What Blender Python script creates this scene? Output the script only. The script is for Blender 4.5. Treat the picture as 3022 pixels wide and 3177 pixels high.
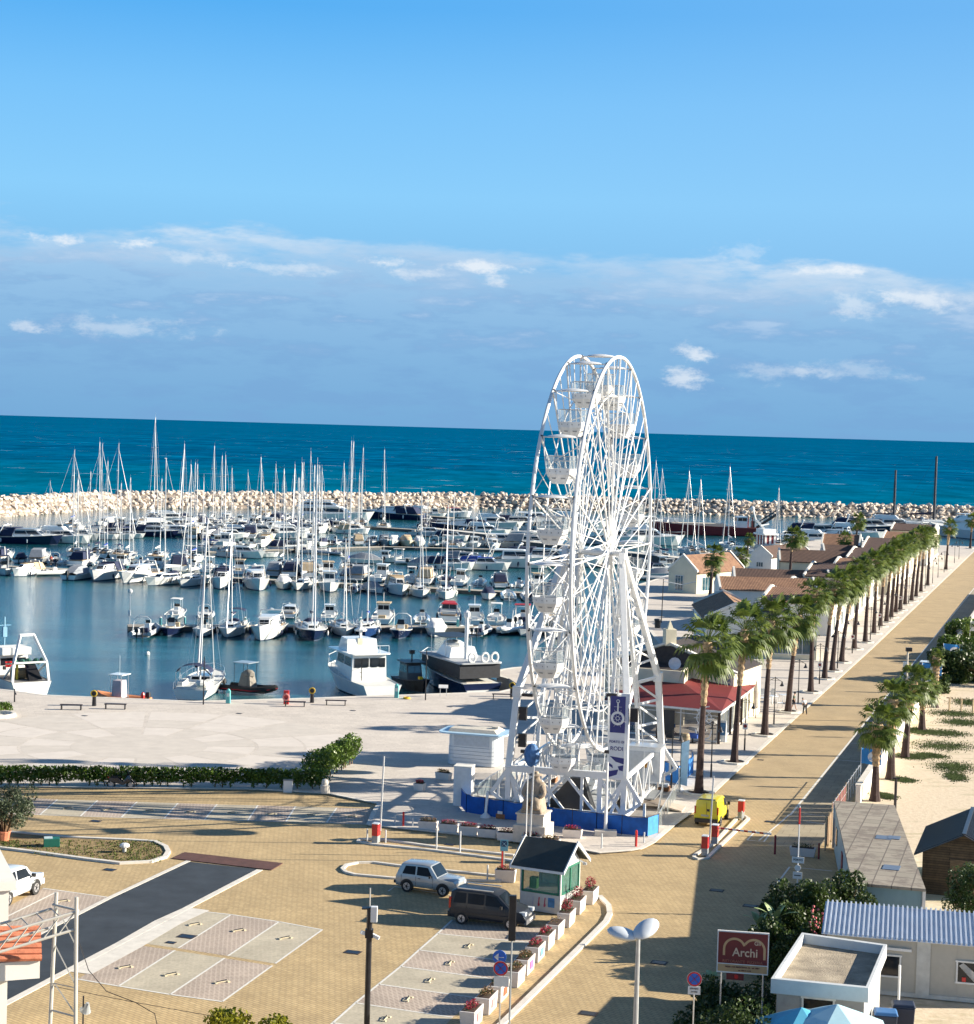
import bpy, bmesh, math, random
from mathutils import Vector, Matrix
for o in list(bpy.data.objects): bpy.data.objects.remove(o)
S = bpy.context.scene; COL = S.collection
R_ = math.radians
# ------------------------------------------------ camera (a telephoto view from a balcony 26 m up)
F_PX = 5800.0; CXP, CYP = 1511.0, 1588.5; CAMH = 26.0
ROLL = math.atan(.0281); PITCH = math.atan(258.9 / F_PX)
FW = Vector((0, math.cos(PITCH), -math.sin(PITCH))); U0 = Vector((0, math.sin(PITCH), math.cos(PITCH)))
CR = Vector((math.cos(ROLL), 0, 0)) + U0 * math.sin(ROLL); CU = Vector((-math.sin(ROLL), 0, 0)) + U0 * math.cos(ROLL)
cd = bpy.data.cameras.new("camera"); cam = bpy.data.objects.new("camera", cd); COL.objects.link(cam)
cd.sensor_fit = 'HORIZONTAL'; cd.sensor_width = 36.0; cd.lens = 36.0 * F_PX / 3022.0
cd.clip_start = 1.0; cd.clip_end = 400000.0
M = Matrix((CR, CU, -FW)).transposed().to_4x4(); M.translation = Vector((0, 0, CAMH)); cam.matrix_world = M
S.camera = cam
S.render.resolution_x = 974; S.render.resolution_y = 1024
S.view_settings.view_transform = 'Standard'; S.view_settings.look = 'None'; S.view_settings.gamma = 1; S.view_settings.exposure = 1.75
EXPO = 2.0 ** S.view_settings.exposure
# ------------------------------------------------ sun
SUN_EL, SUN_AZ = R_(19.5), R_(3.5)          # azimuth from +X towards +Y
sv = Vector((math.cos(SUN_AZ) * math.cos(SUN_EL), math.sin(SUN_AZ) * math.cos(SUN_EL), math.sin(SUN_EL)))
ld = bpy.data.lights.new("sun", 'SUN'); ld.energy = 3.7; ld.angle = R_(.5); ld.color = (1.0, .91, .76)
lo = bpy.data.objects.new("sun", ld); COL.objects.link(lo); lo.rotation_euler = sv.to_track_quat('Z', 'Y').to_euler(); lo.location = (60, 0, 80)
# ------------------------------------------------ world
def lin(c):
    return tuple((x / 12.92 if x <= .04045 else ((x + .055) / 1.055) ** 2.4) for x in [v / 255.0 for v in c])
W = bpy.data.worlds.new("World"); S.world = W; W.use_nodes = True
nt = W.node_tree; nt.nodes.clear()
def nn(nt, t, **k):
    n = nt.nodes.new(t)
    for a, b in k.items():
        if a.startswith('i_'): n.inputs[a[2:]].default_value = b
        else: setattr(n, a, b)
    return n
def math_n(nt, op, a, b=None, c=None, clamp=False):
    n = nt.nodes.new('ShaderNodeMath'); n.operation = op; n.use_clamp = clamp
    for i, v in enumerate((a, b, c)):
        if v is None: continue
        if isinstance(v, (int, float)): n.inputs[i].default_value = v
        else: nt.links.new(v, n.inputs[i])
    return n.outputs[0]
def mixc(nt, f, a, b, mode='MIX'):
    n = nt.nodes.new('ShaderNodeMix'); n.data_type = 'RGBA'; n.blend_type = mode
    for s, v in ((0, f), (6, a), (7, b)):
        if isinstance(v, (int, float)): n.inputs[s].default_value = v
        elif isinstance(v, tuple): n.inputs[s].default_value = (*v[:3], 1)
        else: nt.links.new(v, n.inputs[s])
    return n.outputs[2]
def ramp(nt, f, stops, interp='LINEAR'):
    n = nt.nodes.new('ShaderNodeValToRGB'); cr = n.color_ramp; cr.interpolation = interp
    while len(cr.elements) < len(stops): cr.elements.new(.5)
    for e, (p, c) in zip(cr.elements, stops):
        e.position = p; e.color = (*c[:3], 1) if isinstance(c, tuple) else (c, c, c, 1)
    nt.links.new(f, n.inputs[0]); return n.outputs[0]
def sstep(nt, v, a, b):
    n = nt.nodes.new('ShaderNodeMapRange'); n.interpolation_type = 'SMOOTHSTEP'
    nt.links.new(v, n.inputs[0]); n.inputs[1].default_value = a; n.inputs[2].default_value = b
    return n.outputs[0]
def noise(nt, vec, scale, detail=3, rough=.5, mp=None, dim='3D', dist=0):
    if mp:
        m = nt.nodes.new('ShaderNodeMapping'); m.inputs['Scale'].default_value = mp[0]
        if len(mp) > 1: m.inputs['Rotation'].default_value = mp[1]
        if len(mp) > 2: m.inputs['Location'].default_value = mp[2]
        nt.links.new(vec, m.inputs[0]); vec = m.outputs[0]
    n = nt.nodes.new('ShaderNodeTexNoise'); n.inputs['Scale'].default_value = scale; n.inputs['Detail'].default_value = detail
    n.inputs['Roughness'].default_value = rough; n.inputs['Distortion'].default_value = dist
    nt.links.new(vec, n.inputs['Vector']); return n.outputs[0]
SKY = lambda r, g, b: tuple(c / EXPO for c in lin((r, g, b)))
tc = nn(nt, 'ShaderNodeTexCoord').outputs['Generated']
sx = nt.nodes.new('ShaderNodeSeparateXYZ'); nt.links.new(tc, sx.inputs[0])
X, Z = sx.outputs[0], sx.outputs[2]
sky = nn(nt, 'ShaderNodeTexSky', sky_type='NISHITA', sun_disc=False, sun_elevation=SUN_EL, sun_rotation=R_(90) - SUN_AZ, altitude=20, air_density=1.0, dust_density=.6, ozone_density=2.0)
skyc = mixc(nt, 1.0, sky.outputs[0], (.026, .029, .034), 'MULTIPLY')
low = ramp(nt, Z, [(0.0, SKY(114, 166, 212)), (.05, SKY(122, 180, 226)), (.12, SKY(140, 207, 252)), (.17, SKY(122, 196, 251)), (.215, SKY(90, 177, 245)), (.3, SKY(78, 165, 241))])
side = sstep(nt, X, -.15, .32)
low = mixc(nt, math_n(nt, 'MULTIPLY', side, .35), low, SKY(150, 200, 245))
base = mixc(nt, sstep(nt, Z, .25, .6), low, skyc)
# cloud bank standing off the sea
n1 = noise(nt, tc, 1.0, 6, .6, ((9, 9, 34),))
n2 = noise(nt, tc, 1.0, 5, .62, ((22, 22, 95), (0, 0, 0), (3, 1, 2)))
n3 = noise(nt, tc, 1.0, 4, .5, ((3.2, 3.2, 4), (0, 0, 0), (7, 0, 1)))
edge = math_n(nt, 'ADD', .094, math_n(nt, 'MULTIPLY', math_n(nt, 'SUBTRACT', n1, .5), .055))
edge = math_n(nt, 'SUBTRACT', edge, math_n(nt, 'MULTIPLY', X, .028))
d = math_n(nt, 'SUBTRACT', edge, Z)
mask = sstep(nt, d, -.004, .016)
veil = math_n(nt, 'MULTIPLY', mask, .92)
grey = ramp(nt, Z, [(0.0, SKY(120, 173, 218)), (.035, SKY(133, 182, 224)), (.06, SKY(145, 190, 229)), (.11, SKY(172, 210, 242))])
dark = mixc(nt, math_n(nt, 'MULTIPLY', sstep(nt, n2, .42, .62), .55), grey, SKY(122, 168, 216))
cl = mixc(nt, veil, base, dark)
top = math_n(nt, 'MULTIPLY', sstep(nt, d, -.003, .004), sstep(nt, d, .026, .004))
puff = math_n(nt, 'MULTIPLY', math_n(nt, 'MULTIPLY', top, sstep(nt, n1, .45, .56)), sstep(nt, n3, .43, .53))
streak = math_n(nt, 'MULTIPLY', math_n(nt, 'MULTIPLY', sstep(nt, n2, .52, .72), mask), sstep(nt, Z, .03, .06))
wht = mixc(nt, sstep(nt, n2, .35, .6), SKY(196, 218, 240), SKY(240, 246, 252))
cl = mixc(nt, math_n(nt, 'MULTIPLY', streak, .6), cl, SKY(186, 212, 240))
cl = mixc(nt, math_n(nt, 'MULTIPLY', puff, .5, clamp=True), cl, wht)
cl = mixc(nt, math_n(nt, 'MULTIPLY', math_n(nt, 'MULTIPLY', math_n(nt, 'MULTIPLY', sstep(nt, d, -.004, .003), sstep(nt, d, .034, .002)), sstep(nt, n2, .36, .62)), .42), cl, SKY(206, 227, 246))
nd = noise(nt, tc, 1.0, 6, .68, ((60, 60, 130),)); nd2 = math_n(nt, 'MULTIPLY', math_n(nt, 'SUBTRACT', nd, .46), 5.5)
for x0, z0, a, b, s_ in ((-0.2221, 0.0922, 0.0103, 0.0029, 0.95),(-0.1861, 0.0907, 0.0100, 0.0029, 0.95),(-0.0568, 0.0862, 0.0112, 0.0024, 0.90),(-0.0055, 0.0856, 0.0134, 0.0029, 0.90),(-0.0002, 0.0800, 0.0066, 0.0034, 0.70),(0.1729, 0.0876, 0.0129, 0.0024, 0.95),(0.1055, 0.0299, 0.0103, 0.0052, 0.75),(0.1067, 0.0431, 0.0083, 0.0034, 0.80),(0.1893, 0.0700, 0.0103, 0.0059, 0.55),(0.2236, 0.0729, 0.0164, 0.0041, 0.75),(-0.2418, 0.0473, 0.0062, 0.0034, 0.50),(-0.1948, 0.0475, 0.0293, 0.0038, 0.40),(0.1280, 0.0966, 0.0121, 0.0041, 0.35),(-0.1558, 0.0850, 0.0155, 0.0028, 0.50),(-0.1075, 0.0819, 0.0207, 0.0024, 0.50),(-0.0413, 0.0808, 0.0103, 0.0028, 0.50),(0.1489, 0.0347, 0.0190, 0.0045, 0.35),(0.1900, 0.0356, 0.0224, 0.0038, 0.30)):
    dx = math_n(nt, 'DIVIDE', math_n(nt, 'SUBTRACT', X, x0), a); dz = math_n(nt, 'DIVIDE', math_n(nt, 'SUBTRACT', Z, z0), b)
    q_ = math_n(nt, 'ADD', math_n(nt, 'SQRT', math_n(nt, 'ADD', math_n(nt, 'MULTIPLY', dx, dx), math_n(nt, 'MULTIPLY', dz, dz))), nd2)
    cl = mixc(nt, math_n(nt, 'MULTIPLY', sstep(nt, q_, 1.8, .1), s_ * .9), cl, SKY(238, 245, 252))
bg = nt.nodes.new('ShaderNodeBackground'); nt.links.new(cl, bg.inputs[0]); bg.inputs[1].default_value = 1.0
wo = nt.nodes.new('ShaderNodeOutputWorld'); nt.links.new(bg.outputs[0], wo.inputs[0])
# ------------------------------------------------ geometry of the site
def G(x, y, z=0.0):
    "point of the level z that is seen at photograph position x, y"
    a = (x - CXP) / F_PX; b = (CYP - y) / F_PX; d = FW + CR * a + CU * b
    t = (z - CAMH) / d.z; return Vector((t * d.x, t * d.y, z))
def ZY(x, y, Y):
    a = (x - CXP) / F_PX; b = (CYP - y) / F_PX; d = FW + CR * a + CU * b; t = Y / d.y
    return Vector((t * d.x, Y, CAMH + t * d.z))
RA = R_(17.8); DS = Vector((math.sin(RA), math.cos(RA), 0)); DN = Vector((math.cos(RA), -math.sin(RA), 0))
def ST(s, t, z=0.0):
    p = DS * s + DN * t; p.z = z; return p
ROADROT = -RA            # local +Y turned onto the road's direction
WZ = -1.5
# ------------------------------------------------ tags and mesh builder
def tag(o, label=None, cat=None, group=None, kind=None):
    if label: o['label'] = label
    if cat: o['category'] = cat
    if group: o['group'] = group
    if kind: o['kind'] = kind
    return o
def empty(name, loc, rz=0.0, label=None, cat=None, group=None):
    o = bpy.data.objects.new(name, None); COL.objects.link(o); o.location = loc; o.rotation_euler = (0, 0, rz); o.empty_display_size = .2
    return tag(o, label, cat, group)
def copy_tree(o, parent=None):
    c = o.copy(); COL.objects.link(c)
    if parent: c.parent = parent
    for ch in KIDS.get(o.name, []): copy_tree_reg(ch, c)
    return c
KIDS = {}
def copy_tree_reg(o, parent):
    c = o.copy(); COL.objects.link(c); c.parent = parent
    KIDS.setdefault(parent.name, []).append(c)
    for ch in KIDS.get(o.name, []): copy_tree_reg(ch, c)
class MB:
    def __init__(s): s.v = []; s.f = []; s.m = []; s.mi = 0; s.T = None
    def add(s, vs, fs, mi=None):
        b = len(s.v); s.v += [tuple(s.T @ Vector(v)) if s.T else tuple(v) for v in vs]
        for f in fs: s.f.append([b + i for i in f]); s.m.append(s.mi if mi is None else mi)
    def box(s, c, d, rz=0.0, taper=1.0, ty=None):
        x, y, z = d[0] / 2, d[1] / 2, d[2] / 2; ty = taper if ty is None else ty
        vs = []
        for k, (a, b) in ((-1, (1, 1)), (1, (taper, ty))):
            for i, j in ((-1, -1), (1, -1), (1, 1), (-1, 1)):
                px, py = i * x * a, j * y * b
                vs.append((c[0] + px * math.cos(rz) - py * math.sin(rz), c[1] + px * math.sin(rz) + py * math.cos(rz), c[2] + k * z))
        s.add(vs, [(0, 3, 2, 1), (4, 5, 6, 7), (0, 1, 5, 4), (1, 2, 6, 5), (2, 3, 7, 6), (3, 0, 4, 7)])
        return s
    def tube(s, pts, r, n=6, caps=True):
        pts = [Vector(p) for p in pts]; rs = r if isinstance(r, (list, tuple)) else [r] * len(pts)
        vs = []; prev = None
        for i, p in enumerate(pts):
            d = (pts[min(i + 1, len(pts) - 1)] - pts[max(i - 1, 0)]).normalized()
            if prev is None:
                a = Vector((0, 0, 1)) if abs(d.z) < .9 else Vector((1, 0, 0)); u = d.cross(a).normalized()
            else: u = (prev - d * prev.dot(d)).normalized()
            prev = u; w = d.cross(u)
            for k in range(n):
                t = 2 * math.pi * k / n; vs.append(p + u * (math.cos(t) * rs[i]) + w * (math.sin(t) * rs[i]))
        fs = []
        for i in range(len(pts) - 1):
            for k in range(n): fs.append((i * n + k, i * n + (k + 1) % n, (i + 1) * n + (k + 1) % n, (i + 1) * n + k))
        if caps: fs.append(tuple(range(n))[::-1]); fs.append(tuple(range((len(pts) - 1) * n, len(pts) * n)))
        s.add(vs, fs); return s
    def beam(s, a, b, w, h=None):
        "square bar from a to b"
        h = h or w; a, b = Vector(a), Vector(b); d = (b - a).normalized(); up = Vector((0, 0, 1)) if abs(d.z) < .95 else Vector((0, 1, 0))
        u = d.cross(up).normalized() * (w / 2); v = u.normalized().cross(d) * (h / 2)
        vs = [p + i * u + j * v for p in (a, b) for i, j in ((-1, -1), (1, -1), (1, 1), (-1, 1))]
        s.add(vs, [(0, 1, 2, 3), (7, 6, 5, 4), (0, 4, 5, 1), (1, 5, 6, 2), (2, 6, 7, 3), (3, 7, 4, 0)]); return s
    def prism(s, poly, z0, z1, side=None):
        n = len(poly); a = sum(poly[i][0] * poly[(i + 1) % n][1] - poly[(i + 1) % n][0] * poly[i][1] for i in range(n))
        if a < 0: poly = poly[::-1]
        s.add([(p[0], p[1], z0) for p in poly] + [(p[0], p[1], z1) for p in poly], [tuple(range(n, 2 * n))])
        b = len(s.v) - 2 * n
        s.f.append([b + i for i in range(n)][::-1]); s.m.append(s.mi)
        for i in range(n):
            s.f.append([b + i, b + (i + 1) % n, b + n + (i + 1) % n, b + n + i]); s.m.append(s.mi if side is None else side)
        return s
    def sheet(s, poly, z):
        n = len(poly); a = sum(poly[i][0] * poly[(i + 1) % n][1] - poly[(i + 1) % n][0] * poly[i][1] for i in range(n))
        if a < 0: poly = poly[::-1]
        s.add([(p[0], p[1], z) for p in poly], [tuple(range(n))]); return s
    def strip(s, pts, w, z, h=0.0):
        "flat or raised ribbon of width w along pts"
        pts = [Vector((p[0], p[1], 0)) for p in pts]; L = []; Rr = []
        for i, p in enumerate(pts):
            d = (pts[min(i + 1, len(pts) - 1)] - pts[max(i - 1, 0)]).normalized(); n = Vector((-d.y, d.x, 0)) * w / 2
            L.append(p + n); Rr.append(p - n)
        k = len(pts)
        if h <= 0:
            s.add([(p.x, p.y, z) for p in L] + [(p.x, p.y, z) for p in Rr], [(i, k + i, k + i + 1, i + 1) for i in range(k - 1)])
        else:
            vs = [(p.x, p.y, zz) for zz in (z, z + h) for q in (L, Rr) for p in q]; fs = []
            for i in range(k - 1):
                fs += [(2 * k + i, 3 * k + i, 3 * k + i + 1, 2 * k + i + 1), (i, 2 * k + i, 2 * k + i + 1, i + 1), (k + i, k + i + 1, 3 * k + i + 1, 3 * k + i)]
            fs += [(0, k, 3 * k, 2 * k), (k - 1, 3 * k - 1, 4 * k - 1, 2 * k - 1)]
            s.add(vs, fs)
        return s
    def quad(s, a, b, c, d): s.add([a, b, c, d], [(0, 1, 2, 3)]); return s
    def lathe(s, c, prof, n=12, sq=1.0):
        vs = []; fs = []
        for r, z in prof:
            for k in range(n):
                t = 2 * math.pi * k / n; vs.append((c[0] + r * math.cos(t), c[1] + r * sq * math.sin(t), c[2] + z))
        for i in range(len(prof) - 1):
            for k in range(n): fs.append((i * n + k, i * n + (k + 1) % n, (i + 1) * n + (k + 1) % n, (i + 1) * n + k))
        fs.append(tuple(range(n))[::-1]); fs.append(tuple(range((len(prof) - 1) * n, len(prof) * n)))
        s.add(vs, fs); return s
    def ball(s, c, r, n=8, m=5):
        r = r if isinstance(r, (tuple, list)) else (r, r, r); vs = [(c[0], c[1], c[2] - r[2])]; fs = []
        for i in range(1, m):
            a = math.pi * i / m
            for k in range(n):
                t = 2 * math.pi * k / n; vs.append((c[0] + r[0] * math.sin(a) * math.cos(t), c[1] + r[1] * math.sin(a) * math.sin(t), c[2] - r[2] * math.cos(a)))
        vs.append((c[0], c[1], c[2] + r[2]))
        for k in range(n):
            fs.append((0, 1 + (k + 1) % n, 1 + k)); fs.append((len(vs) - 1, 1 + (m - 2) * n + k, 1 + (m - 2) * n + (k + 1) % n))
            for i in range(m - 2): fs.append((1 + i * n + k, 1 + i * n + (k + 1) % n, 1 + (i + 1) * n + (k + 1) % n, 1 + (i + 1) * n + k))
        s.add(vs, fs); return s
    def loft(s, rings, close=True, caps=True):
        n = len(rings[0]); vs = [p for r in rings for p in r]; fs = []
        for i in range(len(rings) - 1):
            for k in range(n if close else n - 1): fs.append((i * n + k, i * n + (k + 1) % n, (i + 1) * n + (k + 1) % n, (i + 1) * n + k))
        if caps: fs.append(tuple(range(n))[::-1]); fs.append(tuple(range((len(rings) - 1) * n, len(rings) * n)))
        s.add(vs, fs); return s
    def build(s, name, mat, parent=None, smooth=False, bevel=0.0, loc=None, rz=0.0, fix=True):
        me = bpy.data.meshes.new(name); me.from_pydata(s.v, [], s.f)
        mats = mat if isinstance(mat, (list, tuple)) else [mat]
        for m in mats: me.materials.append(m)
        if len(mats) > 1: me.polygons.foreach_set('material_index', s.m)
        if fix:
            bm = bmesh.new(); bm.from_mesh(me); bmesh.ops.recalc_face_normals(bm, faces=bm.faces); bm.to_mesh(me); bm.free()
        if smooth:
            me.polygons.foreach_set('use_smooth', [True] * len(me.polygons))
            try: me.set_sharp_from_angle(angle=R_(40))
            except Exception: pass
        me.update()
        o = bpy.data.objects.new(name, me); COL.objects.link(o)
        if loc is not None: o.location = loc
        o.rotation_euler = (0, 0, rz)
        if bevel:
            b = o.modifiers.new('bevel', 'BEVEL'); b.width = bevel; b.segments = 2; b.limit_method = 'ANGLE'
        if parent: o.parent = parent; KIDS.setdefault(parent.name, []).append(o)
        return o
# ------------------------------------------------ materials
MATS = {}
def pmat(name, col, rough=.6, metal=0.0, var=.12, scale=3.0, bump=0.0, bscale=20.0, coat=0.0, alpha=1.0, spec=.5, trans=0.0, dirt=0.0, mp=None):
    if name in MATS: return MATS[name]
    m = bpy.data.materials.new(name); m.use_nodes = True; t = m.node_tree; b = t.nodes['Principled BSDF']
    co = t.nodes.new('ShaderNodeTexCoord').outputs['Object']
    nz = noise(t, co, scale, 5, .6, mp)
    lo_ = tuple(c * (1 - var) for c in col); hi_ = tuple(min(c * (1 + var), 1) for c in col)
    c = ramp(t, nz, [(.3, lo_), (.7, hi_)])
    if dirt:
        n4 = noise(t, co, scale * .35, 6, .7)
        c = mixc(t, math_n(t, 'MULTIPLY', sstep(t, n4, .5, .72), dirt), c, tuple(x * .45 for x in col))
    t.links.new(c, b.inputs['Base Color'])
    b.inputs['Roughness'].default_value = rough; b.inputs['Metallic'].default_value = metal
    b.inputs['Coat Weight'].default_value = coat; b.inputs['Specular IOR Level'].default_value = spec
    b.inputs['Transmission Weight'].default_value = trans; b.inputs['Alpha'].default_value = alpha
    if bump:
        bp = t.nodes.new('ShaderNodeBump'); bp.inputs['Strength'].default_value = bump; bp.inputs['Distance'].default_value = .05
        t.links.new(noise(t, co, bscale, 4, .6), bp.inputs['Height']); t.links.new(bp.outputs[0], b.inputs['Normal'])
    MATS[name] = m; return m
def newmat(name):
    m = bpy.data.materials.new(name); m.use_nodes = True; t = m.node_tree; MATS[name] = m
    return m, t, t.nodes['Principled BSDF'], t.nodes.new('ShaderNodeTexCoord').outputs['Object']
def bump(t, b, h, strength=.4, dist=.02):
    bp = t.nodes.new('ShaderNodeBump'); bp.inputs['Strength'].default_value = strength; bp.inputs['Distance'].default_value = dist
    t.links.new(h, bp.inputs['Height']); t.links.new(bp.outputs[0], b.inputs['Normal'])
def brick(t, vec, c1, c2, cm, w, h, mortar, rot=0.0, scale=1.0, off=.5, smooth=.1):
    mp = t.nodes.new('ShaderNodeMapping'); mp.inputs['Rotation'].default_value = (0, 0, rot); t.links.new(vec, mp.inputs[0])
    n = t.nodes.new('ShaderNodeTexBrick'); t.links.new(mp.outputs[0], n.inputs['Vector']); n.offset = off
    n.inputs['Color1'].default_value = (*c1, 1); n.inputs['Color2'].default_value = (*c2, 1); n.inputs['Mortar'].default_value = (*cm, 1)
    n.inputs['Scale'].default_value = scale; n.inputs['Mortar Size'].default_value = mortar; n.inputs['Mortar Smooth'].default_value = smooth
    n.inputs['Brick Width'].default_value = w; n.inputs['Row Height'].default_value = h
    return n
def pavers(name, c1, c2, cm, w=.42, h=.21, mortar=.02, rot=0.0, patch=.2, streak=None):
    m, t, b, co = newmat(name)
    n = brick(t, co, c1, c2, cm, w, h, mortar, rot)
    nz = noise(t, co, .35, 5, .65); n5 = noise(t, co, 6.0, 4, .6)
    c = mixc(t, 1.0, n.outputs[0], ramp(t, nz, [(.3, 1 - patch), (.7, 1 + patch * .5)]), 'MULTIPLY')
    c = mixc(t, 1.0, c, ramp(t, n5, [(.3, .88), (.7, 1.08)]), 'MULTIPLY')
    n6 = noise(t, co, .12, 6, .7, ((1, 1, 1), (0, 0, 0), (9, 4, 0)))
    c = mixc(t, math_n(t, 'MULTIPLY', sstep(t, n6, .55, .7), .35), c, tuple(x * .5 for x in c1))
    n7 = noise(t, co, .5, 6, .75, ((1, .25, 1), (0, 0, R_(30)), (2, 7, 0))); c = mixc(t, math_n(t, 'MULTIPLY', sstep(t, n7, .58, .68), .22), c, tuple(x * .4 for x in c1))
    t.links.new(c, b.inputs['Base Color']); b.inputs['Roughness'].default_value = .85
    bump(t, b, n.outputs[1], -.3, .01)
    return m
white_paint = pmat('white_paint', (.73, .73, .72), .35, var=.05, coat=.2, dirt=.15)
white_hull = pmat('white_gelcoat', (.78, .78, .75), .25, var=.05, scale=1.2, coat=.4, dirt=.1)
cream = pmat('cream_plaster', (.70, .64, .48), .85, var=.07, scale=.8, dirt=.25, bump=.15)
whitewall = pmat('white_plaster', (.76, .73, .66), .85, var=.06, scale=.8, dirt=.25, bump=.15)
stone = pmat('pale_stone', (.62, .57, .50), .8, var=.12, scale=2, dirt=.3, bump=.4)
concrete = pmat('concrete', (.48, .46, .42), .9, var=.15, scale=1.5, dirt=.4, bump=.3)
dark_metal = pmat('dark_metal', (.035, .035, .04), .4, .6, var=.2)
black = pmat('black_plastic', (.02, .02, .022), .45, var=.2)
rubber = pmat('rubber', (.018, .018, .018), .8, var=.2)
navy = pmat('navy_canvas', (.012, .02, .06), .8, var=.25, bump=.2)
blue_canvas = pmat('blue_canvas', (.012, .05, .28), .75, var=.25, bump=.2)
grey_canvas = pmat('grey_canvas', (.25, .27, .30), .8, var=.15, bump=.2)
beige_canvas = pmat('beige_canvas', (.50, .38, .24), .8, var=.12, bump=.2)
white_canvas = pmat('white_canvas', (.74, .73, .70), .75, var=.08, bump=.25)
red_paint = pmat('red_paint', (.55, .02, .02), .4, var=.12, coat=.3)
darkred = pmat('dark_red', (.20, .018, .025), .55, var=.15)
glass_dark = pmat('dark_glass', (.012, .018, .025), .08, var=.3, scale=.8, spec=.45)
glass_blue = pmat('window_glass', (.03, .09, .12), .08, var=.5, scale=1.2, spec=.9)
alu = pmat('aluminium', (.62, .63, .64), .35, .7, var=.08)
mast_m = pmat('mast_alloy', (.66, .66, .66), .4, .25, var=.06)
teak = pmat('teak_wood', (.33, .22, .12), .7, var=.2, scale=6)
wood = pmat('weathered_wood', (.16, .10, .055), .8, var=.35, scale=3, bump=.4, mp=((1, 1, 8),))
terracotta = pmat('terracotta', (.50, .17, .09), .8, var=.25, scale=4, bump=.3)
# ================================================================ setting
def water_mat(name, c1, c2, c3, rough, wscale, strength, foam=False, spec=.5, mpx=(1, 1, 1), big=.012):
    m, t, b, co = newmat(name)
    a = noise(t, co, wscale, 6, .62, (mpx,)); g = noise(t, co, big, 6, .68, ((1, 3.0, 1),)); g2 = noise(t, co, big * 7, 6, .72, ((.35, 2.2, 1),))
    c = mixc(t, sstep(t, g, .38, .62), c1, c2)
    c = mixc(t, math_n(t, 'MULTIPLY', sstep(t, g2, .46, .62), .55), c, tuple(x * .55 for x in c1))
    if foam:
        sp = t.nodes.new('ShaderNodeSeparateXYZ'); t.links.new(co, sp.inputs[0])
        c = mixc(t, sstep(t, sp.outputs[1], 1500, 620), c, c3)
        g3 = noise(t, co, .09, 5, .7, ((.5, .16, 1),)); c = mixc(t, 1.0, c, ramp(t, g3, [(.35, .72), (.68, 1.28)]), 'MULTIPLY')
        f1 = noise(t, co, .035, 7, .75, ((.5, 1.6, 1),)); f2 = noise(t, co, .004, 3, .5)
        c = mixc(t, math_n(t, 'MULTIPLY', sstep(t, f1, .63, .68), sstep(t, f2, .38, .5)), c, (.5, .6, .62))
    t.links.new(c, b.inputs['Base Color']); b.inputs['Roughness'].default_value = rough; b.inputs['IOR'].default_value = 1.33
    b.inputs['Specular IOR Level'].default_value = spec
    bump(t, b, a, strength, .25); return m
sea_m = water_mat('open_sea_water', (.0, .084, .200), (.0, .128, .265), (.0, .122, .215), .6, .35, .9, True, .0, (.6, 1.6, 1), .0022)
harb_m = water_mat('harbour_water', (.006, .070, .095), (.020, .135, .165), None, .09, 1.3, .42, False, .5, (.8, 1.5, 1), .02)
# breakwater centre line (world), harbour side at the water
BW = [Vector(p) for p in ((-215, 430), (-170, 462), (-130.4, 500), (-109.4, 570), (-53.8, 609), (-1.2, 641), (87, 640), (167, 650), (260, 668), (380, 690))]
sea = MB(); B_ = 160000
sea.sheet([(p.x, p.y + 8) for p in BW] + [(B_, 3000), (B_, B_), (-B_, B_), (-B_, 450)], WZ)
tag(sea.build('sea', sea_m), kind='structure')
hb = MB(); hb.sheet([(-260, 60), (420, 60), (380, 698)] + [(p.x, p.y + 8) for p in BW[::-1]][1:] + [(-900, 440), (-900, 60)], WZ - .004)
tag(hb.build('harbour_water', harb_m), kind='structure')
# land
def arc(c, r, a0, a1, n): return [(c[0] + r * math.cos(R_(a0 + (a1 - a0) * i / n)), c[1] + r * math.sin(R_(a0 + (a1 - a0) * i / n))) for i in range(n + 1)]
QUAY = [(-160, 182), (-52, 178.5), (-44.5, 175), (-40.9, 172.7), (-26.6, 171.4), (-18, 174.7), (1.7, 183.3), (4, 187.2)] + arc((8.5, 197.5), 7, 215, 90, 8) + [(14, 205), (23, 210), (21.9, 227.8), (22, 254.3), (26.5, 319), (31, 333)]
far1, far2 = ST(478, -69), ST(478, -8)
LAND = QUAY + [(far1.x, far1.y), (far2.x, far2.y), (210, 470), (420, 455), (420, -60), (-160, -60)]
tan_p = pavers('tan_pavers', (.56, .415, .215), (.47, .34, .17), (.33, .24, .13), .40, .20, .022, R_(40), .16)
road_m = pavers('road_surface', (.50, .375, .205), (.45, .33, .18), (.34, .25, .145), .26, .13, .012, R_(17), .16)
plaza_m = pavers('plaza_stone', (.64, .575, .50), (.58, .52, .455), (.46, .41, .36), 1.2, .6, .012, R_(-17), .12)
plaza_w = pmat('plaza_band_pale', (.64, .58, .515), .8, var=.06, scale=.8, dirt=.1)
plaza_g = pmat('plaza_band_grey', (.575, .52, .455), .8, var=.08, scale=.8, dirt=.1)
kerb_m = pmat('kerb_stone', (.66, .62, .55), .8, var=.1, scale=2, dirt=.3)
line_m = pmat('road_paint', (.70, .68, .62), .7, var=.12, scale=6, dirt=.3)
stallA = pavers('stall_grey_pavers', (.50, .44, .33), (.43, .385, .29), (.52, .46, .35), .30, .16, .025, R_(-50), .22)
stallB = pavers('stall_pink_pavers', (.37, .29, .24), (.315, .245, .205), (.55, .46, .37), .30, .16, .035, R_(-50), .22)
rubber_m = pmat('dark_ramp_cover', (.035, .043, .052), .75, var=.3, scale=.6, dirt=.2, bump=.2)
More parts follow.
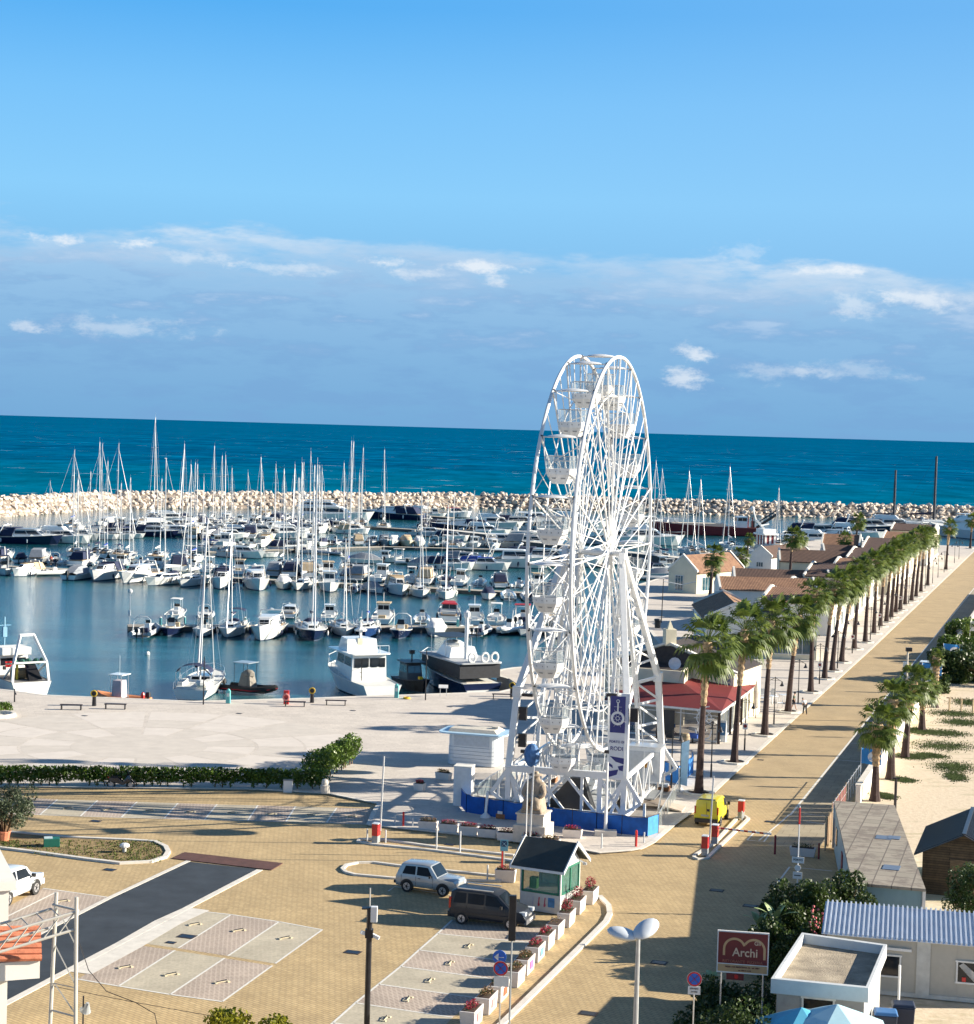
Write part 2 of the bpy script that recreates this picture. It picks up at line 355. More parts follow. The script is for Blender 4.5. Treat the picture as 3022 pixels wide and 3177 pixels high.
rust_m = pmat('brown_mat', (.10, .045, .035), .8, var=.25, scale=2, bump=.3)
g_ = MB(); g_.sheet(LAND, 0.0); tag(g_.build('ground', tan_p), kind='structure')
PZ = .12
kerbline = [G(2997, 1733, PZ), G(2700, 2014, PZ), G(2240, 2430, PZ), G(2160, 2507, PZ), G(2088, 2558, PZ), G(2025, 2612, PZ), G(1990, 2630, PZ), G(1952, 2637, PZ), G(1862, 2644, PZ), G(1685, 2612, PZ), G(1400, 2584, PZ), G(1143, 2557, PZ), G(1160, 2520, PZ), G(1178, 2492, PZ), G(1020, 2460, PZ), G(800, 2447, PZ), G(0, 2437, PZ), G(-900, 2420, PZ)]
k0 = ST(478, -25.3); kerbline = [Vector((k0.x, k0.y, 0))] + kerbline
SLAB = QUAY + [(far1.x, far1.y)] + [(p.x, p.y) for p in kerbline]
sl = MB(); sl.prism(SLAB, -4.0, PZ, side=1); sl.mi = 0
tag(sl.build('pavement', [plaza_m, concrete]), kind='structure')
kb = MB(); kb.strip([(p.x, p.y) for p in kerbline], .36, PZ - .02, .03); tag(kb.build('kerb', kerb_m), kind='structure')
qe = MB(); qe.strip(QUAY[:8], .5, PZ - .02, .035); qe.strip(QUAY[8:], .5, PZ - .02, .035); tag(qe.build('quay_edge', kerb_m), kind='structure')
# deck of pale planks on the promenade side, seen as bands
band = MB()
for s0 in range(0, 13): a, b_ = ST(150 + s0 * 22, -33), ST(150 + s0 * 22, -25.9); band.strip([a, b_], .5, PZ + .004)
tag(band.build('promenade_bands', plaza_g), kind='structure')
# circle set in the plaza
C0 = Vector((-27.0, 146.9)); pg = MB(); pw = MB()
pg.sheet(arc(C0, 5.3, 0, 355, 71), PZ + .004)
for i in range(16):
    a0 = i * 22.5 + 8; t0 = pw if i % 2 else pg
    def wedge(mb, r0, r1, a, b): mb.sheet(arc(C0, r1, a, b, 4) + arc(C0, r0, b, a, 4), PZ + .004)
    wedge(t0, 5.34, 9.1, a0 + .8, a0 + 21.7)
    t1 = pg if i % 2 else pw
    for r0, r1 in ((9.4, 13.0), (13.2, 17.5)):
        if r1 > 14 and 200 < a0 % 360 < 340: continue
        d0 = .8; wedge(t1 if r0 < 10 else (pg if i % 4 == 1 else pw), r0, r1, a0 + d0, a0 + 22.5 - d0)
tag(pg.build('plaza_rose_grey', plaza_g, fix=False), kind='structure'); tag(pw.build('plaza_rose_pale', plaza_w, fix=False), kind='structure')
# road along the palms
rd = MB(); p = [ST(s, t) for s, t in ((136, -25.12), (478, -25.12), (478, -18.6), (130, -18.6))]
rd.sheet([(q.x, q.y) for q in p], .004); tag(rd.build('road', road_m), kind='structure')
park_m = pavers('parking_strip_pavers', (.40, .335, .225), (.345, .29, .20), (.24, .20, .14), 1.1, 1.1, .02, R_(17), .2)
ps = MB(); p = [ST(s, t) for s, t in ((118, -18.5), (478, -18.5), (478, -15.3), (118, -15.3))]
ps.sheet([(q.x, q.y) for q in p], .004); tag(ps.build('parking_strip', park_m), kind='structure')
def line_px(mb, pts, w=.12, z=.012): mb.strip([G(*q) for q in pts], w, z)
ln = MB(); a, b_ = ST(128, -18.6), ST(478, -18.6); ln.strip([a, b_], .16, .010)
for k in range(11): a, b_ = ST(134 + k * 9, -18.4), ST(134 + k * 9, -15.6); ln.strip([a, b_], .10, .010) if k > 1 else None
line_px(ln, [(2355, 2608), (2430, 2545), (2450, 2527)]); line_px(ln, [(2398, 2640), (2300, 2760), (2395, 2757)]) if False else None
line_px(ln, [(2405, 2750), (2450, 2690), (2582, 2703)]); line_px(ln, [(2318, 2607), (2346, 2577), (2392, 2583)]); line_px(ln, [(2318, 2607), (2370, 2612), (2392, 2583)])
line_px(ln, [(2495, 2525), (2560, 2532)]); line_px(ln, [(2500, 2550), (2590, 2560)])
# stalls
def sheet_px(mb, pts, z): mb.sheet([tuple(G(*q)[:2]) for q in pts], z)
def lerp(a, b, t): return tuple(a[i] + (b[i] - a[i]) * t for i in range(len(a)))
sa, sb = MB(), MB()
cols = [((600, 2825), (240, 3038)), ((717, 2838), (368, 3060)), ((866, 2860), (528, 3086)), ((1000, 2885), (690, 3108))]
for i in range(3):
    for j in range(2):
        A, B2 = cols[i], cols[i + 1]; t0, t1 = (0, .47) if j == 0 else (.5, 1)
        q = [lerp(A[0], A[1], t0), lerp(B2[0], B2[1], t0), lerp(B2[0], B2[1], t1), lerp(A[0], A[1], t1)]
        sheet_px(sb if (i + j) % 2 else sa, q, .004)
        line_px(ln, [q[1], q[2]] if j == 0 else [q[1], q[2]], .11)
line_px(ln, [c[0] for c in cols], .12); line_px(ln, [c[1] for c in cols], .12)
rowB = [((1404, 2854), (1700, 2880)), ((1358, 2897), (1655, 2926)), ((1300, 2948), (1598, 2986)), ((1243, 2999), (1535, 3038)), ((1175, 3054), (1475, 3096)), ((1103, 3112), (1405, 3157)), ((1033, 3174), (1340, 3222)), ((950, 3245), (1270, 3292))]
for i in range(7):
    sheet_px(sb if i % 2 == 0 else sa, [rowB[i][0], rowB[i][1], rowB[i + 1][1], rowB[i + 1][0]], .004)
    line_px(ln, list(rowB[i + 1]), .12)
line_px(ln, [r[0] for r in rowB], .12)
tops = [(54, 2473), (178, 2481), (302, 2484), (425, 2488), (552, 2492), (673, 2496), (800, 2499), (917, 2502), (1045, 2506), (1165, 2510)]
bots = [(-5, 2524), (123, 2529), (249, 2533), (376, 2537), (509, 2540), (634, 2544), (768, 2547), (887, 2550), (1013, 2553), (1141, 2558)]
tops = [(-70, 2466)] + tops; bots = [(-133, 2519)] + bots
for i in range(10):
    sheet_px(sb if i % 2 else sa, [tops[i], tops[i + 1], bots[i + 1], bots[i]], .004)
    line_px(ln, [tops[i + 1], bots[i + 1]], .12)
line_px(ln, bots, .08)
sheet_px(sb, [(133, 2756), (341, 2785), (240, 2838), (0, 2958), (-150, 3030), (-200, 2930)], .004)
line_px(ln, [(-60, 2885), (175, 2768)], .12); line_px(ln, [(133, 2756), (341, 2785)], .12)
tag(sa.build('grey_parking_bays', stallA), kind='structure'); tag(sb.build('pink_parking_bays', stallB), kind='structure')
line_px(ln, [(1205, 2765), (1225, 2751), (1400, 2778)], .1)
tag(ln.build('road_markings', line_m, fix=False), kind='structure')
st = MB(); sheet_px(st, [(581, 2673), (800, 2697), (240, 2993), (-200, 3226), (-200, 3063), (341, 2785)], .006); tag(st.build('ramp_path', rubber_m), kind='structure')
ks = MB(); ks.strip([G(x, y) for x, y in ((585, 2671), (341, 2785), (0, 2960), (-200, 3063))], .3, -.01, .03); ks.strip([G(x, y) for x, y in ((806, 2699), (240, 2996), (-200, 3229))], .38, -.01, .03)
pts = [G(x, y) for x, y in ((612, 2820), (520, 2862), (395, 2935), (240, 3018))]; ks.strip(pts, 1.5, .016)
tag(ks.build('ramp_border', kerb_m), kind='structure')
mt = MB(); sheet_px(mt, [(573, 2646), (877, 2680), (842, 2701), (533, 2665)], .05); mt.prism([tuple(G(x, y)[:2]) for x, y in ((573, 2646), (877, 2680), (842, 2701), (533, 2665))], 0, .045)
tag(mt.build('floor_mat', rust_m), 'wide rust brown mat lying across the top end of the dark ramp path', 'mat')
# kerbs of the car park islands
kk = MB()
def kerb_px(pts, w=.22, h=.12): kk.strip([G(*q) for q in pts], w, -.01, h)
kerb_px([(1400, 3330), (1560, 3177), (1700, 3040), (1820, 2922), (1880, 2862), (1892, 2838), (1888, 2812), (1860, 2783)], .3)
kerb_px([(1556, 2737), (1220, 2727), (1100, 2716), (1072, 2708), (1062, 2698), (1075, 2686), (1110, 2679), (1160, 2678), (1236, 2688), (1560, 2722)])
kerb_px([(1598, 2673), (1350, 2641), (1160, 2622), (1110, 2613), (1116, 2606), (1170, 2605), (1370, 2632), (1595, 2656)], .24)
kerb_px([(2155, 2656), (2214, 2621), (2289, 2538), (2312, 2534), (2322, 2542), (2308, 2556), (2224, 2636), (2194, 2666), (2166, 2668), (2153, 2662), (2155, 2656)])
ISL = [(-150, 2572), (32, 2585), (213, 2601), (400, 2609), (480, 2614), (514, 2630), (522, 2646), (512, 2662), (469, 2676), (373, 2681), (266, 2668), (107, 2646), (0, 2633), (-150, 2612), (-150, 2572)]
kerb_px(ISL, .3, .14)
tag(kk.build('island_kerbs', kerb_m), kind='structure')
grass_dry = pmat('dry_grass_soil', (.27, .19, .085), .95, var=.35, scale=1.2, bump=.8, bscale=9)
gi = MB(); sheet_px(gi, ISL[:-1], .06); tag(gi.build('island_soil', grass_dry), kind='structure')
def tuft_field(name, mat, poly_fn, n, h, seed, lab):
    r = random.Random(seed); m = MB()
    for _ in range(n):
        p = poly_fn(r)
        if p is None: continue
        for k in range(3):
            a = r.uniform(0, 6.28); hh = h * r.uniform(.5, 1.2); w = .035; dx, dy = math.cos(a) * w, math.sin(a) * w; lx, ly = r.uniform(-.6, .6) * hh, r.uniform(-.6, .6) * hh
            m.add([(p[0] - dx, p[1] - dy, p[2]), (p[0] + dx, p[1] + dy, p[2]), (p[0] + lx, p[1] + ly, p[2] + hh)], [(0, 1, 2)])
    return tag(m.build(name, mat, fix=False), lab, 'grass', kind='stuff')
grass_m = pmat('grass_green', (.10, .13, .025), .8, var=.4, scale=.7)
def isl_pt(r):
    t = r.random() ** .6; x = -40 + 540 * r.random(); y = 2600 + 75 * r.random()
    if x < 100 and not 2592 < y < 2632: return None
    if not (2608 + abs(x - 260) * 0 < y < 2640 + (x - 0) * .07 + 4) : return None
    if x > 340 and r.random() < .4 or x < 60 or r.random() < .25: q = G(x, y, .06); return (q.x, q.y, q.z)
    return None
tuft_field('dry_grass', grass_m, isl_pt, 5000, .10, 3, 'tufts of dry green grass growing in the soil of the kerbed island')
# sand lot beyond the white wall
m, t, b, co = newmat('sand_and_weeds')
n1_ = noise(t, co, .22, 6, .68, ((1, 2.6, 1),)); n2_ = noise(t, co, 3, 5, .65); n3_ = noise(t, co, .10, 3, .5, ((1, 1, 1), (0, 0, 0), (4, 8, 0)))
c = ramp(t, n2_, [(.25, (.55, .43, .29)), (.7, (.72, .61, .46))])
c = mixc(t, math_n(t, 'MULTIPLY', math_n(t, 'MULTIPLY', sstep(t, n1_, .48, .6), sstep(t, n3_, .42, .52)), .4), c, (.30, .27, .12))
t.links.new(c, b.inputs['Base Color']); b.inputs['Roughness'].default_value = .95; bump(t, b, n2_, .6, .05)
sd = MB(); p = [ST(s, t_) for s, t_ in ((60, -8.4), (106, -8.2), (118.5, -11.6), (120, -14.8), (478, -15.0), (478, 60), (300, 150), (60, 60))]
sd.sheet([(q.x, q.y) for q in p], .008); tag(sd.build('sand', m), kind='structure')
WB = [(2963, 2215, 60, 9), (2983, 2242, 45, 9), (2930, 2275, 52, 9), (2930, 2315, 70, 13), (2957, 2381, 45, 15), (2965, 2411, 22, 10), (2848, 2268, 30, 8), (2831, 2348, 36, 7), (2890, 2345, 30, 6), (3010, 2180, 40, 10), (2800, 2420, 26, 6), (2745, 2470, 20, 6)]
def sand_pt(r):
    x, y, a, b_ = WB[min(r.randrange(14), 11)]; t = r.gauss(0, 1); q = G(x + a * .7 * t, y + b_ * .55 * r.gauss(0, 1) + t * 2, .008); return (q.x, q.y, q.z)
tuft_field('weeds', pmat('weed_green', (.085, .125, .03), .8, var=.4, scale=.7), sand_pt, 20000, .10, 5, 'patches of green weeds creeping over the bright sand')
# manholes
mh_m = pmat('manhole_iron', (.05, .035, .03), .7, var=.3)
MH = [(297, 2548, .7, 'in the tan lane between hedge side bays and soil island'), (340, 2699, .7, 'in tan paving just below the kerbed soil island'), (580, 2906, .9, 'larger of two beside the six pink and grey bays'), (530, 2925, .5, 'smaller of two beside the six pink and grey bays'), (1095, 2955, .8, 'on open tan paving right of the lone black pole top'), (1395, 2621, .6, 'behind the white bollards of the narrow kerb island'), (2224, 2763, .8, 'in shaded road, nearest the striped barrier island'), (2328, 2811, .8, 'in shaded road beside the dark bushes'), (2045, 2987, .8, 'in shaded road right of the double headed lamp post'), (1826, 3145, .8, 'in road at the lower edge between two lamp posts'), (2390, 2550, .7, 'in sunlit road right of the red barrier box'), (262, 2221 - 0, .5, 'on the pale plaza near two dark benches'), (742, 2214, .5, 'on the pale plaza in front of the red lifebuoy post'), (1095, 2205, .5, 'on pale plaza before the white wheelhouse boat'), (1395, 2193, .5, 'on pale plaza before the large black boat'), (2360, 2358, .5, 'in the road kerb side beside the second palm')]
for x, y, w, l in MH:
    z = PZ if y < 2300 else 0; q = G(x, y, z); mb = MB(); mb.box((0, 0, .012), (w, w * .75, .02)); mb.mi = 1; mb.box((0, 0, .024), (w * .8, w * .55, .008))
    tag(mb.build('manhole_cover', [mh_m, dark_metal], loc=q, rz=ROADROT), 'iron manhole cover ' + l, 'manhole cover', 'manhole covers set in the paving')
# ---------------------------------------------------------------- breakwater
rock_m = pmat('breakwater_limestone', (.60, .51, .42), .9, var=.28, scale=.35, bump=.5, bscale=2)
core_m = pmat('breakwater_core', (.22, .18, .145), .95, var=.3, scale=.5)
core = MB(); rings = []
for i, p in enumerate(BW):
    d = (BW[min(i + 1, len(BW) - 1)] - BW[max(i - 1, 0)]).normalized(); n = Vector((-d.y, d.x))
    hh = 2.9
    rings.append([(p.x + n.x * o_, p.y + n.y * o_, z) for o_, z in ((0.5, -4), (.5, WZ - .2), (6.0, hh - .3), (11, hh - .3), (17, WZ - .3), (17, -4))])
core.loft(rings, close=False, caps=False); cb = core.build('breakwater_core', core_m); tag(cb, 'dark packed rubble core under the pale breakwater boulders', 'breakwater')
rr = random.Random(11); rock_meshes = []
def rock_geo(r):
    bm = bmesh.new(); bmesh.ops.create_icosphere(bm, subdivisions=1, radius=1.0)
    for v in bm.verts:
        v.co *= r.uniform(.72, 1.15)
    for k in range(3):
        ax = Vector((r.uniform(-1, 1), r.uniform(-1, 1), r.uniform(-1, 1))).normalized(); lim = r.uniform(.45, .7)
        for v in bm.verts:
            e = v.co.dot(ax) - lim
            if e > 0: v.co -= ax * e
    for v in bm.verts: v.co = Vector((v.co.x * 1.25, v.co.y * 1.0, v.co.z * .85))
    vs = [v.co.copy() for v in bm.verts]; fs = [[v.index for v in f.verts] for f in bm.faces]; bm.free(); return vs, fs
ROCKS = [rock_geo(rr) for _ in range(8)]
seg = []
for i in range(len(BW) - 1):
    a, b_ = BW[i], BW[i + 1]; L = (b_ - a).length; d = (b_ - a) / L; seg.append((a, d, L, Vector((-d.y, d.x))))
rocks = []
for a, d, L, n in seg:
    k = 0.0
    while k < L:
        for row in range(6):
            o_ = 1.0 + row * 1.35 + rr.uniform(-.4, .4); z = WZ + .1 + min(row, 4.3) * 1.03 + rr.uniform(-.3, .3)
            p = a + d * (k + rr.uniform(-.8, .8)) + n * o_; s = rr.uniform(.62, 1.3)
            rocks.append((p.x, p.y, z, s, rr.randrange(8), rr.uniform(0, 6.28), rr.uniform(-.5, .5), rr.uniform(-.5, .5)))
        k += rr.uniform(1.05, 1.6)
vis = [q for q in rocks if abs(q[0] / q[1]) < .27]
vis.sort(key=lambda q: -q[3] / math.hypot(q[0], q[1])); single = vis[:300]; sset = set(id(q) for q in single)
rme = []
for vs, fs in ROCKS:
    mb = MB(); mb.add(vs, fs); o = mb.build('breakwater_boulder', rock_m); rme.append(o.data); bpy.data.objects.remove(o)
for q in single:
    o = bpy.data.objects.new('breakwater_boulder', rme[q[4]]); COL.objects.link(o); o.location = q[:3]; o.rotation_euler = (q[6], q[7], q[5]); o.scale = (q[3],) * 3
    tag(o, 'pale limestone boulder among many alike in the harbour breakwater', 'boulder', 'boulders of the breakwater')
rest = MB()
for q in rocks:
    if id(q) in sset or abs(q[0] / q[1]) > .45: continue
    vs, fs = ROCKS[q[4]]; T = Matrix.Translation(q[:3]) @ Matrix.Rotation(q[5], 4, 'Z') @ Matrix.Rotation(q[6], 4, 'X') @ Matrix.Scale(q[3], 4)
    rest.T = T; rest.add(vs, fs)
tag(rest.build('breakwater_boulders', rock_m), 'remaining mass of pale limestone boulders piled along the breakwater', 'boulders', 'boulders of the breakwater', 'stuff')
# ---------------------------------------------------------------- moles and pontoons
def pontoon(p0, p1, w, z0, z1, name, lab, cat, top, side):
    mb = MB(); a, b_ = Vector(p0[:2]), Vector(p1[:2]); d = (b_ - a).normalized(); n = Vector((-d.y, d.x)) * w / 2
    mb.prism([tuple(a - n), tuple(b_ - n), tuple(b_ + n), tuple(a + n)], z0, z1 - .08)
    mb.mi = 1; n *= 1.04; mb.prism([tuple(a - n), tuple(b_ - n), tuple(b_ + n), tuple(a + n)], z1 - .08, z1)
    return tag(mb.build(name, [side, top]), lab, cat)
dk = pmat('pontoon_deck', (.42, .37, .30), .8, var=.15, scale=3); dside = pmat('pontoon_side', (.06, .07, .075), .8, var=.3)
pontoon(G(1535, 1667, .3), G(2180, 1737, .3), 3.5, -4, .3, 'harbour_mole', 'concrete mole with dark face and white capping below the red barge', 'mole', kerb_m, dside)
pontoon((5, 450), (-14, 475), 3.5, -4, .31, 'harbour_mole', 'short bend at the left end of the concrete mole', 'mole', kerb_m, dside)
PONT = [('nearest floating pontoon, between quay boats and the second boat row', (396, 1941, -.9), (1790, 1947, -.9), 2.4), ('second floating pontoon, lined with cruisers moored bow out', (-150, 1748, -.9), (1760, 1846, -.9), 2.4), ('third floating pontoon with bare water in front of its middle', (640, 1712, -.9), (1180, 1696, -.9), 2.2), ('third pontoon continuing behind the covered boats', (1180, 1696, -.9), (1560, 1705, -.9), 2.2), ('long white edged pontoon in front of the far navy yacht', (1075, 1629, -.9), (1420, 1652, -.9), 2.2), ('distant pontoon below the far left sailboats', (-100, 1650, -.9), (820, 1650, -.9), 2.0), ('white edged pontoon right of the large white yacht', (1285, 1597, -.9), (1400, 1606, -.9), 3.0), ('pontoon under the white cruisers behind the big wheel', (1400, 1735, -.9), (1900, 1752, -.9), 2.2)]
for l, a, b_, w in PONT: pontoon(G(*a), G(*b_), w, -2, -.85, 'pontoon', l, 'pontoon', dk, dside)
# ================================================================ big wheel
def text_obj(s, size, mat, parent, loc, rot, name='lettering', align='CENTER', ext=.01, sx_=1.0, font_y='CENTER'):
    cu = bpy.data.curves.new(name, 'FONT'); cu.body = s; cu.size = size; cu.align_x = align; cu.align_y = font_y; cu.extrude = ext; cu.offset = size * .012
    o = bpy.data.objects.new(name, cu); COL.objects.link(o)
    me = bpy.data.meshes.new_from_object(o); bpy.data.objects.remove(o); bpy.data.curves.remove(cu)
    me.materials.clear(); me.materials.append(mat)
    o = bpy.data.objects.new(name, me); COL.objects.link(o); o.location = loc; o.rotation_euler = rot; o.scale = (sx_, 1, 1)
    if parent: o.parent = parent; KIDS.setdefault(parent.name, []).append(o)
    return o
WC = Vector((7.51, 129.0, PZ)); WA = R_(15.3)
wheel = empty('ferris_wheel', WC, -WA, 'tall white big wheel with open gondolas standing on the quay plaza', 'ferris wheel')
HZ = 17.65 - PZ; RR = 13.5; N = 20
wp = white_paint
for sd_ in (-1, 1):
    mb = MB(); n = 80; x = sd_ * 1.40
    pts = [(x, RR * math.sin(2 * math.pi * k / n), HZ + RR * math.cos(2 * math.pi * k / n)) for k in range(n + 1)]
    mb.tube(pts, .125, 8, caps=False); mb.build('rim', wp, wheel, smooth=True)
    mb = MB()
    pts = [(sd_ * 1.0, 10.9 * math.sin(2 * math.pi * k / 40), HZ + 10.9 * math.cos(2 * math.pi * k / 40)) for k in range(41)]
    mb.tube(pts, .045, 5, caps=False); mb.build('inner_ring', wp, wheel)
    for k in range(N):
        a = 2 * math.pi * k / N; s_, c_ = math.sin(a), math.cos(a)
        mb = MB(); mb.tube([(sd_ * 1.05, .5 * s_, HZ + .5 * c_), (x, (RR - .1) * s_, HZ + (RR - .1) * c_)], .062, 6)
        mb.build('spoke', wp, wheel)
        mb = MB(); b2 = a + 1.3; mb.tube([(sd_ * 1.1, .6 * math.sin(b2), HZ + .6 * math.cos(b2)), (x, RR * math.sin(a - .157), HZ + RR * math.cos(a - .157))], .034, 4); mb.build('tension_rod', wp, wheel)
mb = MB()
for k in range(N * 2):
    a = math.pi * k / N; b_ = math.pi * (k + 1) / N; s1 = 1 if k % 2 else -1
    mb.tube([(s1 * 1.0, 10.9 * math.sin(a), HZ + 10.9 * math.cos(a)), (-s1 * 1.0, 10.9 * math.sin(b_), HZ + 10.9 * math.cos(b_))], .035, 4)
for k in range(N):
    a = 2 * math.pi * k / N; s_, c_ = math.sin(a), math.cos(a)
    mb.tube([(-1.0, 10.9 * s_, HZ + 10.9 * c_), (1.0, 10.9 * s_, HZ + 10.9 * c_)], .04, 4)
    for r0, r1 in ((5.5, 10.9), (10.9, 5.5)):
        mb.tube([(-1.0 if r0 > 8 else -1.1, r0 * s_, HZ + r0 * c_), (1.0 if r1 > 8 else 1.1, r1 * s_, HZ + r1 * c_)], .032, 4)
    b_ = a + math.pi * 2 / N
    mb.tube([(1.4 * (1 if k % 2 else -1), RR * s_, HZ + RR * c_), (1.0 * (1 if k % 2 else -1), 10.9 * math.sin(b_), HZ + 10.9 * math.cos(b_))], .032, 4)
mb.build('cross_bracing', wp, wheel)
mb = MB(); mb.tube([(-2.1, 0, HZ), (2.1, 0, HZ)], .17, 12); mb.mi = 1
for x in (-1.15, -1.0, 1.0, 1.15): mb.tube([(x - .05, 0, HZ), (x + .05, 0, HZ)], .75, 16)
mb.mi = 0; mb.box((2.1, 0, HZ), (.3, .7, .75)); mb.box((-2.1, 0, HZ), (.3, .7, .75)); mb.build('hub', [wp, alu], wheel)
# gondola
g_grey = pmat('gondola_grey', (.30, .31, .32), .5, var=.1); gl = pmat('clear_panel', (.35, .40, .42), .1, alpha=.28, var=.05)
def gondola_parts(parent):
    mb = MB(); n = 8
    prof = [(.52, -2.95), (.62, -2.92), (.98, -2.35), (1.02, -1.98), (.96, -1.98), (.90, -2.3), (.5, -2.8)]
    mb.lathe((0, 0, 0), prof, n); mb.mi = 1
    for k in range(n):
        a = 2 * math.pi * (k + .5) / n; ca, sa_ = math.cos(a), math.sin(a); r1, r2 = .945, .80
        def P(u, r, z): return (ca * r - sa_ * u, sa_ * r + ca * u, z)
        for u0, u1 in ((-.26, -.20), (.20, .26)): mb.quad(P(u0, r1 + .008, -2.12), P(u1, r1 + .008, -2.12), P(u1 * .7, r2 - .015, -2.56), P(u0 * .7, r2 - .015, -2.56))
        mb.quad(P(-.15, r2 + .005, -2.56), P(.15, r2 + .005, -2.56), P(.13, r2 - .05, -2.64), P(-.13, r2 - .05, -2.64))
    tub = mb.build('tub', [wp, g_grey], parent)
    mb = MB()
    for k in range(n):
        a = 2 * math.pi * k / n; mb.tube([(.98 * math.cos(a), .98 * math.sin(a), -2.0), (.98 * math.cos(a), .98 * math.sin(a), -1.2)], .018, 4)
    mb.tube([(.98 * math.cos(2 * math.pi * k / n), .98 * math.sin(2 * math.pi * k / n), -1.2) for k in range(n + 1)], .022, 4, caps=False); mb.build('railing', alu, parent)
    mb = MB(); mb.add([(.985 * math.cos(2 * math.pi * k / n), .985 * math.sin(2 * math.pi * k / n), z) for z in (-1.96, -1.22) for k in range(n)], [(k, (k + 1) % n, n + (k + 1) % n, n + k) for k in range(n)]); mb.build('clear_panel', gl, parent)
    mb = MB(); mb.tube([(-1.35, 0, 0), (1.35, 0, 0)], .05, 6)
    for s_ in (-1, 1): mb.tube([(s_ * 1.2, 0, 0), (s_ * 1.13, 0, -1.0), (s_ * .98, 0, -2.0)], .04, 5)
    mb.mi = 1; mb.box((-1.33, 0, 0), (.12, .2, .22)); mb.box((1.33, 0, 0), (.12, .2, .22)); mb.build('hanger', [wp, dark_metal], parent)
    mb = MB(); prof = [(1.02, -.03), (1.08, 0), (.85, .10), (.35, .17), (0.02, .19)]
    mb.lathe((0, 0, .0), prof, 12, .72); mb.build('canopy', wp, parent, smooth=True)
    mb = MB(); mb.box((0, .35, -2.2), (1.2, .35, .35)); mb.box((0, -.35, -2.2), (1.2, .35, .35)); mb.build('seat', g_grey, parent)
g0 = empty('gondola', (0, 0, 0)); gondola_parts(g0); g0.parent = wheel; KIDS[wheel.name].append(g0)
for k in range(N):
    a = 2 * math.pi * k / N
    g = g0 if k == 0 else g0.copy()
    if k:
        COL.objects.link(g); g.parent = wheel
        for ch in KIDS[g0.name]: c_ = ch.copy(); COL.objects.link(c_); c_.parent = g
    g.location = (0, RR * math.sin(a), HZ + RR * math.cos(a))
# legs
def ladder(mb, a, b_, w=.32):
    a, b_ = Vector(a), Vector(b_); d = (b_ - a); L = d.length; d.normalize(); u = Vector((1, 0, 0)) * w / 2
    mb.beam(a - u, b_ - u, .06); mb.beam(a + u, b_ + u, .06)
    k = .3
    while k < L: mb.beam(a + d * k - u, a + d * k + u, .035); k += .42
KN = {}
for sx_ in (-1, 1):
    for sy_ in (-1, 1):
        top = Vector((sx_ * 1.95, sy_ * .3, HZ)); kn = Vector((sx_ * 3.7, sy_ * 5.9, 8.4)); ft = Vector((sx_ * 3.9, sy_ * 6.9, 3.4)); gr = Vector((sx_ * 3.9, sy_ * 6.9, .5))
        mb = MB(); mb.beam(top, kn, .42, .36); mb.beam(kn, ft, .45, .40); mb.box(kn, (.6, .6, .7)); mb.build('leg', wp, wheel, bevel=.03)
        t2 = Vector((sx_ * 2.0, sy_ * .2, HZ - .8)); k2 = Vector((sx_ * 2.4, sy_ * 4.2, 8.1)); f2 = Vector((sx_ * 2.5, sy_ * 5.2, 3.3))
        mb = MB(); mb.beam(t2, k2, .22); mb.beam(k2, f2, .24); mb.beam(kn, k2, .2)
        for q in range(5):
            a = top.lerp(kn, .25 + q * .15); b_ = t2.lerp(k2, .25 + q * .15); mb.beam(a, b_, .13)
            if q < 4: mb.beam(b_, top.lerp(kn, .4 + q * .15), .11)
        for q in range(4):
            a = kn.lerp(ft, q / 3); b_ = k2.lerp(f2, q / 3); mb.beam(a, b_, .15)
            if q < 3: mb.beam(b_, kn.lerp(ft, (q + 1) / 3), .12)
        mb.build('leg_bracing', wp, wheel)
        if sx_ == -1 or sy_ == 1 or True:
            mb = MB(); ladder(mb, Vector((sx_ * 2.9, sy_ * 5.6, 1.2)), Vector((sx_ * 2.0, sy_ * .9, HZ - .5)), .34); mb.build('ladder', alu if sy_ > 0 else wp, wheel)
        mb = MB(); o_ = 0
        mb.beam(ft, gr, .34); mb.beam((sx_ * 3.9, sy_ * 6.9, 3.4), (sx_ * 5.05, sy_ * 6.9, 1.7), .26, .24); mb.beam((sx_ * 5.05, sy_ * 6.9, 1.7), (sx_ * 4.0, sy_ * 6.9, 1.0), .2); mb.beam((sx_ * 5.3, sy_ * 6.9, 1.75), (sx_ * 5.35, sy_ * 7.1, .25), .16)
        mb.beam((sx_ * 3.9, sy_ * 6.9, 3.3), (sx_ * 3.0, sy_ * 6.9, .7), .2); mb.beam((sx_ * 4.6, sy_ * 6.9, 2.6), (sx_ * 4.6, sy_ * 6.9, 1.2), .14)
        mb.beam((sx_ * 2.3, sy_ * 6.9, 3.2), (sx_ * 2.3, sy_ * 6.9, .6), .3); mb.beam((sx_ * 3.9, sy_ * 6.9, .7), (sx_ * 2.3, sy_ * 6.9, 3.2), .16); mb.beam((sx_ * 2.3, sy_ * 6.9, .7), (sx_ * 3.9, sy_ * 6.9, 3.2), .16)
        mb.lathe((sx_ * 5.35, sy_ * 7.1, 0), [(.38, 0), (.38, .05), (.12, .3)], 10); mb.build('outrigger', wp, wheel)
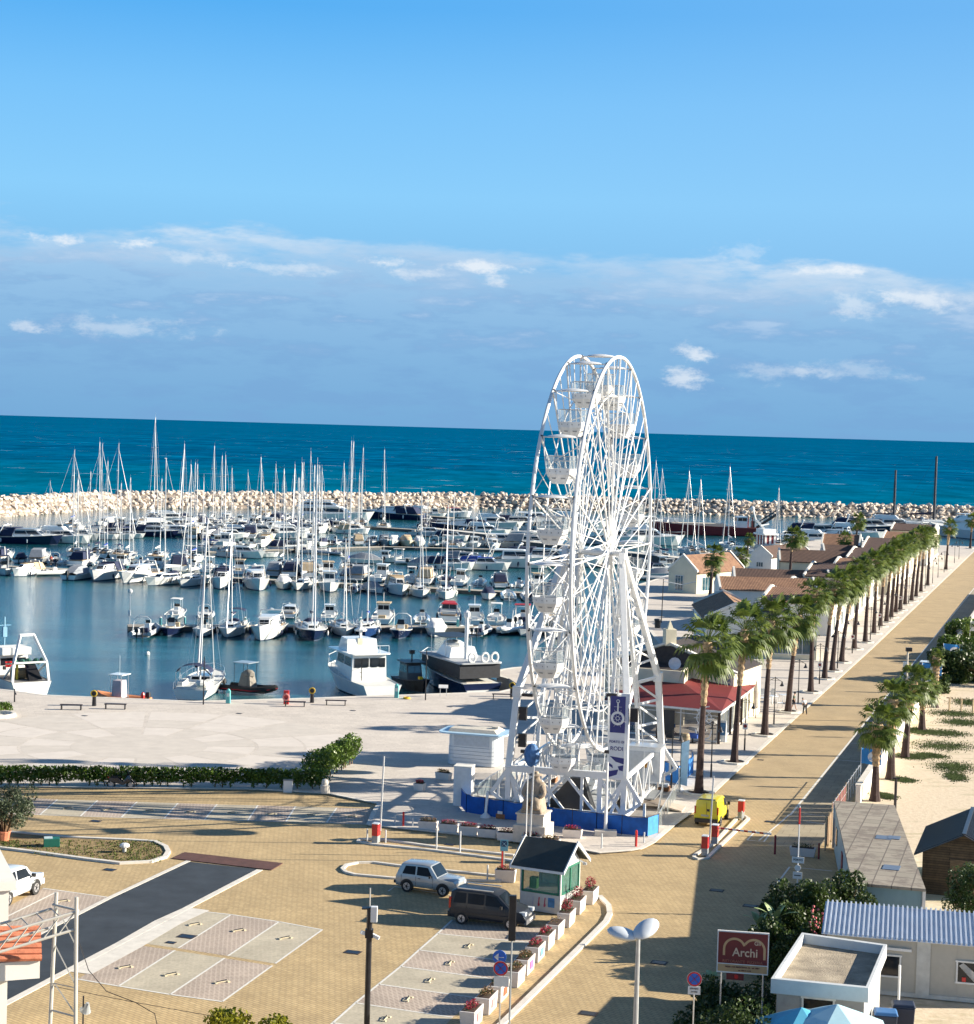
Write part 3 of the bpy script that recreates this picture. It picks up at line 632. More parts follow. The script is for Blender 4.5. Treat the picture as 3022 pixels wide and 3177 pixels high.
for sy_ in (-1, 1):
    y = sy_ * 6.9; mb = MB()
    mb.beam((-4.1, y, 3.4), (4.1, y, 3.4), .32, .42); mb.beam((-4.1, y, .8), (4.1, y, .8), .26, .34)
    mb.beam((-2.1, y, .8), (0, y, 3.2), .17); mb.beam((2.1, y, .8), (0, y, 3.2), .17); mb.beam((1.1, y, .8), (1.1, y, 3.3), .18); mb.beam((-1.1, y, .8), (-1.1, y, 3.3), .14)
    mb.beam((-2.1, y, 3.2), (0, y, .8), .15)
    mb.build('base_frame', wp, wheel)
for sx_ in (-1, 1):
    mb = MB(); x = sx_ * 3.9; mb.beam((x, -6.9, .7), (x, 6.9, .7), .28, .35); mb.beam((x, -6.9, 3.2), (x, 6.9, 3.2), .2, .25)
    for q in range(6): y0 = -6.9 + q * 2.3; mb.beam((x, y0, .8 if q % 2 else 3.1), (x, y0 + 2.3, 3.1 if q % 2 else .8), .13); mb.beam((x, y0, .7), (x, y0, 3.2), .12)
    mb.build('base_frame', wp, wheel)
# low blocks, deck, drive cover, cabinet, stair and banner
deck_m = pmat('grey_deck', (.35, .36, .36), .6, var=.15); brownblock = pmat('timber_block', (.28, .12, .05), .8)
mb = MB(); mb.box((0, 0, .62), (4.6, 11, .14)); mb.box((2.5, 1.5, .72), (4.5, 3.2, .1)); mb.build('boarding_deck', deck_m, wheel)
mb = MB(); mb.loft([[(-1.7, -6.2, .8), (1.7, -6.2, .8), (1.7, -5.0, .8), (-1.7, -5.0, .8)], [(.1, -6.0, 2.9), (1.0, -6.0, 2.9), (1.0, -5.4, 2.9), (.1, -5.4, 2.9)]]); mb.build('drive_cover', black, wheel)
mb = MB()
for x, y in ((-4.2, -6.9), (-1.2, -6.9), (2.0, -6.9), (4.2, -6.9), (-4.2, 6.9), (4.2, 6.9)):
    mb.mi = 0; mb.box((x, y, .18), (.8, .8, .3)); mb.mi = 1; mb.box((x, y, .42), (.6, .7, .18))
mb.build('footing', [brownblock, wp], wheel)
mb = MB(); mb.box((3.3, 4.4, 2.35), (2.3, 1.6, 2.5)); mb.mi = 1; mb.box((3.3, 4.4, 3.64), (2.45, 1.75, .1)); mb.mi = 2
for q in (-.38, .38): mb.box((3.3 + q * 1.5, 3.585, 2.3), (1.02, .02, 2.1))
cab = mb.build('control_cabinet', [wp, alu, pmat('cabinet_grey', (.5, .52, .54), .4)], wheel)
ye = pmat('warning_yellow', (.75, .33, .01), .5, var=.05)
mb = MB(); mb.add([(-.32, 0, 0), (.32, 0, 0), (0, 0, .56)], [(0, 1, 2)]); mb.mi = 1
mb.add([(-.03, -.006, .34), (.06, -.006, .34), (.0, -.006, .2), (.05, -.006, .2), (-.04, -.006, .06), (-.02, -.006, .17), (-.06, -.006, .18)], [(0, 1, 2), (2, 3, 4), (6, 5, 4), (0, 2, 6)])
for a, b_ in (((-.32, 0), (.32, 0)), ((.32, 0), (0, .56)), ((0, .56), (-.32, 0))): mb.beam((a[0], -.008, a[1]), (b_[0], -.008, b_[1]), .03, .03)
sgn = mb.build('warning_sign', [ye, black], cab, loc=(3.45, 3.56, 2.2)); 
mb = MB()
for y in (.2, 3.0):
    for k in range(9): mb.tube([(4.9, y, 1.35 - 0 * k), (4.9, y, 1.9)], .02, 4) if k == 0 else None
mb.loft([[(3.2, -.3, .72), (3.2, 1.4, .72), (3.2, 1.4, .82), (3.2, -.3, .82)], [(6.7, -.3, .0), (6.7, 1.4, .0), (6.7, 1.4, .1), (6.7, -.3, .1)]]); mb.build('boarding_ramp', pmat('ramp_boards', (.45, .37, .30), .8), wheel)
# banner on the front right leg
bl = pmat('banner_blue', (.028, .03, .17), .6, var=.08); bw = pmat('banner_white', (.66, .67, .70), .6, var=.05)
ban = MB(); BX0, BX1, BY = 2.9, 3.9, -7.18
def bq(mi, x0, x1, z0, z1, dy=0): ban.mi = mi; ban.quad((x0, BY - dy, z0), (x1, BY - dy, z0), (x1, BY - dy, z1), (x0, BY - dy, z1))
bq(0, BX0, BX1, 6.3, 8.7); bq(1, BX0, BX1, 3.3, 6.3); bq(0, BX0, BX1, 4.55, 4.55 + .001, .004)
ban.mi = 0
for (a, b_, c, d) in (((2.95, 4.75), (3.9, 4.65), (3.9, 4.25), (3.35, 4.4)), ((2.92, 4.3), (3.15, 4.15), (3.2, 3.95), (2.92, 4.1)), ((3.5, 4.1), (3.88, 4.2), (3.85, 3.8), (3.6, 3.85)), ((2.92, 3.75), (3.55, 3.9), (3.45, 3.55), (2.92, 3.35))):
    ban.add([(p[0], BY - .006, p[1]) for p in (a, b_, c, d)], [(0, 1, 2, 3)])
ban.mi = 1; cx, cz = 3.4, 7.25
for r0, r1 in ((.30, .46), (.10, .14)):
    n = 20
    for k in range(n):
        a, b_ = 2 * math.pi * k / n, 2 * math.pi * (k + 1) / n
        ban.add([(cx + r * math.cos(t_), BY - .008, cz + r * math.sin(t_)) for r, t_ in ((r0, a), (r1, a), (r1, b_), (r0, b_))], [(0, 1, 2, 3)])
for k in range(8):
    a = math.pi * k / 4 + .39; ban.beam((cx + .12 * math.cos(a), BY - .012, cz + .12 * math.sin(a)), (cx + .6 * math.cos(a), BY - .012, cz + .6 * math.sin(a)), .07, .01)
ban.beam((cx, BY - .014, cz + .3), (cx, BY - .014, cz + 1.0), .09, .01); ban.beam((cx - .25, BY - .014, cz + .75), (cx + .25, BY - .014, cz + .75), .07, .01); ban.tube([(cx + .1 * math.cos(t_ * .785), BY - .014, cz + 1.12 + .1 * math.sin(t_ * .785)) for t_ in range(9)], .025, 4)
bn = ban.build('banner', [bl, bw], wheel, fix=False)
text_obj('PORTO DI', .22, bl, bn, (3.4, BY - .01, 5.7), (R_(90), 0, 0)); text_obj('RODI', .36, bl, bn, (3.4, BY - .01, 5.25), (R_(90), 0, 0))
spk = MB()
for sx_, z in ((-3.75, 7.0), (-3.75, 5.2), (3.75, 7.4)): spk.box((sx_ + .55, -6.2, z), (.5, .35, .9))
for z in (8.2, 4.4): spk.box((-3.0, -5.9, z), (.7, .3, .2)); spk.box((2.6, -5.4, z + .3), (.7, .3, .2))
spk.build('loudspeaker', dark_metal, wheel)
mb = MB(); mb.ball((-2.3, -7.1, 4.4), (.55, .5, .8), 8, 6); mb.build('rolled_tarpaulin', pmat('blue_tarp', (.05, .14, .32), .7, bump=1, bscale=4, var=.4), wheel)
# glass railing with posts on the right and left flank, blue mesh fence in front
fence_blue = pmat('blue_mesh', (.0, .085, .36), .7, var=.3, scale=1.5); fence_blue2 = pmat('blue_mesh_lit', (.03, .22, .62), .7, var=.2)  # second mesh is a brighter copy, sunlight put into its colour
def px_fence(pts, h, mat, name, lab, cat, posts=1.8, top=True, pm=None, z0=.05, grp=None, sag=0.0):
    P_ = [G(x, y, PZ) for x, y in pts]; o = P_[0].copy(); root = empty(name, o, 0, lab, cat, grp); pm = pm or dark_metal
    for i in range(len(P_) - 1):
        a, b_ = P_[i] - o, P_[i + 1] - o; L = (b_ - a).length; n = max(1, round(L / posts)); nv = (b_ - a).normalized().cross(Vector((0, 0, 1))) * .012
        m2 = MB(); k = n * 2; vs = []
        r = random.Random(i + int(o.x * 10))
        for j in range(k + 1):
            q = a.lerp(b_, j / k); off = nv * r.uniform(-3, 3) * (j % 2)
            vs += [(q.x + off.x, q.y + off.y, z0), (q.x + off.x, q.y + off.y, h - sag * (j % 2))]
        m2.add(vs, [(2 * j, 2 * j + 2, 2 * j + 3, 2 * j + 1) for j in range(k)]); m2.build('panel', mat, root, fix=False)
        m3 = MB()
        for j in range(n + 1): q = a.lerp(b_, j / n); m3.tube([(q.x, q.y, 0), (q.x, q.y, h + .05)], .025, 5)
        if top: m3.tube([(a.x, a.y, h), (b_.x, b_.y, h)], .02, 4)
        m3.build('post', pm, root)
    return root
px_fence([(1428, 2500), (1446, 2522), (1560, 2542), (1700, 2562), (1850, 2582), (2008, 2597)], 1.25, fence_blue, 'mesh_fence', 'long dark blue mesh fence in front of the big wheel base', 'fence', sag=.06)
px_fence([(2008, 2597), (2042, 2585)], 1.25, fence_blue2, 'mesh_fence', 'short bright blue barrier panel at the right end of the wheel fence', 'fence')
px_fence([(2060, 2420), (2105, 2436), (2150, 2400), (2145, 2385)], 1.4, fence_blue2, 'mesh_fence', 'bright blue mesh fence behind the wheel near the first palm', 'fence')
gclear = pmat('railing_glass', (.30, .36, .36), .12, alpha=.35, var=.1); gclear2 = gclear
px_fence([(2042, 2578), (2112, 2455), (2098, 2410)], 1.15, gclear, 'glass_railing', 'clear panel railing along the right flank of the wheel', 'railing', pm=alu)
px_fence([(1460, 2500), (1580, 2420), (1620, 2400)], 1.2, gclear, 'glass_railing', 'clear panel railing along the left flank of the wheel', 'railing', pm=alu)
px_fence([(2040, 2560), (2062, 2440)], 1.1, gclear, 'glass_railing', 'inner clear railing beside the boarding ramp', 'railing', pm=alu)
# ================================================================ palms
def leaf_mat(name, c1, c2, tr=.35, rough=.5):
    m, t, b, co = newmat(name)
    n = noise(t, co, 1.1, 3, .6); c = ramp(t, n, [(.3, c1), (.7, c2)]); t.links.new(c, b.inputs['Base Color']); b.inputs['Roughness'].default_value = rough
    tr_ = t.nodes.new('ShaderNodeBsdfTranslucent'); t.links.new(c, tr_.inputs[0]); mx = t.nodes.new('ShaderNodeMixShader'); mx.inputs[0].default_value = tr
    t.links.new(b.outputs[0], mx.inputs[1]); t.links.new(tr_.outputs[0], mx.inputs[2]); t.links.new(mx.outputs[0], t.nodes['Material Output'].inputs[0]); return m
palm_g = leaf_mat('palm_frond_green', (.022, .06, .010), (.20, .25, .04), .35); palm_d = leaf_mat('palm_frond_dry', (.16, .12, .05), (.28, .20, .08), .2)
trunk_m = pmat('palm_trunk_lower', (.05, .03, .027), .9, var=.35, scale=2, bump=.8, bscale=6, mp=((1, 1, 5),)); boot_m = pmat('palm_leaf_bases', (.38, .27, .16), .9, var=.45, scale=3, bump=1.0, bscale=7)
def frond(mb, r, base, az, el, pl, fl, wind, droop):
    d = Vector((math.cos(az) * math.cos(el), math.sin(az) * math.cos(el), math.sin(el)))
    d = (d + Vector(wind)).normalized(); p = Vector(base); pts = [p.copy()]
    for k in range(3): p = p + d * pl / 3; pts.append(p.copy()); d = (d + Vector((0, 0, -droop))).normalized()
    mb.tube(pts, [.03, .022, .018, .012], 3, caps=False)
    up = Vector((0, 0, 1)) if abs(d.z) < .9 else Vector((1, 0, 0)); side = d.cross(up).normalized(); nrm = side.cross(d).normalized()
    nb = 11; c = pts[-1]
    for k in range(nb):
        a = R_(-78 + 156 * k / (nb - 1)); q = d * math.cos(a) + side * math.sin(a) + nrm * (.18 - abs(a) * .22)
        q.normalize(); L = fl * (1 - .28 * abs(a) / 1.4) * r.uniform(.85, 1.1); w = (side * math.cos(a) - d * math.sin(a)).normalized() * (fl * .075)
        m_ = c + q * L * .55; e = c + q * L * .9 + Vector((0, 0, -1)) * L * (.18 + droop * .5) + Vector(wind) * L * .15
        mb.add([c, m_ - w + nrm * .02, m_ + w, e], [(0, 1, 2), (1, 3, 2)])
def crown_mesh(seed, n=46, wind=(.28, .06, 0), R=1.0):
    r = random.Random(seed); g_, dmb = MB(), MB()
    for i in range(n):
        t = i / n; el = R_(82 - 112 * t ** .9) + r.uniform(-.15, .15); az = i * 2.399 + r.uniform(-.2, .2)
        frond(g_, r, (0, 0, -.5 * t), az, el, (1.05 + .35 * r.random()) * R, (1.05 + .25 * r.random()) * R, wind, .10 + .25 * t)
    for i in range(7):
        frond(dmb, r, (0, 0, -.5), i * 2.1, R_(-50 - 25 * r.random()), .6 * R, .7 * R, (0.05, 0, 0), .2)
    return g_, dmb
CROWNS = []
for sdd in (1, 2, 3, 4):
    a, b_ = crown_mesh(sdd); oa = a.build('crown', palm_g, fix=False); ob = b_.build('dry_fronds', palm_d, fix=False); CROWNS.append((oa.data, ob.data)); bpy.data.objects.remove(oa); bpy.data.objects.remove(ob)
def trunk_mesh(h, lean, r, skirt=.42, r0=.30):
    mb = MB(); pts = []; rs = []; n = 9
    for k in range(n + 1):
        t = k / n; z = h * (1 - skirt) * t; x = lean * (z / h) ** 1.5; pts.append((x, 0, z)); rs.append(r0 * (1.25 - .25 * min(1, t * 6)) * (1 - .38 * t))
    mb.tube(pts, rs, 8); b2 = MB(); pts = []; rs = []; n = 16
    for k in range(n + 1):
        t = k / n; z = h * (1 - skirt) + h * skirt * t; pts.append((lean * (z / h) ** 1.5, 0, z)); rs.append(r0 * (.66 + .45 * t) * (1.0 + (.22 if k % 2 else -.08)))
    b2.tube(pts, rs, 9)
    for k in range(46):
        t = r.random(); z = h * (1 - skirt) + h * skirt * t; a = r.uniform(0, 6.28); R0 = r0 * (.66 + .45 * t); x = lean * (z / h) ** 1.5
        c, s_ = math.cos(a), math.sin(a); w = .09
        b2.add([(x + c * R0 * .8 - s_ * w, s_ * R0 * .8 + c * w, z), (x + c * R0 * .8 + s_ * w, s_ * R0 * .8 - c * w, z), (x + c * (R0 + .17), s_ * (R0 + .17), z + .16)], [(0, 1, 2)])
    return mb, b2
def palm(base, h, lean, seed, lab, R=1.0, grp='palm trees along the promenade', skirt=.42, cat='palm tree', r0=.30):
    r = random.Random(seed); root = empty('palm_tree', base, r.uniform(-.3, .3), lab, cat, grp); tm, bm_ = trunk_mesh(h, lean, r, skirt, r0)
    tm.build('trunk', trunk_m, root, smooth=True); bm_.build('leaf_bases', boot_m, root)
    ca, cb_ = CROWNS[seed % 4]
    for nm, me in (('crown', ca), ('dry_fronds', cb_)):
        o = bpy.data.objects.new(nm, me); COL.objects.link(o); o.parent = root; o.location = (lean, 0, h); o.scale = (R, R, R * r.uniform(.92, 1.08)); o.rotation_euler = (0, 0, r.uniform(-.5, .5) + (0 if seed % 3 else .4))
    return root
ORD = ['first', 'second', 'third', 'fourth', 'fifth', 'sixth', 'seventh', 'eighth', 'ninth', 'tenth', 'eleventh', 'twelfth', 'thirteenth', 'fourteenth', 'fifteenth', 'sixteenth', 'seventeenth', 'eighteenth', 'nineteenth', 'twentieth']
def ordn(i):
    if i < 20: return ORD[i]
    T = {2: 'twenty', 3: 'thirty', 4: 'forty', 5: 'fifty'}[(i + 1) // 10]
    return (T[:-1] + 'ieth') if (i + 1) % 10 == 0 else T + ' ' + ORD[(i + 1) % 10 - 1]
PB = [(2168, 2462, 2195, 2015), (2278, 2366, 2312, 1975), (2372, 2281, 2395, 1945), (2445, 2209, 2478, 1925), (2515, 2148, 2522, 1860), (2558, 2106, 2590, 1835), (2582, 2082, 2618, 1820), (2611, 2055, 2650, 1805), (2650, 2014, 2670, 1775), (2684, 1993, 2700, 1760), (2711, 1966, 2722, 1748), (2731, 1944, 2748, 1740), (2750, 1930, 2768, 1722), (2765, 1916, 2785, 1712), (2779, 1901, 2795, 1706), (2793, 1893, 2810, 1702), (2808, 1876, 2822, 1690), (2828, 1865, 2850, 1676), (2842, 1852, 2862, 1668), (2857, 1837, 2872, 1668), (2878, 1817, 2886, 1672), (2935, 1768, 2947, 1640), (3010, 1702, 3018, 1618)]
for i, (x, y, cx_, cy_) in enumerate(PB):
    b_ = G(x, y, PZ); top = ZY(cx_, cy_, b_.y); h = max(7, top.z - PZ + (.55 if i < 6 else .4))
    palm(b_, h, (top.x - b_.x), i + 1, 'tall wind blown promenade palm, %s in the row from the big wheel' % ordn(i), R=(1.2 if i < 3 else 1.04 + .06 * math.sin(i * 2.3)) * (1 if i < 18 else .92))
    mb = MB(); q = b_
    mb.lathe((0, 0, 0), [(1.15, 0), (1.15, .14), (.85, .14), (.85, .02)], 8); mb.mi = 1; mb.lathe((0, 0, 0), [(.86, 0), (.86, .06)], 8)
    tag(mb.build('tree_ring', [kerb_m, pmat('dark_soil', (.06, .035, .025), .95)], loc=b_, rz=ROADROT + .39), 'low pale stone ring round the foot of the %s promenade palm' % ordn(i), 'tree ring', 'stone rings round the palms')
for i, (x, y, cx_, cy_, R, l) in enumerate([(2202, 1880, 2204, 1720, 1.0, 'slim palm left of the tiled roof, on the inner quay square'), (2290, 1800, 2300, 1725, .95, 'palm rising behind the dark roof nearest the striped gable house'), (2450, 1800, 2462, 1665, 1.15, 'palm with a full crown before the red fishing wheelhouse'), (2475, 1790, 2492, 1670, .8, 'smaller palm right beside the full crowned harbour palm'), (2612, 1760, 2614, 1670, .9, 'lone palm between the dark roofs and the white parapets'), (2655, 1700, 2657, 1615, 1.1, 'palm before the far black yacht, highest crown of the harbour side'), (2318, 1720, 2322, 1672, .75, 'small palm top beside the red barge stern'), (2202, 1860, 2208, 1765, .7, 'low palm just in front of the cream gable house'), (2445, 1730, 2440, 1690, .6, 'little palm behind the full crowned harbour palm')]):
    b_ = G(x, y, PZ); top = ZY(cx_, cy_, b_.y); palm(b_, max(3, top.z - PZ), .3, i + 30, l, R, 'palms among the harbour buildings', .35)
for i, (x, y, cx_, cy_, R) in enumerate([(2714, 2485, 2722, 2245, .95), (2763, 2418, 2770, 2170, .98), (2808, 2350, 2850, 2115, .85), (2860, 2265, 2862, 2125, .9), (2900, 2195, 2905, 2040, .45)]):
    b_ = G(x, y); top = ZY(cx_, cy_, b_.y); palm(b_, max(3.5, top.z), (top.x - b_.x) * .5, i + 50, ['nearest stout palm on the sand, behind the white wall and blue flag', 'second stout palm on the sand, its crown over the parking strip', 'third palm on the sand with a loose side frond', 'fourth palm on the sand near the timber posts', 'bare headed old palm on the sand beside the dark hedge'][i], R, 'palms on the sand lot', .55, r0=.36)
# ================================================================ buildings
def roof_mat(name, c1, c2, rot=0.0, w=.22, bmp=.8):
    m, t, b, co = newmat(name); mp = t.nodes.new('ShaderNodeMapping'); mp.inputs['Rotation'].default_value = (0, 0, rot); t.links.new(co, mp.inputs[0])
    wv = t.nodes.new('ShaderNodeTexWave'); wv.inputs['Scale'].default_value = .314 / w; wv.bands_direction = 'X'; wv.inputs['Distortion'].default_value = .6; wv.inputs['Detail'].default_value = 1; t.links.new(mp.outputs[0], wv.inputs[0])
    n = noise(t, co, 1.3, 5, .65); c = ramp(t, n, [(.3, c1), (.7, c2)]); c = mixc(t, 1.0, c, ramp(t, wv.outputs[1], [(.1, .45), (.6, 1.15)]), 'MULTIPLY')
    t.links.new(c, b.inputs['Base Color']); b.inputs['Roughness'].default_value = .85; bump(t, b, wv.outputs[1], bmp, .05); return m
tile_u = roof_mat('clay_roof_tiles', (.20, .10, .06), (.34, .19, .11)); tile_dark = roof_mat('brown_roof_tiles', (.085, .05, .04), (.13, .075, .055)); tile_y = roof_mat('clay_roof_tiles_cross', (.22, .12, .07), (.38, .22, .13), R_(90))
win_frame = pmat('window_frame_white', (.7, .7, .68), .5)
def wall_window(root, p, u, w, h, z, name='window', fr=win_frame, gl_=glass_blue, mull=1, out=None):
    "window centred at wall point p, running along unit u, facing out"
    f = MB(); n = out; d = .05
    a = Vector((p[0], p[1], z)); 
    def bx(cu, cz, wu, hz, dd, mb):
        c = a + u * cu + n * dd; ang = math.atan2(u.y, u.x); mb.box((c.x, c.y, c.z + cz), (wu, .06, hz), ang)
    bx(0, h / 2, w + .16, .08, d, f); bx(0, -h / 2, w + .16, .08, d, f); bx(-w / 2, 0, .08, h, d - .003, f); bx(w / 2, 0, .08, h, d - .003, f)
    for k in range(mull): bx(-w / 2 + w * (k + 1) / (mull + 1), 0, .06, h, d - .006, f)
    fo = f.build(name, fr, root); g2 = MB(); bx(0, 0, w, h, .012, g2); g2.build('pane', gl_, fo)
def gable(name, lab, cat, N, ang, Lu, Lv, eave, ridge, axis='u', wall=cream, roof=None, over=.35, coping=True, wins=(), z0=PZ, door=None, grp=None):
    """N: nearest corner, ang: bearing of the right hand wall; the left hand wall runs 90 deg anticlockwise"""
    u = Vector((math.sin(ang), math.cos(ang), 0)); v = Vector((-math.cos(ang), math.sin(ang), 0)); N = Vector((N[0], N[1], z0))
    root = empty(name, N, 0, lab, cat, grp); roof = roof or tile_dark
    P = lambda a, b_, z=0: u * a + v * b_ + Vector((0, 0, z))
    w = MB(); t = .22
    if axis == 'u':
        for a in (0, Lu):
            s_ = 1 if a == 0 else -1
            w.loft([[P(a, 0), P(a, Lv), P(a, Lv, eave), P(a, Lv / 2, ridge), P(a, 0, eave)], [P(a + s_ * t, 0), P(a + s_ * t, Lv), P(a + s_ * t, Lv, eave), P(a + s_ * t, Lv / 2, ridge), P(a + s_ * t, 0, eave)]])
        for b_ in (0, Lv):
            s_ = 1 if b_ == 0 else -1
            w.loft([[P(t, b_), P(Lu - t, b_), P(Lu - t, b_, eave - .05), P(t, b_, eave - .05)], [P(t, b_ + s_ * t), P(Lu - t, b_ + s_ * t), P(Lu - t, b_ + s_ * t, eave - .05), P(t, b_ + s_ * t, eave - .05)]])
    else:
        for b_ in (0, Lv):
            s_ = 1 if b_ == 0 else -1
            w.loft([[P(0, b_), P(Lu, b_), P(Lu, b_, eave), P(Lu / 2, b_, ridge), P(0, b_, eave)], [P(0, b_ + s_ * t), P(Lu, b_ + s_ * t), P(Lu, b_ + s_ * t, eave), P(Lu / 2, b_ + s_ * t, ridge), P(0, b_ + s_ * t, eave)]])
        for a in (0, Lu):
            s_ = 1 if a == 0 else -1
            w.loft([[P(a, t), P(a, Lv - t), P(a, Lv - t, eave - .05), P(a, t, eave - .05)], [P(a + s_ * t, t), P(a + s_ * t, Lv - t), P(a + s_ * t, Lv - t, eave - .05), P(a + s_ * t, t, eave - .05)]])
    w.build('wall', wall, root)
    r = MB(); k = .16
    def Q(l, c, z): return P(l, c, z) if axis == 'u' else P(c, l, z)
    LL, CC = (Lu, Lv) if axis == 'u' else (Lv, Lu); sl = (ridge - eave) / (CC / 2)
    i0 = t + .01 if coping else -over
    for sgn, c0, c1 in ((1, -over, CC / 2), (-1, CC + over, CC / 2)):
        z_e = eave - over * sl
        r.loft([[Q(i0, c0, z_e), Q(i0, c1, ridge), Q(i0, c1, ridge + k), Q(i0, c0, z_e + k)], [Q(LL - i0, c0, z_e), Q(LL - i0, c1, ridge), Q(LL - i0, c1, ridge + k), Q(LL - i0, c0, z_e + k)]])
    rf = r.build('roof', roof, root)
    if coping:
        c_ = MB()
        for l in (-.06, LL - .26):
            for c0, c1 in ((-.15, CC / 2), (CC + .15, CC / 2)):
                z_e = eave - .15 * sl + .02
                c_.loft([[Q(l, c0, z_e), Q(l, c1, ridge + .05), Q(l, c1, ridge + .42), Q(l, c0, z_e + .36)], [Q(l + .32, c0, z_e), Q(l + .32, c1, ridge + .05), Q(l + .32, c1, ridge + .42), Q(l + .32, c0, z_e + .36)]])
        c_.build('coping', whitewall, root)
    for side, pos, wz, ww, wh, mu in wins:
        if side == 'L': wall_window(root, P(0, pos), v, ww, wh, wz, out=-u, mull=mu)
        else: wall_window(root, P(pos, 0), u, ww, wh, wz, out=-v, mull=mu)
    return root, P, u, v
g = G(2160, 1843, PZ)
gable('gable_house', 'cream gabled house with striped blue gable window, left end of the harbour buildings', 'building', g, R_(38), 15, 5.4, 3.6, 6.0, 'u', cream, tile_u, wins=(('L', 3.3, 1.6, 1.5, 2.4, 2), ('R', 3.0, 1.5, 2.6, 2.2, 2), ('R', 7.0, 1.5, 2.2, 2.2, 1)))
N2 = G(2234, 1915, PZ); gable('tiled_house', 'long low house with ribbed clay tile roof behind the second palm', 'building', N2 + Vector((0, 0, 0)), R_(2), 9, -13.5, 4.0, 5.4, 'v', whitewall, tile_u, wins=())
N3 = G(2280, 1868, PZ); gable('dark_roofed_house', 'long house with dark brown roof and low chimney, behind the clay tiled house', 'building', N3, R_(4), 8, -14.5, 3.3, 4.9, 'v', whitewall, tile_dark)
N4 = G(2392, 1778, PZ); gable('gable_house', 'pale gabled house behind the dark roofs, below the red fishing wheelhouse', 'building', N4, R_(34), 18, 4.6, 3.1, 4.8, 'u', whitewall, tile_dark, wins=(('L', 2.4, 1.5, 1.4, .9, 2),))
N5 = G(2420, 1795, PZ); gable('dark_roofed_house', 'wide dark roofed house between two gabled houses, second row of the harbour buildings', 'building', N5, R_(6), 9, -13, 3.2, 5.0, 'v', cream, tile_dark)
N6 = G(2560, 1768, PZ); gable('harbour_shed', 'grey walled shed with brown roof behind the lone slim palm', 'building', N6, R_(4), 9, -9, 2.8, 4.6, 'v', concrete, tile_dark)
N7 = G(2665, 1745, PZ); gable('harbour_shed', 'farther shed with brown roof below the far black yacht', 'building', N7, R_(14), 10, 8, 3.2, 5.4, 'v', cream, tile_u)
# kiosk shop with wide shop window
g = G(2532, 2049, PZ); rt, P, u, v = gable('shop_house', 'cream shop with wide blue framed shop window behind the fourth palm', 'building', g, R_(3), 14, 7.2, 3.0, 5.3, 'u', cream, tile_dark, wins=(('L', 2.8, 1.5, 4.6, 1.7, 3),))
q = P(-.03, 2.6, 3.35); text_obj('TTERIA', .42, dark_metal, rt, q, (R_(90), 0, R_(-3)), ext=.012); q = P(-.03, 2.6, 2.85); text_obj('BAR', .22, dark_metal, rt, q, (R_(90), 0, R_(-3)), ext=.012)
g = G(2372, 2040, PZ); gable('tiled_house', 'grey shaded house with clay tile roof left of the cream shop', 'building', g, R_(2), 18, 7.0, 4.4, 6.0, 'u', whitewall, tile_y, wins=(('L', 1.5, 1.7, 1.1, 2.0, 0), ('L', 4.6, 1.7, 1.1, 2.0, 0)))
# white facades along the promenade
FAC = [(246, 17, 4.6, 6.6), (268, 19, 4.2, 6.2), (292, 20, 4.8, 7.0), (317, 19, 4.4, 6.4), (342, 22, 4.8, 6.8), (370, 20, 5.0, 7.4), (396, 17, 5.2, 7.6), (420, 14, 6.5, 8.4)]
for i, (s0, L, ev, rg) in enumerate(FAC):
    p = ST(s0, -31.2 - (i % 3) * .5); gable('promenade_house', 'sunlit cream house facing the palm row, %s counted from the cream shop' % ordn(i), 'building', p, RA, L, 9.5, ev - .5, rg - 1.3, 'v', cream if i % 2 else whitewall, tile_dark if i % 3 else tile_u,
          wins=tuple(('R', L * (k + .5) / 4, 1.5, 1.6, 1.9, 1) for k in range(4)) + (('L', 2.5, 1.6, 1.3, 1.3, 1), ('L', 6.5, 1.6, 1.3, 1.3, 1)), grp='cream houses along the promenade')
# ---------------------------------------------------------------- restaurant
B_ = Vector((20.1, 155.5, PZ)); rest_ = empty('restaurant', B_, 0, 'cream harbour restaurant with dark gabled roof and dark red canopy over glass walls', 'restaurant')
W_ = lambda x, y, z=0.0: Vector((x, y, z)) - B_ + Vector((0, 0, PZ))
canv = pmat('red_canopy', (.15, .014, .012), .7, var=.12, scale=.6, bump=.1); darkroof = pmat('dark_slates', (.045, .036, .034), .8, var=.25, scale=3, bump=.4)
Al, Bf, Cr, Cb, Pb, Pa_, In, Lf = (10.5, 160.0, 2.85), (20.1, 155.5, 2.85), (25.4, 172.3, 2.85), (23.6, 172.6, 3.6), (22.4, 166.4, 3.5), (18.9, 168.0, 3.9), (17.8, 164.1, 3.9), (12.6, 166.4, 3.9)
mb = MB()
for dz in (0, -.1): mb.add([W_(*p[:2], p[2] + dz) for p in (Al, Bf, In, Lf)], [(0, 1, 2, 3)]); mb.add([W_(*p[:2], p[2] + dz) for p in (Bf, Cr, Cb, Pb, Pa_, In)], [(0, 1, 3, 4), (1, 2, 3), (0, 4, 5)])
mb.build('canopy', canv, rest_)
mb = MB(); mb.beam(W_(*Al) - Vector((0, 0, .1)), W_(*Bf) - Vector((0, 0, .1)), .12, .16); mb.beam(W_(*Bf) - Vector((0, 0, .1)), W_(*Cr) - Vector((0, 0, .1)), .12, .16); mb.build('canopy_edge', win_frame, rest_)
gd = Vector((4.9, -2.3, 0)).normalized(); gn = Vector((-gd.y, gd.x, 0))     # facade line and the way to the back
def FP(x, z, back=0.0): t = (x - 16.8) / gd.x; q = Vector((16.8, 169.1, 0)) + gd * t + gn * back; return W_(q.x, q.y, z)
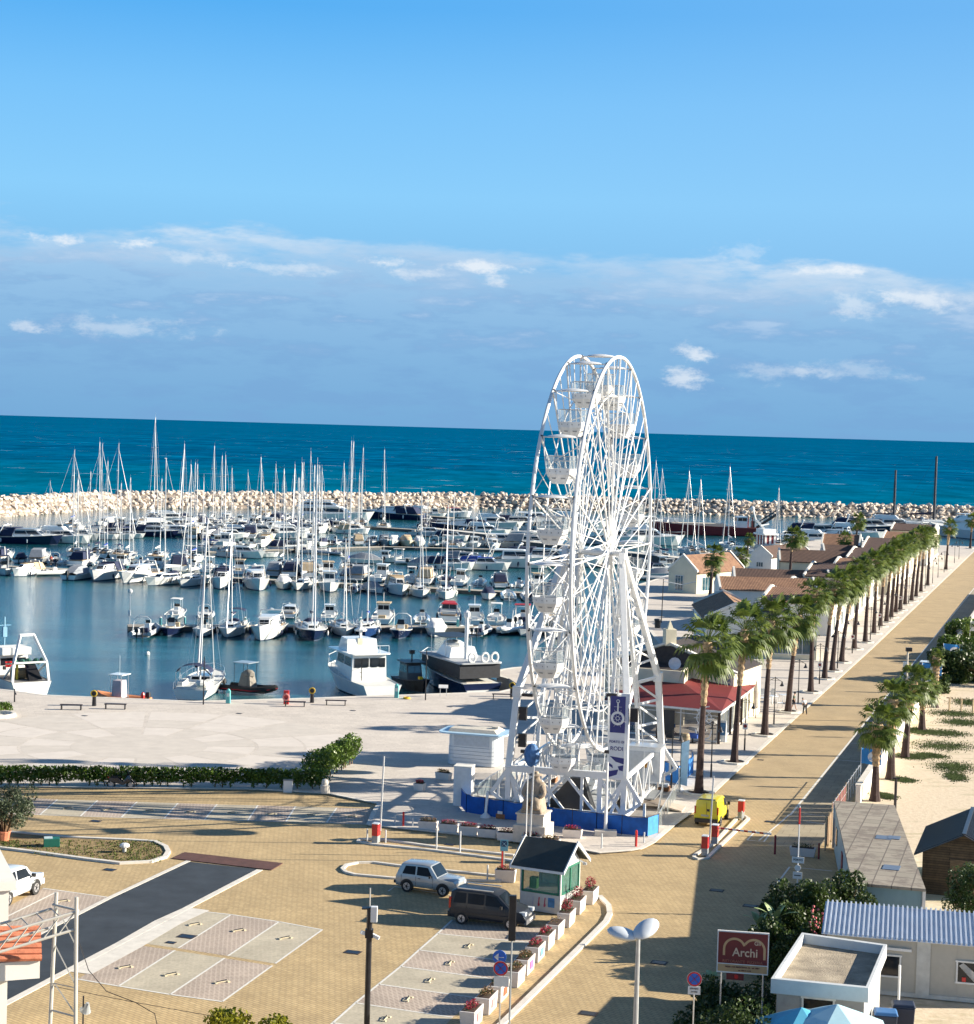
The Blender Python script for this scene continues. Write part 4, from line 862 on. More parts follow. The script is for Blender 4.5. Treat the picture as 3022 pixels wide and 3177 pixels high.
cw = MB(); prof = ((11.2, 0), (22.5, 0), (22.5, 4.65), (16.8, 6.9), (11.2, 4.65))
cw.loft([[FP(x, z) for x, z in prof], [FP(x, z, .3) for x, z in prof]]); cw.loft([[FP(x, z, 8) for x, z in prof], [FP(x, z, 8.3) for x, z in prof]])
for x in (11.2, 22.35): cw.loft([[FP(x, 0, .3), FP(x + .15, 0, .3), FP(x + .15, 4.6, .3), FP(x, 4.6, .3)], [FP(x, 0, 8), FP(x + .15, 0, 8), FP(x + .15, 4.6, 8), FP(x, 4.6, 8)]])
def pw(p, q, z0, z1, t=.25): p, q = Vector(p[:2]), Vector(q[:2]); d = (q - p).normalized(); n = Vector((-d.y, d.x)) * t; cw.loft([[W_(p.x, p.y, z0), W_(q.x, q.y, z0), W_(q.x, q.y, z1), W_(p.x, p.y, z1)], [W_(p.x + n.x, p.y + n.y, z0), W_(q.x + n.x, q.y + n.y, z0), W_(q.x + n.x, q.y + n.y, z1), W_(p.x + n.x, p.y + n.y, z1)]])
pw(Lf, In, 3.3, 4.95); pw((In[0] - .1, In[1] + .25), (Pa_[0] - .1, Pa_[1] - .1), 3.3, 4.95); pw((12.6, 166.8), (17.9, 164.5), .1, 3.3); cw.build('wall', cream, rest_)
mb = MB(); mb.beam(FP(16.8, 6.95, .1), FP(22.8, 4.62, .1), .5, .18); mb.beam(FP(16.8, 6.95, .1), FP(11, 4.62, .1), .5, .18); mb.build('coping', whitewall, rest_)
mb = MB(); mb.add([FP(16.8, 6.75, -.15), FP(18.9, 5.95, -.15), FP(18.9, 5.0, -.3), W_(17.7, 164.9, 4.6), W_(12.7, 167.3, 4.6), FP(12.5, 5.1, -.15)], [(0, 1, 2, 3, 4, 5)]); mb.build('front_roof', darkroof, rest_)
mb = MB()
for s_ in (11.0, 22.7): mb.loft([[FP(s_, 4.62, .3), FP(16.8, 6.86, .3), FP(16.8, 6.95, .3), FP(s_, 4.72, .3)], [FP(s_, 4.62, 8), FP(16.8, 6.86, 8), FP(16.8, 6.95, 8), FP(s_, 4.72, 8)]])
mb.build('roof', darkroof, rest_)
mb = MB(); q = FP(16.8, 0, .3); mb.box((q.x, q.y, 7.4), (1.0, 1.0, 1.5), .2); mb.box((q.x, q.y, 8.5), (.62, .62, .9), .2, taper=.05); mb.build('roof_turret', cream, rest_)
ang = math.atan2(gd.y, gd.x); tb = pmat('sign_blue', (.01, .035, .28), .5)
for s_, z, a in (('RISTORANTE', 5.02, 20.05), ('PESCATORI', 4.45, 20.55)): text_obj(s_, .50, tb, rest_, FP(a, z, -.03), (R_(90), 0, ang), 'sign_lettering', sx_=.95)
for i, c_ in enumerate('BAR'): text_obj(c_, .42, tb, rest_, FP(22.1, 4.35 - i * .42, -.03), (R_(90), 0, ang), 'sign_lettering')
clear = pmat('shop_glass', (.20, .25, .27), .08, alpha=.42, var=.3); f1, f2, f3 = Vector((10.9, 160.5, 0)), Vector((19.9, 156.0, 0)), Vector((24.9, 172.2, 0))
mb = MB()
for p, q in ((f1, f2), (f2, f3)): mb.quad(W_(p.x, p.y, .1), W_(q.x, q.y, .1), W_(q.x, q.y, 2.6), W_(p.x, p.y, 2.6))
mb.build('glass_wall', clear, rest_)
fr = MB()
for p, q, n in ((f1, f2, 6), (f2, f3, 10)):
    for k in range(n + 1): r_ = p.lerp(q, k / n); fr.beam(W_(r_.x, r_.y, 0), W_(r_.x, r_.y, 2.75), .09)
    fr.beam(W_(p.x, p.y, .15), W_(q.x, q.y, .15), .14); fr.beam(W_(p.x, p.y, 2.3), W_(q.x, q.y, 2.3), .07)
fr.build('glass_frame', win_frame, rest_)
for p in ((19.95, 155.8), (15.0, 158.1), (21.6, 161.2), (23.3, 166.6), (25.1, 172.1)): m3 = MB(); m3.beam(W_(p[0], p[1], 0), W_(p[0], p[1], 2.7), .2); m3.build('canopy_post', pmat('dark_brown_wood', (.05, .028, .02), .7), rest_)
dp = MB(); dp.box(W_(15.9, 157.5, 1.3), (1.0, .06, 2.4), ang); dp.build('menu_board', black, rest_)
m_ = MB(); q = W_(17.0, 164.7, 5.55); m_.lathe((0, 0, 0), [(.05, -.1), (.42, 0), (.56, .14), (.5, .14), (.25, .03)], 12); dsh = m_.build('satellite_dish', pmat('dish_grey', (.6, .63, .65), .4), rest_, loc=q); dsh.rotation_euler = (R_(75), 0, R_(-12))
tw = pmat('tablecloth_blue', (.02, .08, .35), .7)
for i, (x, y, c_, l) in enumerate(((13.2, 162.2, tw, 'blue clothed table behind the glass front'), (16.2, 161.3, tw, 'blue clothed table in the middle of the glass veranda'), (18.6, 159.8, white_canvas, 'white clothed table near the veranda corner'), (20.4, 164.0, white_canvas, 'white clothed table behind the long glass side'), (17.8, 156.0, tw, 'blue clothed table outside, before the veranda corner'))):
    t_ = empty('table', (x, y, PZ), i * .3, l, 'table', 'restaurant tables'); m_ = MB(); m_.box((0, 0, .74), (1.0, 1.0, .05)); m_.box((0, 0, .6), (1.02, 1.02, .26), taper=.98); m_.build('tablecloth', c_, t_); m_ = MB(); m_.box((0, 0, .25), (.1, .1, .5)); m_.box((0, 0, .02), (.5, .5, .04)); m_.build('table_leg', dark_metal, t_)
# ---------------------------------------------------------------- white kiosk on the plaza
K0, K1 = G(1388, 2372, PZ), G(1540, 2384, PZ); kc = (K0 + K1) / 2 + Vector((.3, 1.35, 0)); kz = math.atan2((K1 - K0).y, (K1 - K0).x); kw = (K1 - K0).length
ki = empty('kiosk', kc, kz, 'white shuttered kiosk with wide pale blue roof brim standing on the plaza', 'kiosk'); kp = pmat('kiosk_panel', (.62, .66, .70), .5, var=.05); kblue = pmat('kiosk_brim_blue', (.42, .60, .74), .4, var=.05)
def rrect(w, d, r, n=4): 
    o = []
    for cx_, cy_, a0 in ((w / 2 - r, d / 2 - r, 0), (-w / 2 + r, d / 2 - r, 90), (-w / 2 + r, -d / 2 + r, 180), (w / 2 - r, -d / 2 + r, 270)):
        for k in range(n + 1): a = R_(a0 + 90 * k / n); o.append((cx_ + r * math.cos(a), cy_ + r * math.sin(a)))
    return o
mb = MB()
for i in range(5): mb.prism(rrect(kw, 2.7, .55), .06 + i * .28, .06 + i * .28 + .235)
mb.build('lower_slats', kp, ki)
mb = MB(); mb.prism(rrect(kw - .06, 2.64, .52), 1.45, 2.45); mb.prism(rrect(kw - .12, 2.58, .5), 0.02, 1.46); mb.build('body', kp, ki)
mb = MB(); mb.prism(rrect(kw + 1.5, 3.6, .8), 2.45, 2.56); mb.build('roof_brim', kblue, ki)
mb = MB(); mb.loft([[(-kw / 2, -1.2, 2.57), (kw / 2, -1.2, 2.57), (kw / 2, 1.2, 2.57), (-kw / 2, 1.2, 2.57)], [(-kw / 2 + .1, -.9, 2.78), (kw / 2 - .3, -.9, 2.78), (kw / 2 - .3, .9, 2.78), (-kw / 2 + .1, .9, 2.78)]]); mb.box((kw / 2 - .5, .2, 2.85), (.5, .4, .18)); mb.build('roof', pmat('kiosk_roof', (.6, .55, .46), .7, dirt=.4), ki)
mb = MB(); mb.box((0, -1.335, 1.95), (kw - 1.1, .02, .8)); mb.build('shutter', pmat('kiosk_shutter', (.45, .50, .56), .5), ki)
# white box beside the fence
a, b_ = G(1398, 2500, PZ), G(1450, 2503, PZ); c_ = (a + b_) / 2 + Vector((.3, .55, 0)); mb = MB(); mb.box((0, 0, 1.35), (1.25, 1.2, 2.7)); bo = MB()
wb = empty('service_cabinet', c_, R_(-10), 'tall blank white cabinet at the left end of the blue wheel fence', 'cabinet'); mb.build('body', white_paint, wb, bevel=.03); m2 = MB(); m2.box((0, 0, 2.73), (1.3, 1.25, .05)); m2.build('lid', whitewall, wb); m2 = MB(); m2.box((0, -.61, 1.3), (.95, .02, 2.3)); m2.build('door', white_canvas, wb)
# ---------------------------------------------------------------- attendant booth
b0_, b1_ = G(1612, 2822), G(1737, 2841); ba = math.atan2((b1_ - b0_).y, (b1_ - b0_).x); bwid = (b1_ - b0_).length
bth = empty('attendant_booth', b0_, ba, 'small white booth with green framed windows and dark gable roof beside the parked cars', 'booth'); BD = 2.6
gf = pmat('green_frame', (.02, .16, .10), .5); bp_ = pmat('booth_white', (.60, .60, .57), .6, dirt=.2, scale=2)
mb = MB()
mb.box((bwid / 2, BD / 2, .55), (bwid, BD, 1.0))
for x in (.06, bwid - .06):
    for y in (.06, BD - .06): mb.box((x, y, 1.75), (.14, .14, 1.5))
mb.box((bwid / 2, BD - .05, 1.75), (bwid, .08, 1.45)); mb.box((bwid / 2, BD / 2, 2.52), (bwid, BD, .1)); mb.build('wall', bp_, bth)
mb = MB()
for y, x0, x1 in ((0.02, .1, bwid - .1),):
    for z in (1.1, 2.42): mb.box((bwid / 2, y, z), (bwid - .2, .1, .1))
    for x in (.12, bwid - .12): mb.box((x, y, 1.75), (.1, .1, 1.35))
for z in (1.1, 2.42): mb.box((bwid - .02, BD / 2, z), (.1, BD - .2, .1))
for y in (.15, BD / 2, BD - .15): mb.box((bwid - .02, y, 1.75), (.1, .1, 1.35))
mb.build('window_frame', gf, bth)
mb = MB(); mb.box((bwid / 2, .03, 1.75), (bwid - .25, .02, 1.3)); mb.box((bwid - .03, BD / 2, 1.75), (.02, BD - .3, 1.3)); mb.build('pane', pmat('booth_glass', (.10, .22, .18), .06, alpha=.45, var=.3), bth)
mb = MB(); mb.box((bwid * .55, BD * .5, 1.0), (1.2, .6, .08)); mb.mi = 1; mb.box((.55, .6, 1.45), (.4, .35, .6)); mb.mi = 2; mb.box((bwid * .6, BD - .12, 1.85), (1.1, .04, .7)); mb.build('booth_interior', [black, pmat('plant_green', (.10, .30, .08), .7), pmat('poster_yellow', (.45, .45, .2), .6)], bth)
mb = MB()
for x in (-.42, bwid + .35):
    s_ = .07
    mb.loft([[(x, -.55, 2.35), (x, BD / 2, 3.62), (x, BD + .5, 2.35), (x, BD + .5, 2.53), (x, BD / 2, 3.84), (x, -.55, 2.53)], [(x + s_, -.55, 2.35), (x + s_, BD / 2, 3.62), (x + s_, BD + .5, 2.35), (x + s_, BD + .5, 2.53), (x + s_, BD / 2, 3.84), (x + s_, -.55, 2.53)]])
for x in (.0, bwid - .08): mb.loft([[(x, 0, 2.5), (x, BD, 2.5), (x, BD / 2, 3.6)], [(x + .08, 0, 2.5), (x + .08, BD, 2.5), (x + .08, BD / 2, 3.6)]])
mb.beam((-.42, -.5, 2.42), (bwid + .42, -.5, 2.42), .05, .14); mb.build('gable_trim', white_paint, bth)
mb = MB()
for y0, y1 in ((-.5, BD / 2), (BD + .5, BD / 2)):
    mb.loft([[(-.35, y0, 2.46), (-.35, y1, 3.66), (-.35, y1, 3.74), (-.35, y0, 2.54)], [(bwid + .35, y0, 2.46), (bwid + .35, y1, 3.66), (bwid + .35, y1, 3.74), (bwid + .35, y0, 2.54)]])
mb.build('roof', pmat('booth_felt', (.04, .05, .048), .8, var=.15, scale=2, bump=.3), bth)
mb = MB(); mb.box((bwid * .78, -.012, .62), (.38, .02, .5)); mb.build('poster', pmat('poster_blue', (.06, .22, .45), .5, var=.4, scale=5), bth)
for i, (x, c) in enumerate(((.75, (.5, .5, .55)), (1.1, (.5, .08, .1)), (1.45, (.45, .1, .15)))):
    mb = MB(); mb.beam((x, -.012, .35), (x + .05, -.012, .85), .06, .02); mb.ball((x + .03, -.02, .45), (.07, .01, .1), 6, 4); mb.build('painted_figure', pmat('booth_paint%d' % i, c, .6), bth)
mb = MB(); mb.beam((bwid + .3, BD / 2, 2.9), (bwid + .9, BD / 2 - .2, 2.75), .06); mb.box((bwid + .9, BD / 2 - .2, 2.72), (.2, .14, .12)); mb.build('floodlight', alu, bth)
# ---------------------------------------------------------------- long container
def quad_h(px, z): return [G(x, y, z) for x, y in px]
cz_ = 3.0; q = quad_h([(2587, 2484), (2776, 2498), (2872, 2758), (2644, 2738)], cz_)
ct = empty('site_container', q[3].copy() - Vector((0, 0, cz_)), 0, 'long grey roofed container with blue end wall beside the dark bushes', 'container'); o = ct.location
def L_(p): return Vector(p) - Vector((o.x, o.y, 0))
cen = sum((Vector(p) for p in q), Vector()) / 4; inn = [cen + (Vector(p) - cen) * .965 for p in q]
mb = MB(); mb.prism([tuple((L_(p)).xy) for p in inn], .1, cz_ - .16); mb.build('wall', pmat('container_blue', (.20, .34, .42), .5, var=.08, scale=1.2, dirt=.15), ct)
m, t, b, co = newmat('container_roof'); br = brick(t, co, (.33, .29, .235), (.28, .25, .20), (.14, .12, .10), 1.0, 1.12, .035, R_(17), 1, 0.0); nz = noise(t, co, .8, 6, .7); cc = mixc(t, math_n(t, 'MULTIPLY', sstep(t, nz, .46, .62), .65), br.outputs[0], (.15, .12, .10)); t.links.new(cc, b.inputs['Base Color']); b.inputs['Roughness'].default_value = .85; bump(t, b, br.outputs[1], .5, .03)
mb = MB(); mb.prism([tuple((L_(p)).xy) for p in q], cz_ - .15, cz_); mb.build('roof', m, ct)
mb = MB(); ins = [cen + (Vector(p) - cen) * .972 for p in q]
for p in ins: l = L_(p); mb.beam((l.x, l.y, 0), (l.x, l.y, cz_ - .16), .16)
mb.build('corner_post', white_paint, ct)
patch = pmat('blue_grey_patch', (.13, .17, .24), .5)
for x, y, w, d in ((2742, 2598, .9, 1.0), (2774, 2599, .7, .9), (2766, 2692, .9, 1.1)):
    p = G(x, y, cz_ + .012); l = L_(p); mb = MB(); mb.box((l.x, l.y, cz_ + .012 + (x - 2742) * .0004), (w, d, .02), -RA); mb.build('roof_patch', patch, ct)
w0, w1 = L_(inn[3]), L_(inn[0]); d_ = (w1 - w0).normalized(); nn_ = Vector((-d_.y, d_.x, 0))
for k in (.12, .5, .82):
    p = w0.lerp(w1, k) + nn_ * .03; mb = MB(); mb.box((p.x, p.y, 1.6 if k != .5 else 1.15), (1.0, .06, 1.0 if k != .5 else 1.9), math.atan2(d_.y, d_.x)); mb.build('window' if k != .5 else 'door', glass_dark if k != .5 else darkred, ct)
# ---------------------------------------------------------------- wooden shed
P0 = G(2858, 2772); sh = empty('wooden_shed', P0, -RA, 'brown plank shed with dark corrugated gable roof on the sand', 'shed'); sw, sdp = 4.6, 7.0
mb = MB(); mb.loft([[(0, 0, 0), (sw, 0, 0), (sw, 0, 2.5), (sw / 2, 0, 3.6), (0, 0, 2.5)], [(0, sdp, 0), (sw, sdp, 0), (sw, sdp, 2.5), (sw / 2, sdp, 3.6), (0, sdp, 2.5)]]); m, t, b, co = newmat('shed_planks'); br = brick(t, co, (.12, .075, .04), (.075, .045, .025), (.02, .012, .008), 3.0, .14, .012, 0); mp_ = br.inputs['Vector'].links[0].from_node; mp_.inputs['Rotation'].default_value = (R_(90), 0, 0)
nz = noise(t, co, 2.5, 5, .7); t.links.new(mixc(t, 1.0, br.outputs[0], ramp(t, nz, [(.3, .6), (.7, 1.4)]), 'MULTIPLY'), b.inputs['Base Color']); b.inputs['Roughness'].default_value = .85; mb.build('wall', m, sh)
corr = pmat('dark_corrugated', (.055, .052, .058), .35, .4, var=.15)
for sgn in (0, 1):
    mb = MB(); n = 26; ya, yb = -.7, sdp + .5
    for k in range(n):
        y0 = ya + (yb - ya) * k / n; dy = (yb - ya) / n
        x0, z0, x1, z1 = (-.45, 2.3, sw / 2, 3.7) if sgn == 0 else (sw + .45, 2.3, sw / 2, 3.7)
        mb.loft([[(x0, y0, z0), (x1, y0, z1), (x1, y0, z1 + .04), (x0, y0, z0 + .04)], [(x0, y0 + dy * .7, z0), (x1, y0 + dy * .7, z1), (x1, y0 + dy * .7, z1 + .04), (x0, y0 + dy * .7, z0 + .04)]])
        mb.loft([[(x0, y0 + dy * .7, z0 + .03), (x1, y0 + dy * .7, z1 + .03), (x1, y0 + dy * .7, z1 + .10), (x0, y0 + dy * .7, z0 + .10)], [(x0, y0 + dy, z0 + .03), (x1, y0 + dy, z1 + .03), (x1, y0 + dy, z1 + .10), (x0, y0 + dy, z0 + .10)]])
    mb.build('roof', corr, sh)
mb = MB(); mb.beam((sw / 2, -.75, 3.8), (sw / 2, sdp + .55, 3.8), .22, .06); mb.build('ridge_cap', corr, sh)
mb = MB(); mb.box((sw / 2, -.03, 1.1), (1.5, .06, 2.1)); mb.build('door', wood, sh)
for y in (1.5, 4.6): mb = MB(); mb.box((-.03, y, 1.3), (.06, .9, 1.7)); mb.build('shutter', pmat('ochre_board', (.28, .17, .06), .8), sh)
# ---------------------------------------------------------------- prefab office with striped metal roof
PA = G(2728, 3088); PB_ = G(3022, 3115); pa = math.atan2((PB_ - PA).y, (PB_ - PA).x); pl = (PB_ - PA).length * 1.6
pf = empty('prefab_office', PA, pa, 'cream prefab cabin with blue and white ribbed metal roof, lower right', 'cabin'); x0_ = -2.5; 
pm_ = pmat('prefab_cream', (.42, .40, .35), .6, var=.05, dirt=.12); mb = MB(); mb.box(((x0_ + pl) / 2, 1.6, 1.45), (pl - x0_, 3.2, 2.7)); mb.build('wall', pm_, pf)
mb = MB(); mb.box((1.95, -.03, 1.45), (.62, .1, 2.66)); mb.mi = 1
for x in (-1.1, -.2, 3.5, 4.6, 5.5): mb.box((x, -.006, 1.45), (.012, .02, 2.6))
mb.mi = 0; mb.box(((x0_ + pl) / 2, -.02, .16), (pl - x0_, .08, .2)); mb.build('panel_trim', [pmat('prefab_trim', (.50, .50, .47), .5), concrete], pf)
mb = MB(); n = 44; xs0, xs1 = x0_ - .25, pl + .2
mb.loft([[(xs0, -.45, 2.78), (xs0, 3.7, 3.30), (xs0, 3.7, 3.33), (xs0, -.45, 2.81)], [(xs1, -.45, 2.78), (xs1, 3.7, 3.30), (xs1, 3.7, 3.33), (xs1, -.45, 2.81)]])
for k in range(n):
    x = xs0 + (xs1 - xs0) * (k + .5) / n; w = (xs1 - xs0) / n * .24
    mb.loft([[(x - w, -.46, 2.80), (x + w, -.46, 2.80), (x + w * .6, -.46, 2.91), (x - w * .6, -.46, 2.91)], [(x - w, 3.72, 3.32), (x + w, 3.72, 3.32), (x + w * .6, 3.72, 3.43), (x - w * .6, 3.72, 3.43)]])
mb.build('roof', pmat('ribbed_metal', (.55, .60, .68), .35, .3, var=.08, dirt=.15, scale=1), pf)
mb = MB(); mb.beam((-.6, -.1, 2.3), (1.4, -.1, 2.26), .12, .12); mb.build('tube_lamp', white_paint, pf)
for x, w in ((.45, .9), (3.95, .95)): wall_window(pf, (x, 0), Vector((1, 0, 0)), w, 1.0, 1.45, out=Vector((0, -1, 0)), mull=0, gl_=glass_dark)
mb = MB(); mb.loft([[(3.55, -.09, 1.75), (3.75, -.09, 1.9), (3.7, -.09, 1.7)], [(4.25, -.09, 1.5), (4.35, -.09, 1.3), (4.3, -.09, 1.0)]]); mb.build('curtain', white_canvas, pf)
mb = MB(); mb.box((3.8, -.085, 1.12), (.18, .02, .2)); mb.build('red_box', red_paint, pf)
# ---------------------------------------------------------------- flat roofed hut
rz_ = 3.1; q = quad_h([(2488, 2893), (2752, 2930), (2695, 3066), (2392, 3036)], rz_)
hu = empty('flat_roofed_hut', Vector((q[3].x, q[3].y, 0)), 0, 'grey hut with flat gravel roof and white parapet at the lower right', 'hut'); o = hu.location
L_ = lambda p: Vector((p[0] - o.x, p[1] - o.y, 0)); cen = sum((Vector(p) for p in q), Vector()) / 4
out = [L_(p) for p in q]; inn = [L_(cen + (Vector(p) - cen) * .93) for p in q]; wl = [L_(cen + (Vector(p) - cen) * .90) for p in q]
mb = MB()
for i in range(4):
    a, b_, c_, d_ = out[i], out[(i + 1) % 4], inn[(i + 1) % 4], inn[i]
    mb.add([(p.x, p.y, z) for z in (rz_ - .62, rz_) for p in (a, b_, c_, d_)], [(0, 1, 2, 3), (4, 5, 6, 7), (0, 1, 5, 4), (1, 2, 6, 5), (2, 3, 7, 6), (3, 0, 4, 7)])
mb.build('parapet', pmat('parapet_white', (.58, .60, .60), .6, var=.06, dirt=.25, scale=2), hu)
mb = MB(); mb.prism([(p.x, p.y) for p in inn], rz_ - .55, rz_ - .42); mb.build('roof', pmat('gravel_roof', (.36, .30, .22), .95, var=.35, scale=1.2, bump=.8, bscale=12, dirt=.4), hu)
mb = MB(); mb.prism([(p.x, p.y) for p in wl], 0, rz_ - .56); mb.build('wall', pmat('hut_wall', (.36, .37, .37), .8, var=.1, dirt=.3), hu)
a, b_ = wl[3], wl[2]; d_ = (b_ - a).normalized(); n_ = Vector((d_.y, -d_.x, 0)); mid = a.lerp(b_, .48); wall_window(hu, mid, d_, 1.3, .5, 2.1, out=n_, mull=0, gl_=glass_dark)
mb = MB(); a = out[1] + Vector((.35, -1.2, 0)); mb.tube([(a.x, a.y, 0), (a.x, a.y, 2.5)], .06, 6); mb.build('downpipe', white_paint, hu)
# white perimeter wall of the sand lot with low railing
ww = MB(); a, b_ = ST(134.5, -14.75), ST(330, -15.1); ro = empty('perimeter_wall', a, 0, 'low white wall dividing the parking strip from the sand lot', 'wall')
m2 = MB(); m2.strip([Vector((0, 0, 0)), b_ - a], .35, 0, 1.25); m2.build('wall', whitewall, ro); m2 = MB(); m2.strip([Vector((0, 0, 0)), b_ - a], .45, 1.25, .08); m2.build('coping', kerb_m, ro)
rl = MB(); nrl = 20
for k in range(nrl): p = (b_ - a).normalized() * (k * 1.6); p = p + Vector((-.6, 0, 0)); rl.tube([(p.x, p.y, 0), (p.x, p.y, 1.9)], .035, 4)
rl.build('railing_post', alu, ro) if False else None
rf_ = MB(); 
fence_r = empty('railing', ST(126, -15.5), 0, 'thin metal railing with red brown panels at the near end of the white wall', 'railing'); dvec = DS
for k in range(12):
    p = dvec * (k * 1.5); mb = MB(); mb.tube([(p.x, p.y, 0), (p.x, p.y, 1.6)], .04, 5); mb.build('post', beige_canvas if k < 6 else alu, fence_r)
mb = MB(); p = dvec * 16.5; mb.tube([(0, 0, 1.45), (p.x, p.y, 1.45)], .025, 4); mb.tube([(0, 0, .8), (p.x, p.y, .8)], .02, 4); mb.build('rail', alu, fence_r)
for k in range(5): mb = MB(); a_, b2 = dvec * (k * 1.5 + .1), dvec * (k * 1.5 + 1.4); mb.add([(a_.x, a_.y, .2), (b2.x, b2.y, .2), (b2.x, b2.y, 1.4), (a_.x, a_.y, 1.4)], [(0, 1, 2, 3)]); mb.build('panel', pmat('brown_panel', (.13, .03, .03), .7), fence_r)
# slatted screen left of the container
sc = empty('slatted_screen', G(2565, 2640), -RA, 'brown slatted screen beside the near left corner of the long container', 'screen')
for k in range(4): mb = MB(); mb.box((-.1, k * 1.4, 1.1), (.1, .1, 2.2)); mb.build('post', beige_canvas, sc)
for k in range(3): mb = MB(); mb.box((-.1, k * 1.4 + .7, 1.1), (.04, 1.2, 1.8)); mb.build('panel', wood, sc)
# ================================================================ boats
hull_navy = pmat('hull_navy', (.012, .02, .06), .2, var=.1, coat=.5); hull_grey = pmat('hull_grey', (.30, .32, .33), .3, var=.06, coat=.3); hull_blue = pmat('hull_blue', (.02, .06, .18), .25, coat=.4); hull_cream = pmat('hull_cream', (.62, .56, .42), .35, coat=.3)
deck_w = pmat('deck_white', (.66, .66, .62), .6, var=.08, scale=2); antif = pmat('antifoul', (.02, .035, .07), .7); orange = pmat('orange_fabric', (.55, .22, .10), .7); redc = pmat('red_canvas', (.38, .015, .03), .75, bump=.2); tube_g = pmat('rib_tube_grey', (.45, .47, .48), .6)
def hull_geo(mb, L, B, fb_s, fb_b, draft=.35, flare=.75, trans=.86, n=9, stripe=True):
    "mi 0 topsides, 1 deck, 2 boot stripe / antifouling"
    R1 = []; R2 = []; R3 = []
    for i in range(n + 1):
        t = i / n; x = -L / 2 + L * t
        w = B / 2 * (trans + (1 - trans) * min(1, t / .35)) if t < .45 else B / 2 * math.sqrt(max(0.0, 1 - ((t - .45) / .55) ** 2.2))
        w = max(w, .02); z = fb_s + (fb_b - fb_s) * t ** 1.8; wb = w * flare * (1 - .35 * max(0, t - .6) / .4); xb = x - max(0, t - .6) / .4 * L * .07
        R1.append((x, w, z)); R2.append((xb, wb, .10)); R3.append((xb, wb * .75, -draft))
    for sg in (1, -1):
        vs = [(x, sg * w, z) for x, w, z in R1] + [(x, sg * w, z) for x, w, z in R2] + [(x, sg * w, z) for x, w, z in R3]; k = n + 1
        mb.add(vs, [(i, i + 1, k + i + 1, k + i) for i in range(n)], 0); mb.add(vs, [(k + i, k + i + 1, 2 * k + i + 1, 2 * k + i) for i in range(n)], 2)
    dv = [(x, w - .02, z - .03) for x, w, z in R1] + [(x, -w + .02, z - .03) for x, w, z in R1]; k = n + 1
    mb.add(dv, [(i, i + 1, k + i + 1, k + i) for i in range(n)], 1)
    x, w, z = R1[0]; xb, wb, zb = R2[0]; mb.add([(x, w, z), (x, -w, z), (xb, -wb, zb), (xb, wb, zb)], [(0, 1, 2, 3)], 0); x3, w3, z3 = R3[0]; mb.add([(xb, wb, zb), (xb, -wb, zb), (x3, -w3, z3), (x3, w3, z3)], [(0, 1, 2, 3)], 2)
    for sg in (1, -1): mb.mi = 1; mb.tube([(x, sg * w, z + .02) for x, w, z in R1], .035, 4)
    mb.mi = 0; return R1
def rail(mb, R1, i0, h, r=.018, back=0):
    for sg in (1, -1):
        top = [(R1[i][0], sg * R1[i][1] * .96, R1[i][2] + h) for i in range(i0, len(R1))]; mb.tube(top, r, 4)
        for i in range(i0, len(R1), 2): mb.tube([(R1[i][0], sg * R1[i][1] * .96, R1[i][2]), (R1[i][0], sg * R1[i][1] * .96, R1[i][2] + h)], r * .8, 4)
def house(mb, x0, x1, w0, w1, z0, z1, rake_f=.6, rake_b=.1, tp=.85, win=None):
    "superstructure with dark window band: mi 0 body, 1 glass"
    b = [(x0, -w0, z0), (x1, -w1, z0), (x1, w1, z0), (x0, w0, z0)]; t = [(x0 + rake_b, -w0 * tp, z1), (x1 - rake_f, -w1 * tp, z1), (x1 - rake_f, w1 * tp, z1), (x0 + rake_b, w0 * tp, z1)]
    mb.mi = 0; mb.loft([b, t]); mb.mi = 0
    if win:
        a, c = win; e = .012
        def L(i, j, k): p, q = Vector(b[i]).lerp(Vector(t[i]), k), Vector(b[j]).lerp(Vector(t[j]), k); return p, q
        for i, j, o in ((0, 1, (0, -1, .1)), (3, 2, (0, 1, .1)), (1, 2, (1, 0, .3)), (0, 3, (-1, 0, .1))):
            if i == 0 and j == 3 and rake_b > 9: continue
            p0, q0 = L(i, j, a); p1, q1 = L(i, j, c); ov = Vector(o).normalized() * e; s_ = .07
            P0, Q0, P1, Q1 = p0.lerp(q0, s_) + ov, q0.lerp(p0, s_) + ov, p1.lerp(q1, s_) + ov, q1.lerp(p1, s_) + ov
            mid0, mid1 = P0.lerp(Q0, .49), P1.lerp(Q1, .49); m20, m21 = P0.lerp(Q0, .52), P1.lerp(Q1, .52)
            mb.add([P0, mid0, mid1, P1], [(0, 1, 2, 3)], 1); mb.add([m20, Q0, Q1, m21], [(0, 1, 2, 3)], 1)
def outboard(x, y, z, m=black, par=None, tilt=0.0):
    mb = MB(); mb.box((x - .15, y, z + .45), (.5, .38, .5), taper=.75); mb.box((x - .12, y, z - .05), (.2, .14, .8)); return mb.build('outboard_motor', m, par, bevel=.04)
PROTO = {}
def start(name): r = empty(name, (0, 0, -500)); return r
def fin(key, r, L): PROTO[key] = (r, L); return r
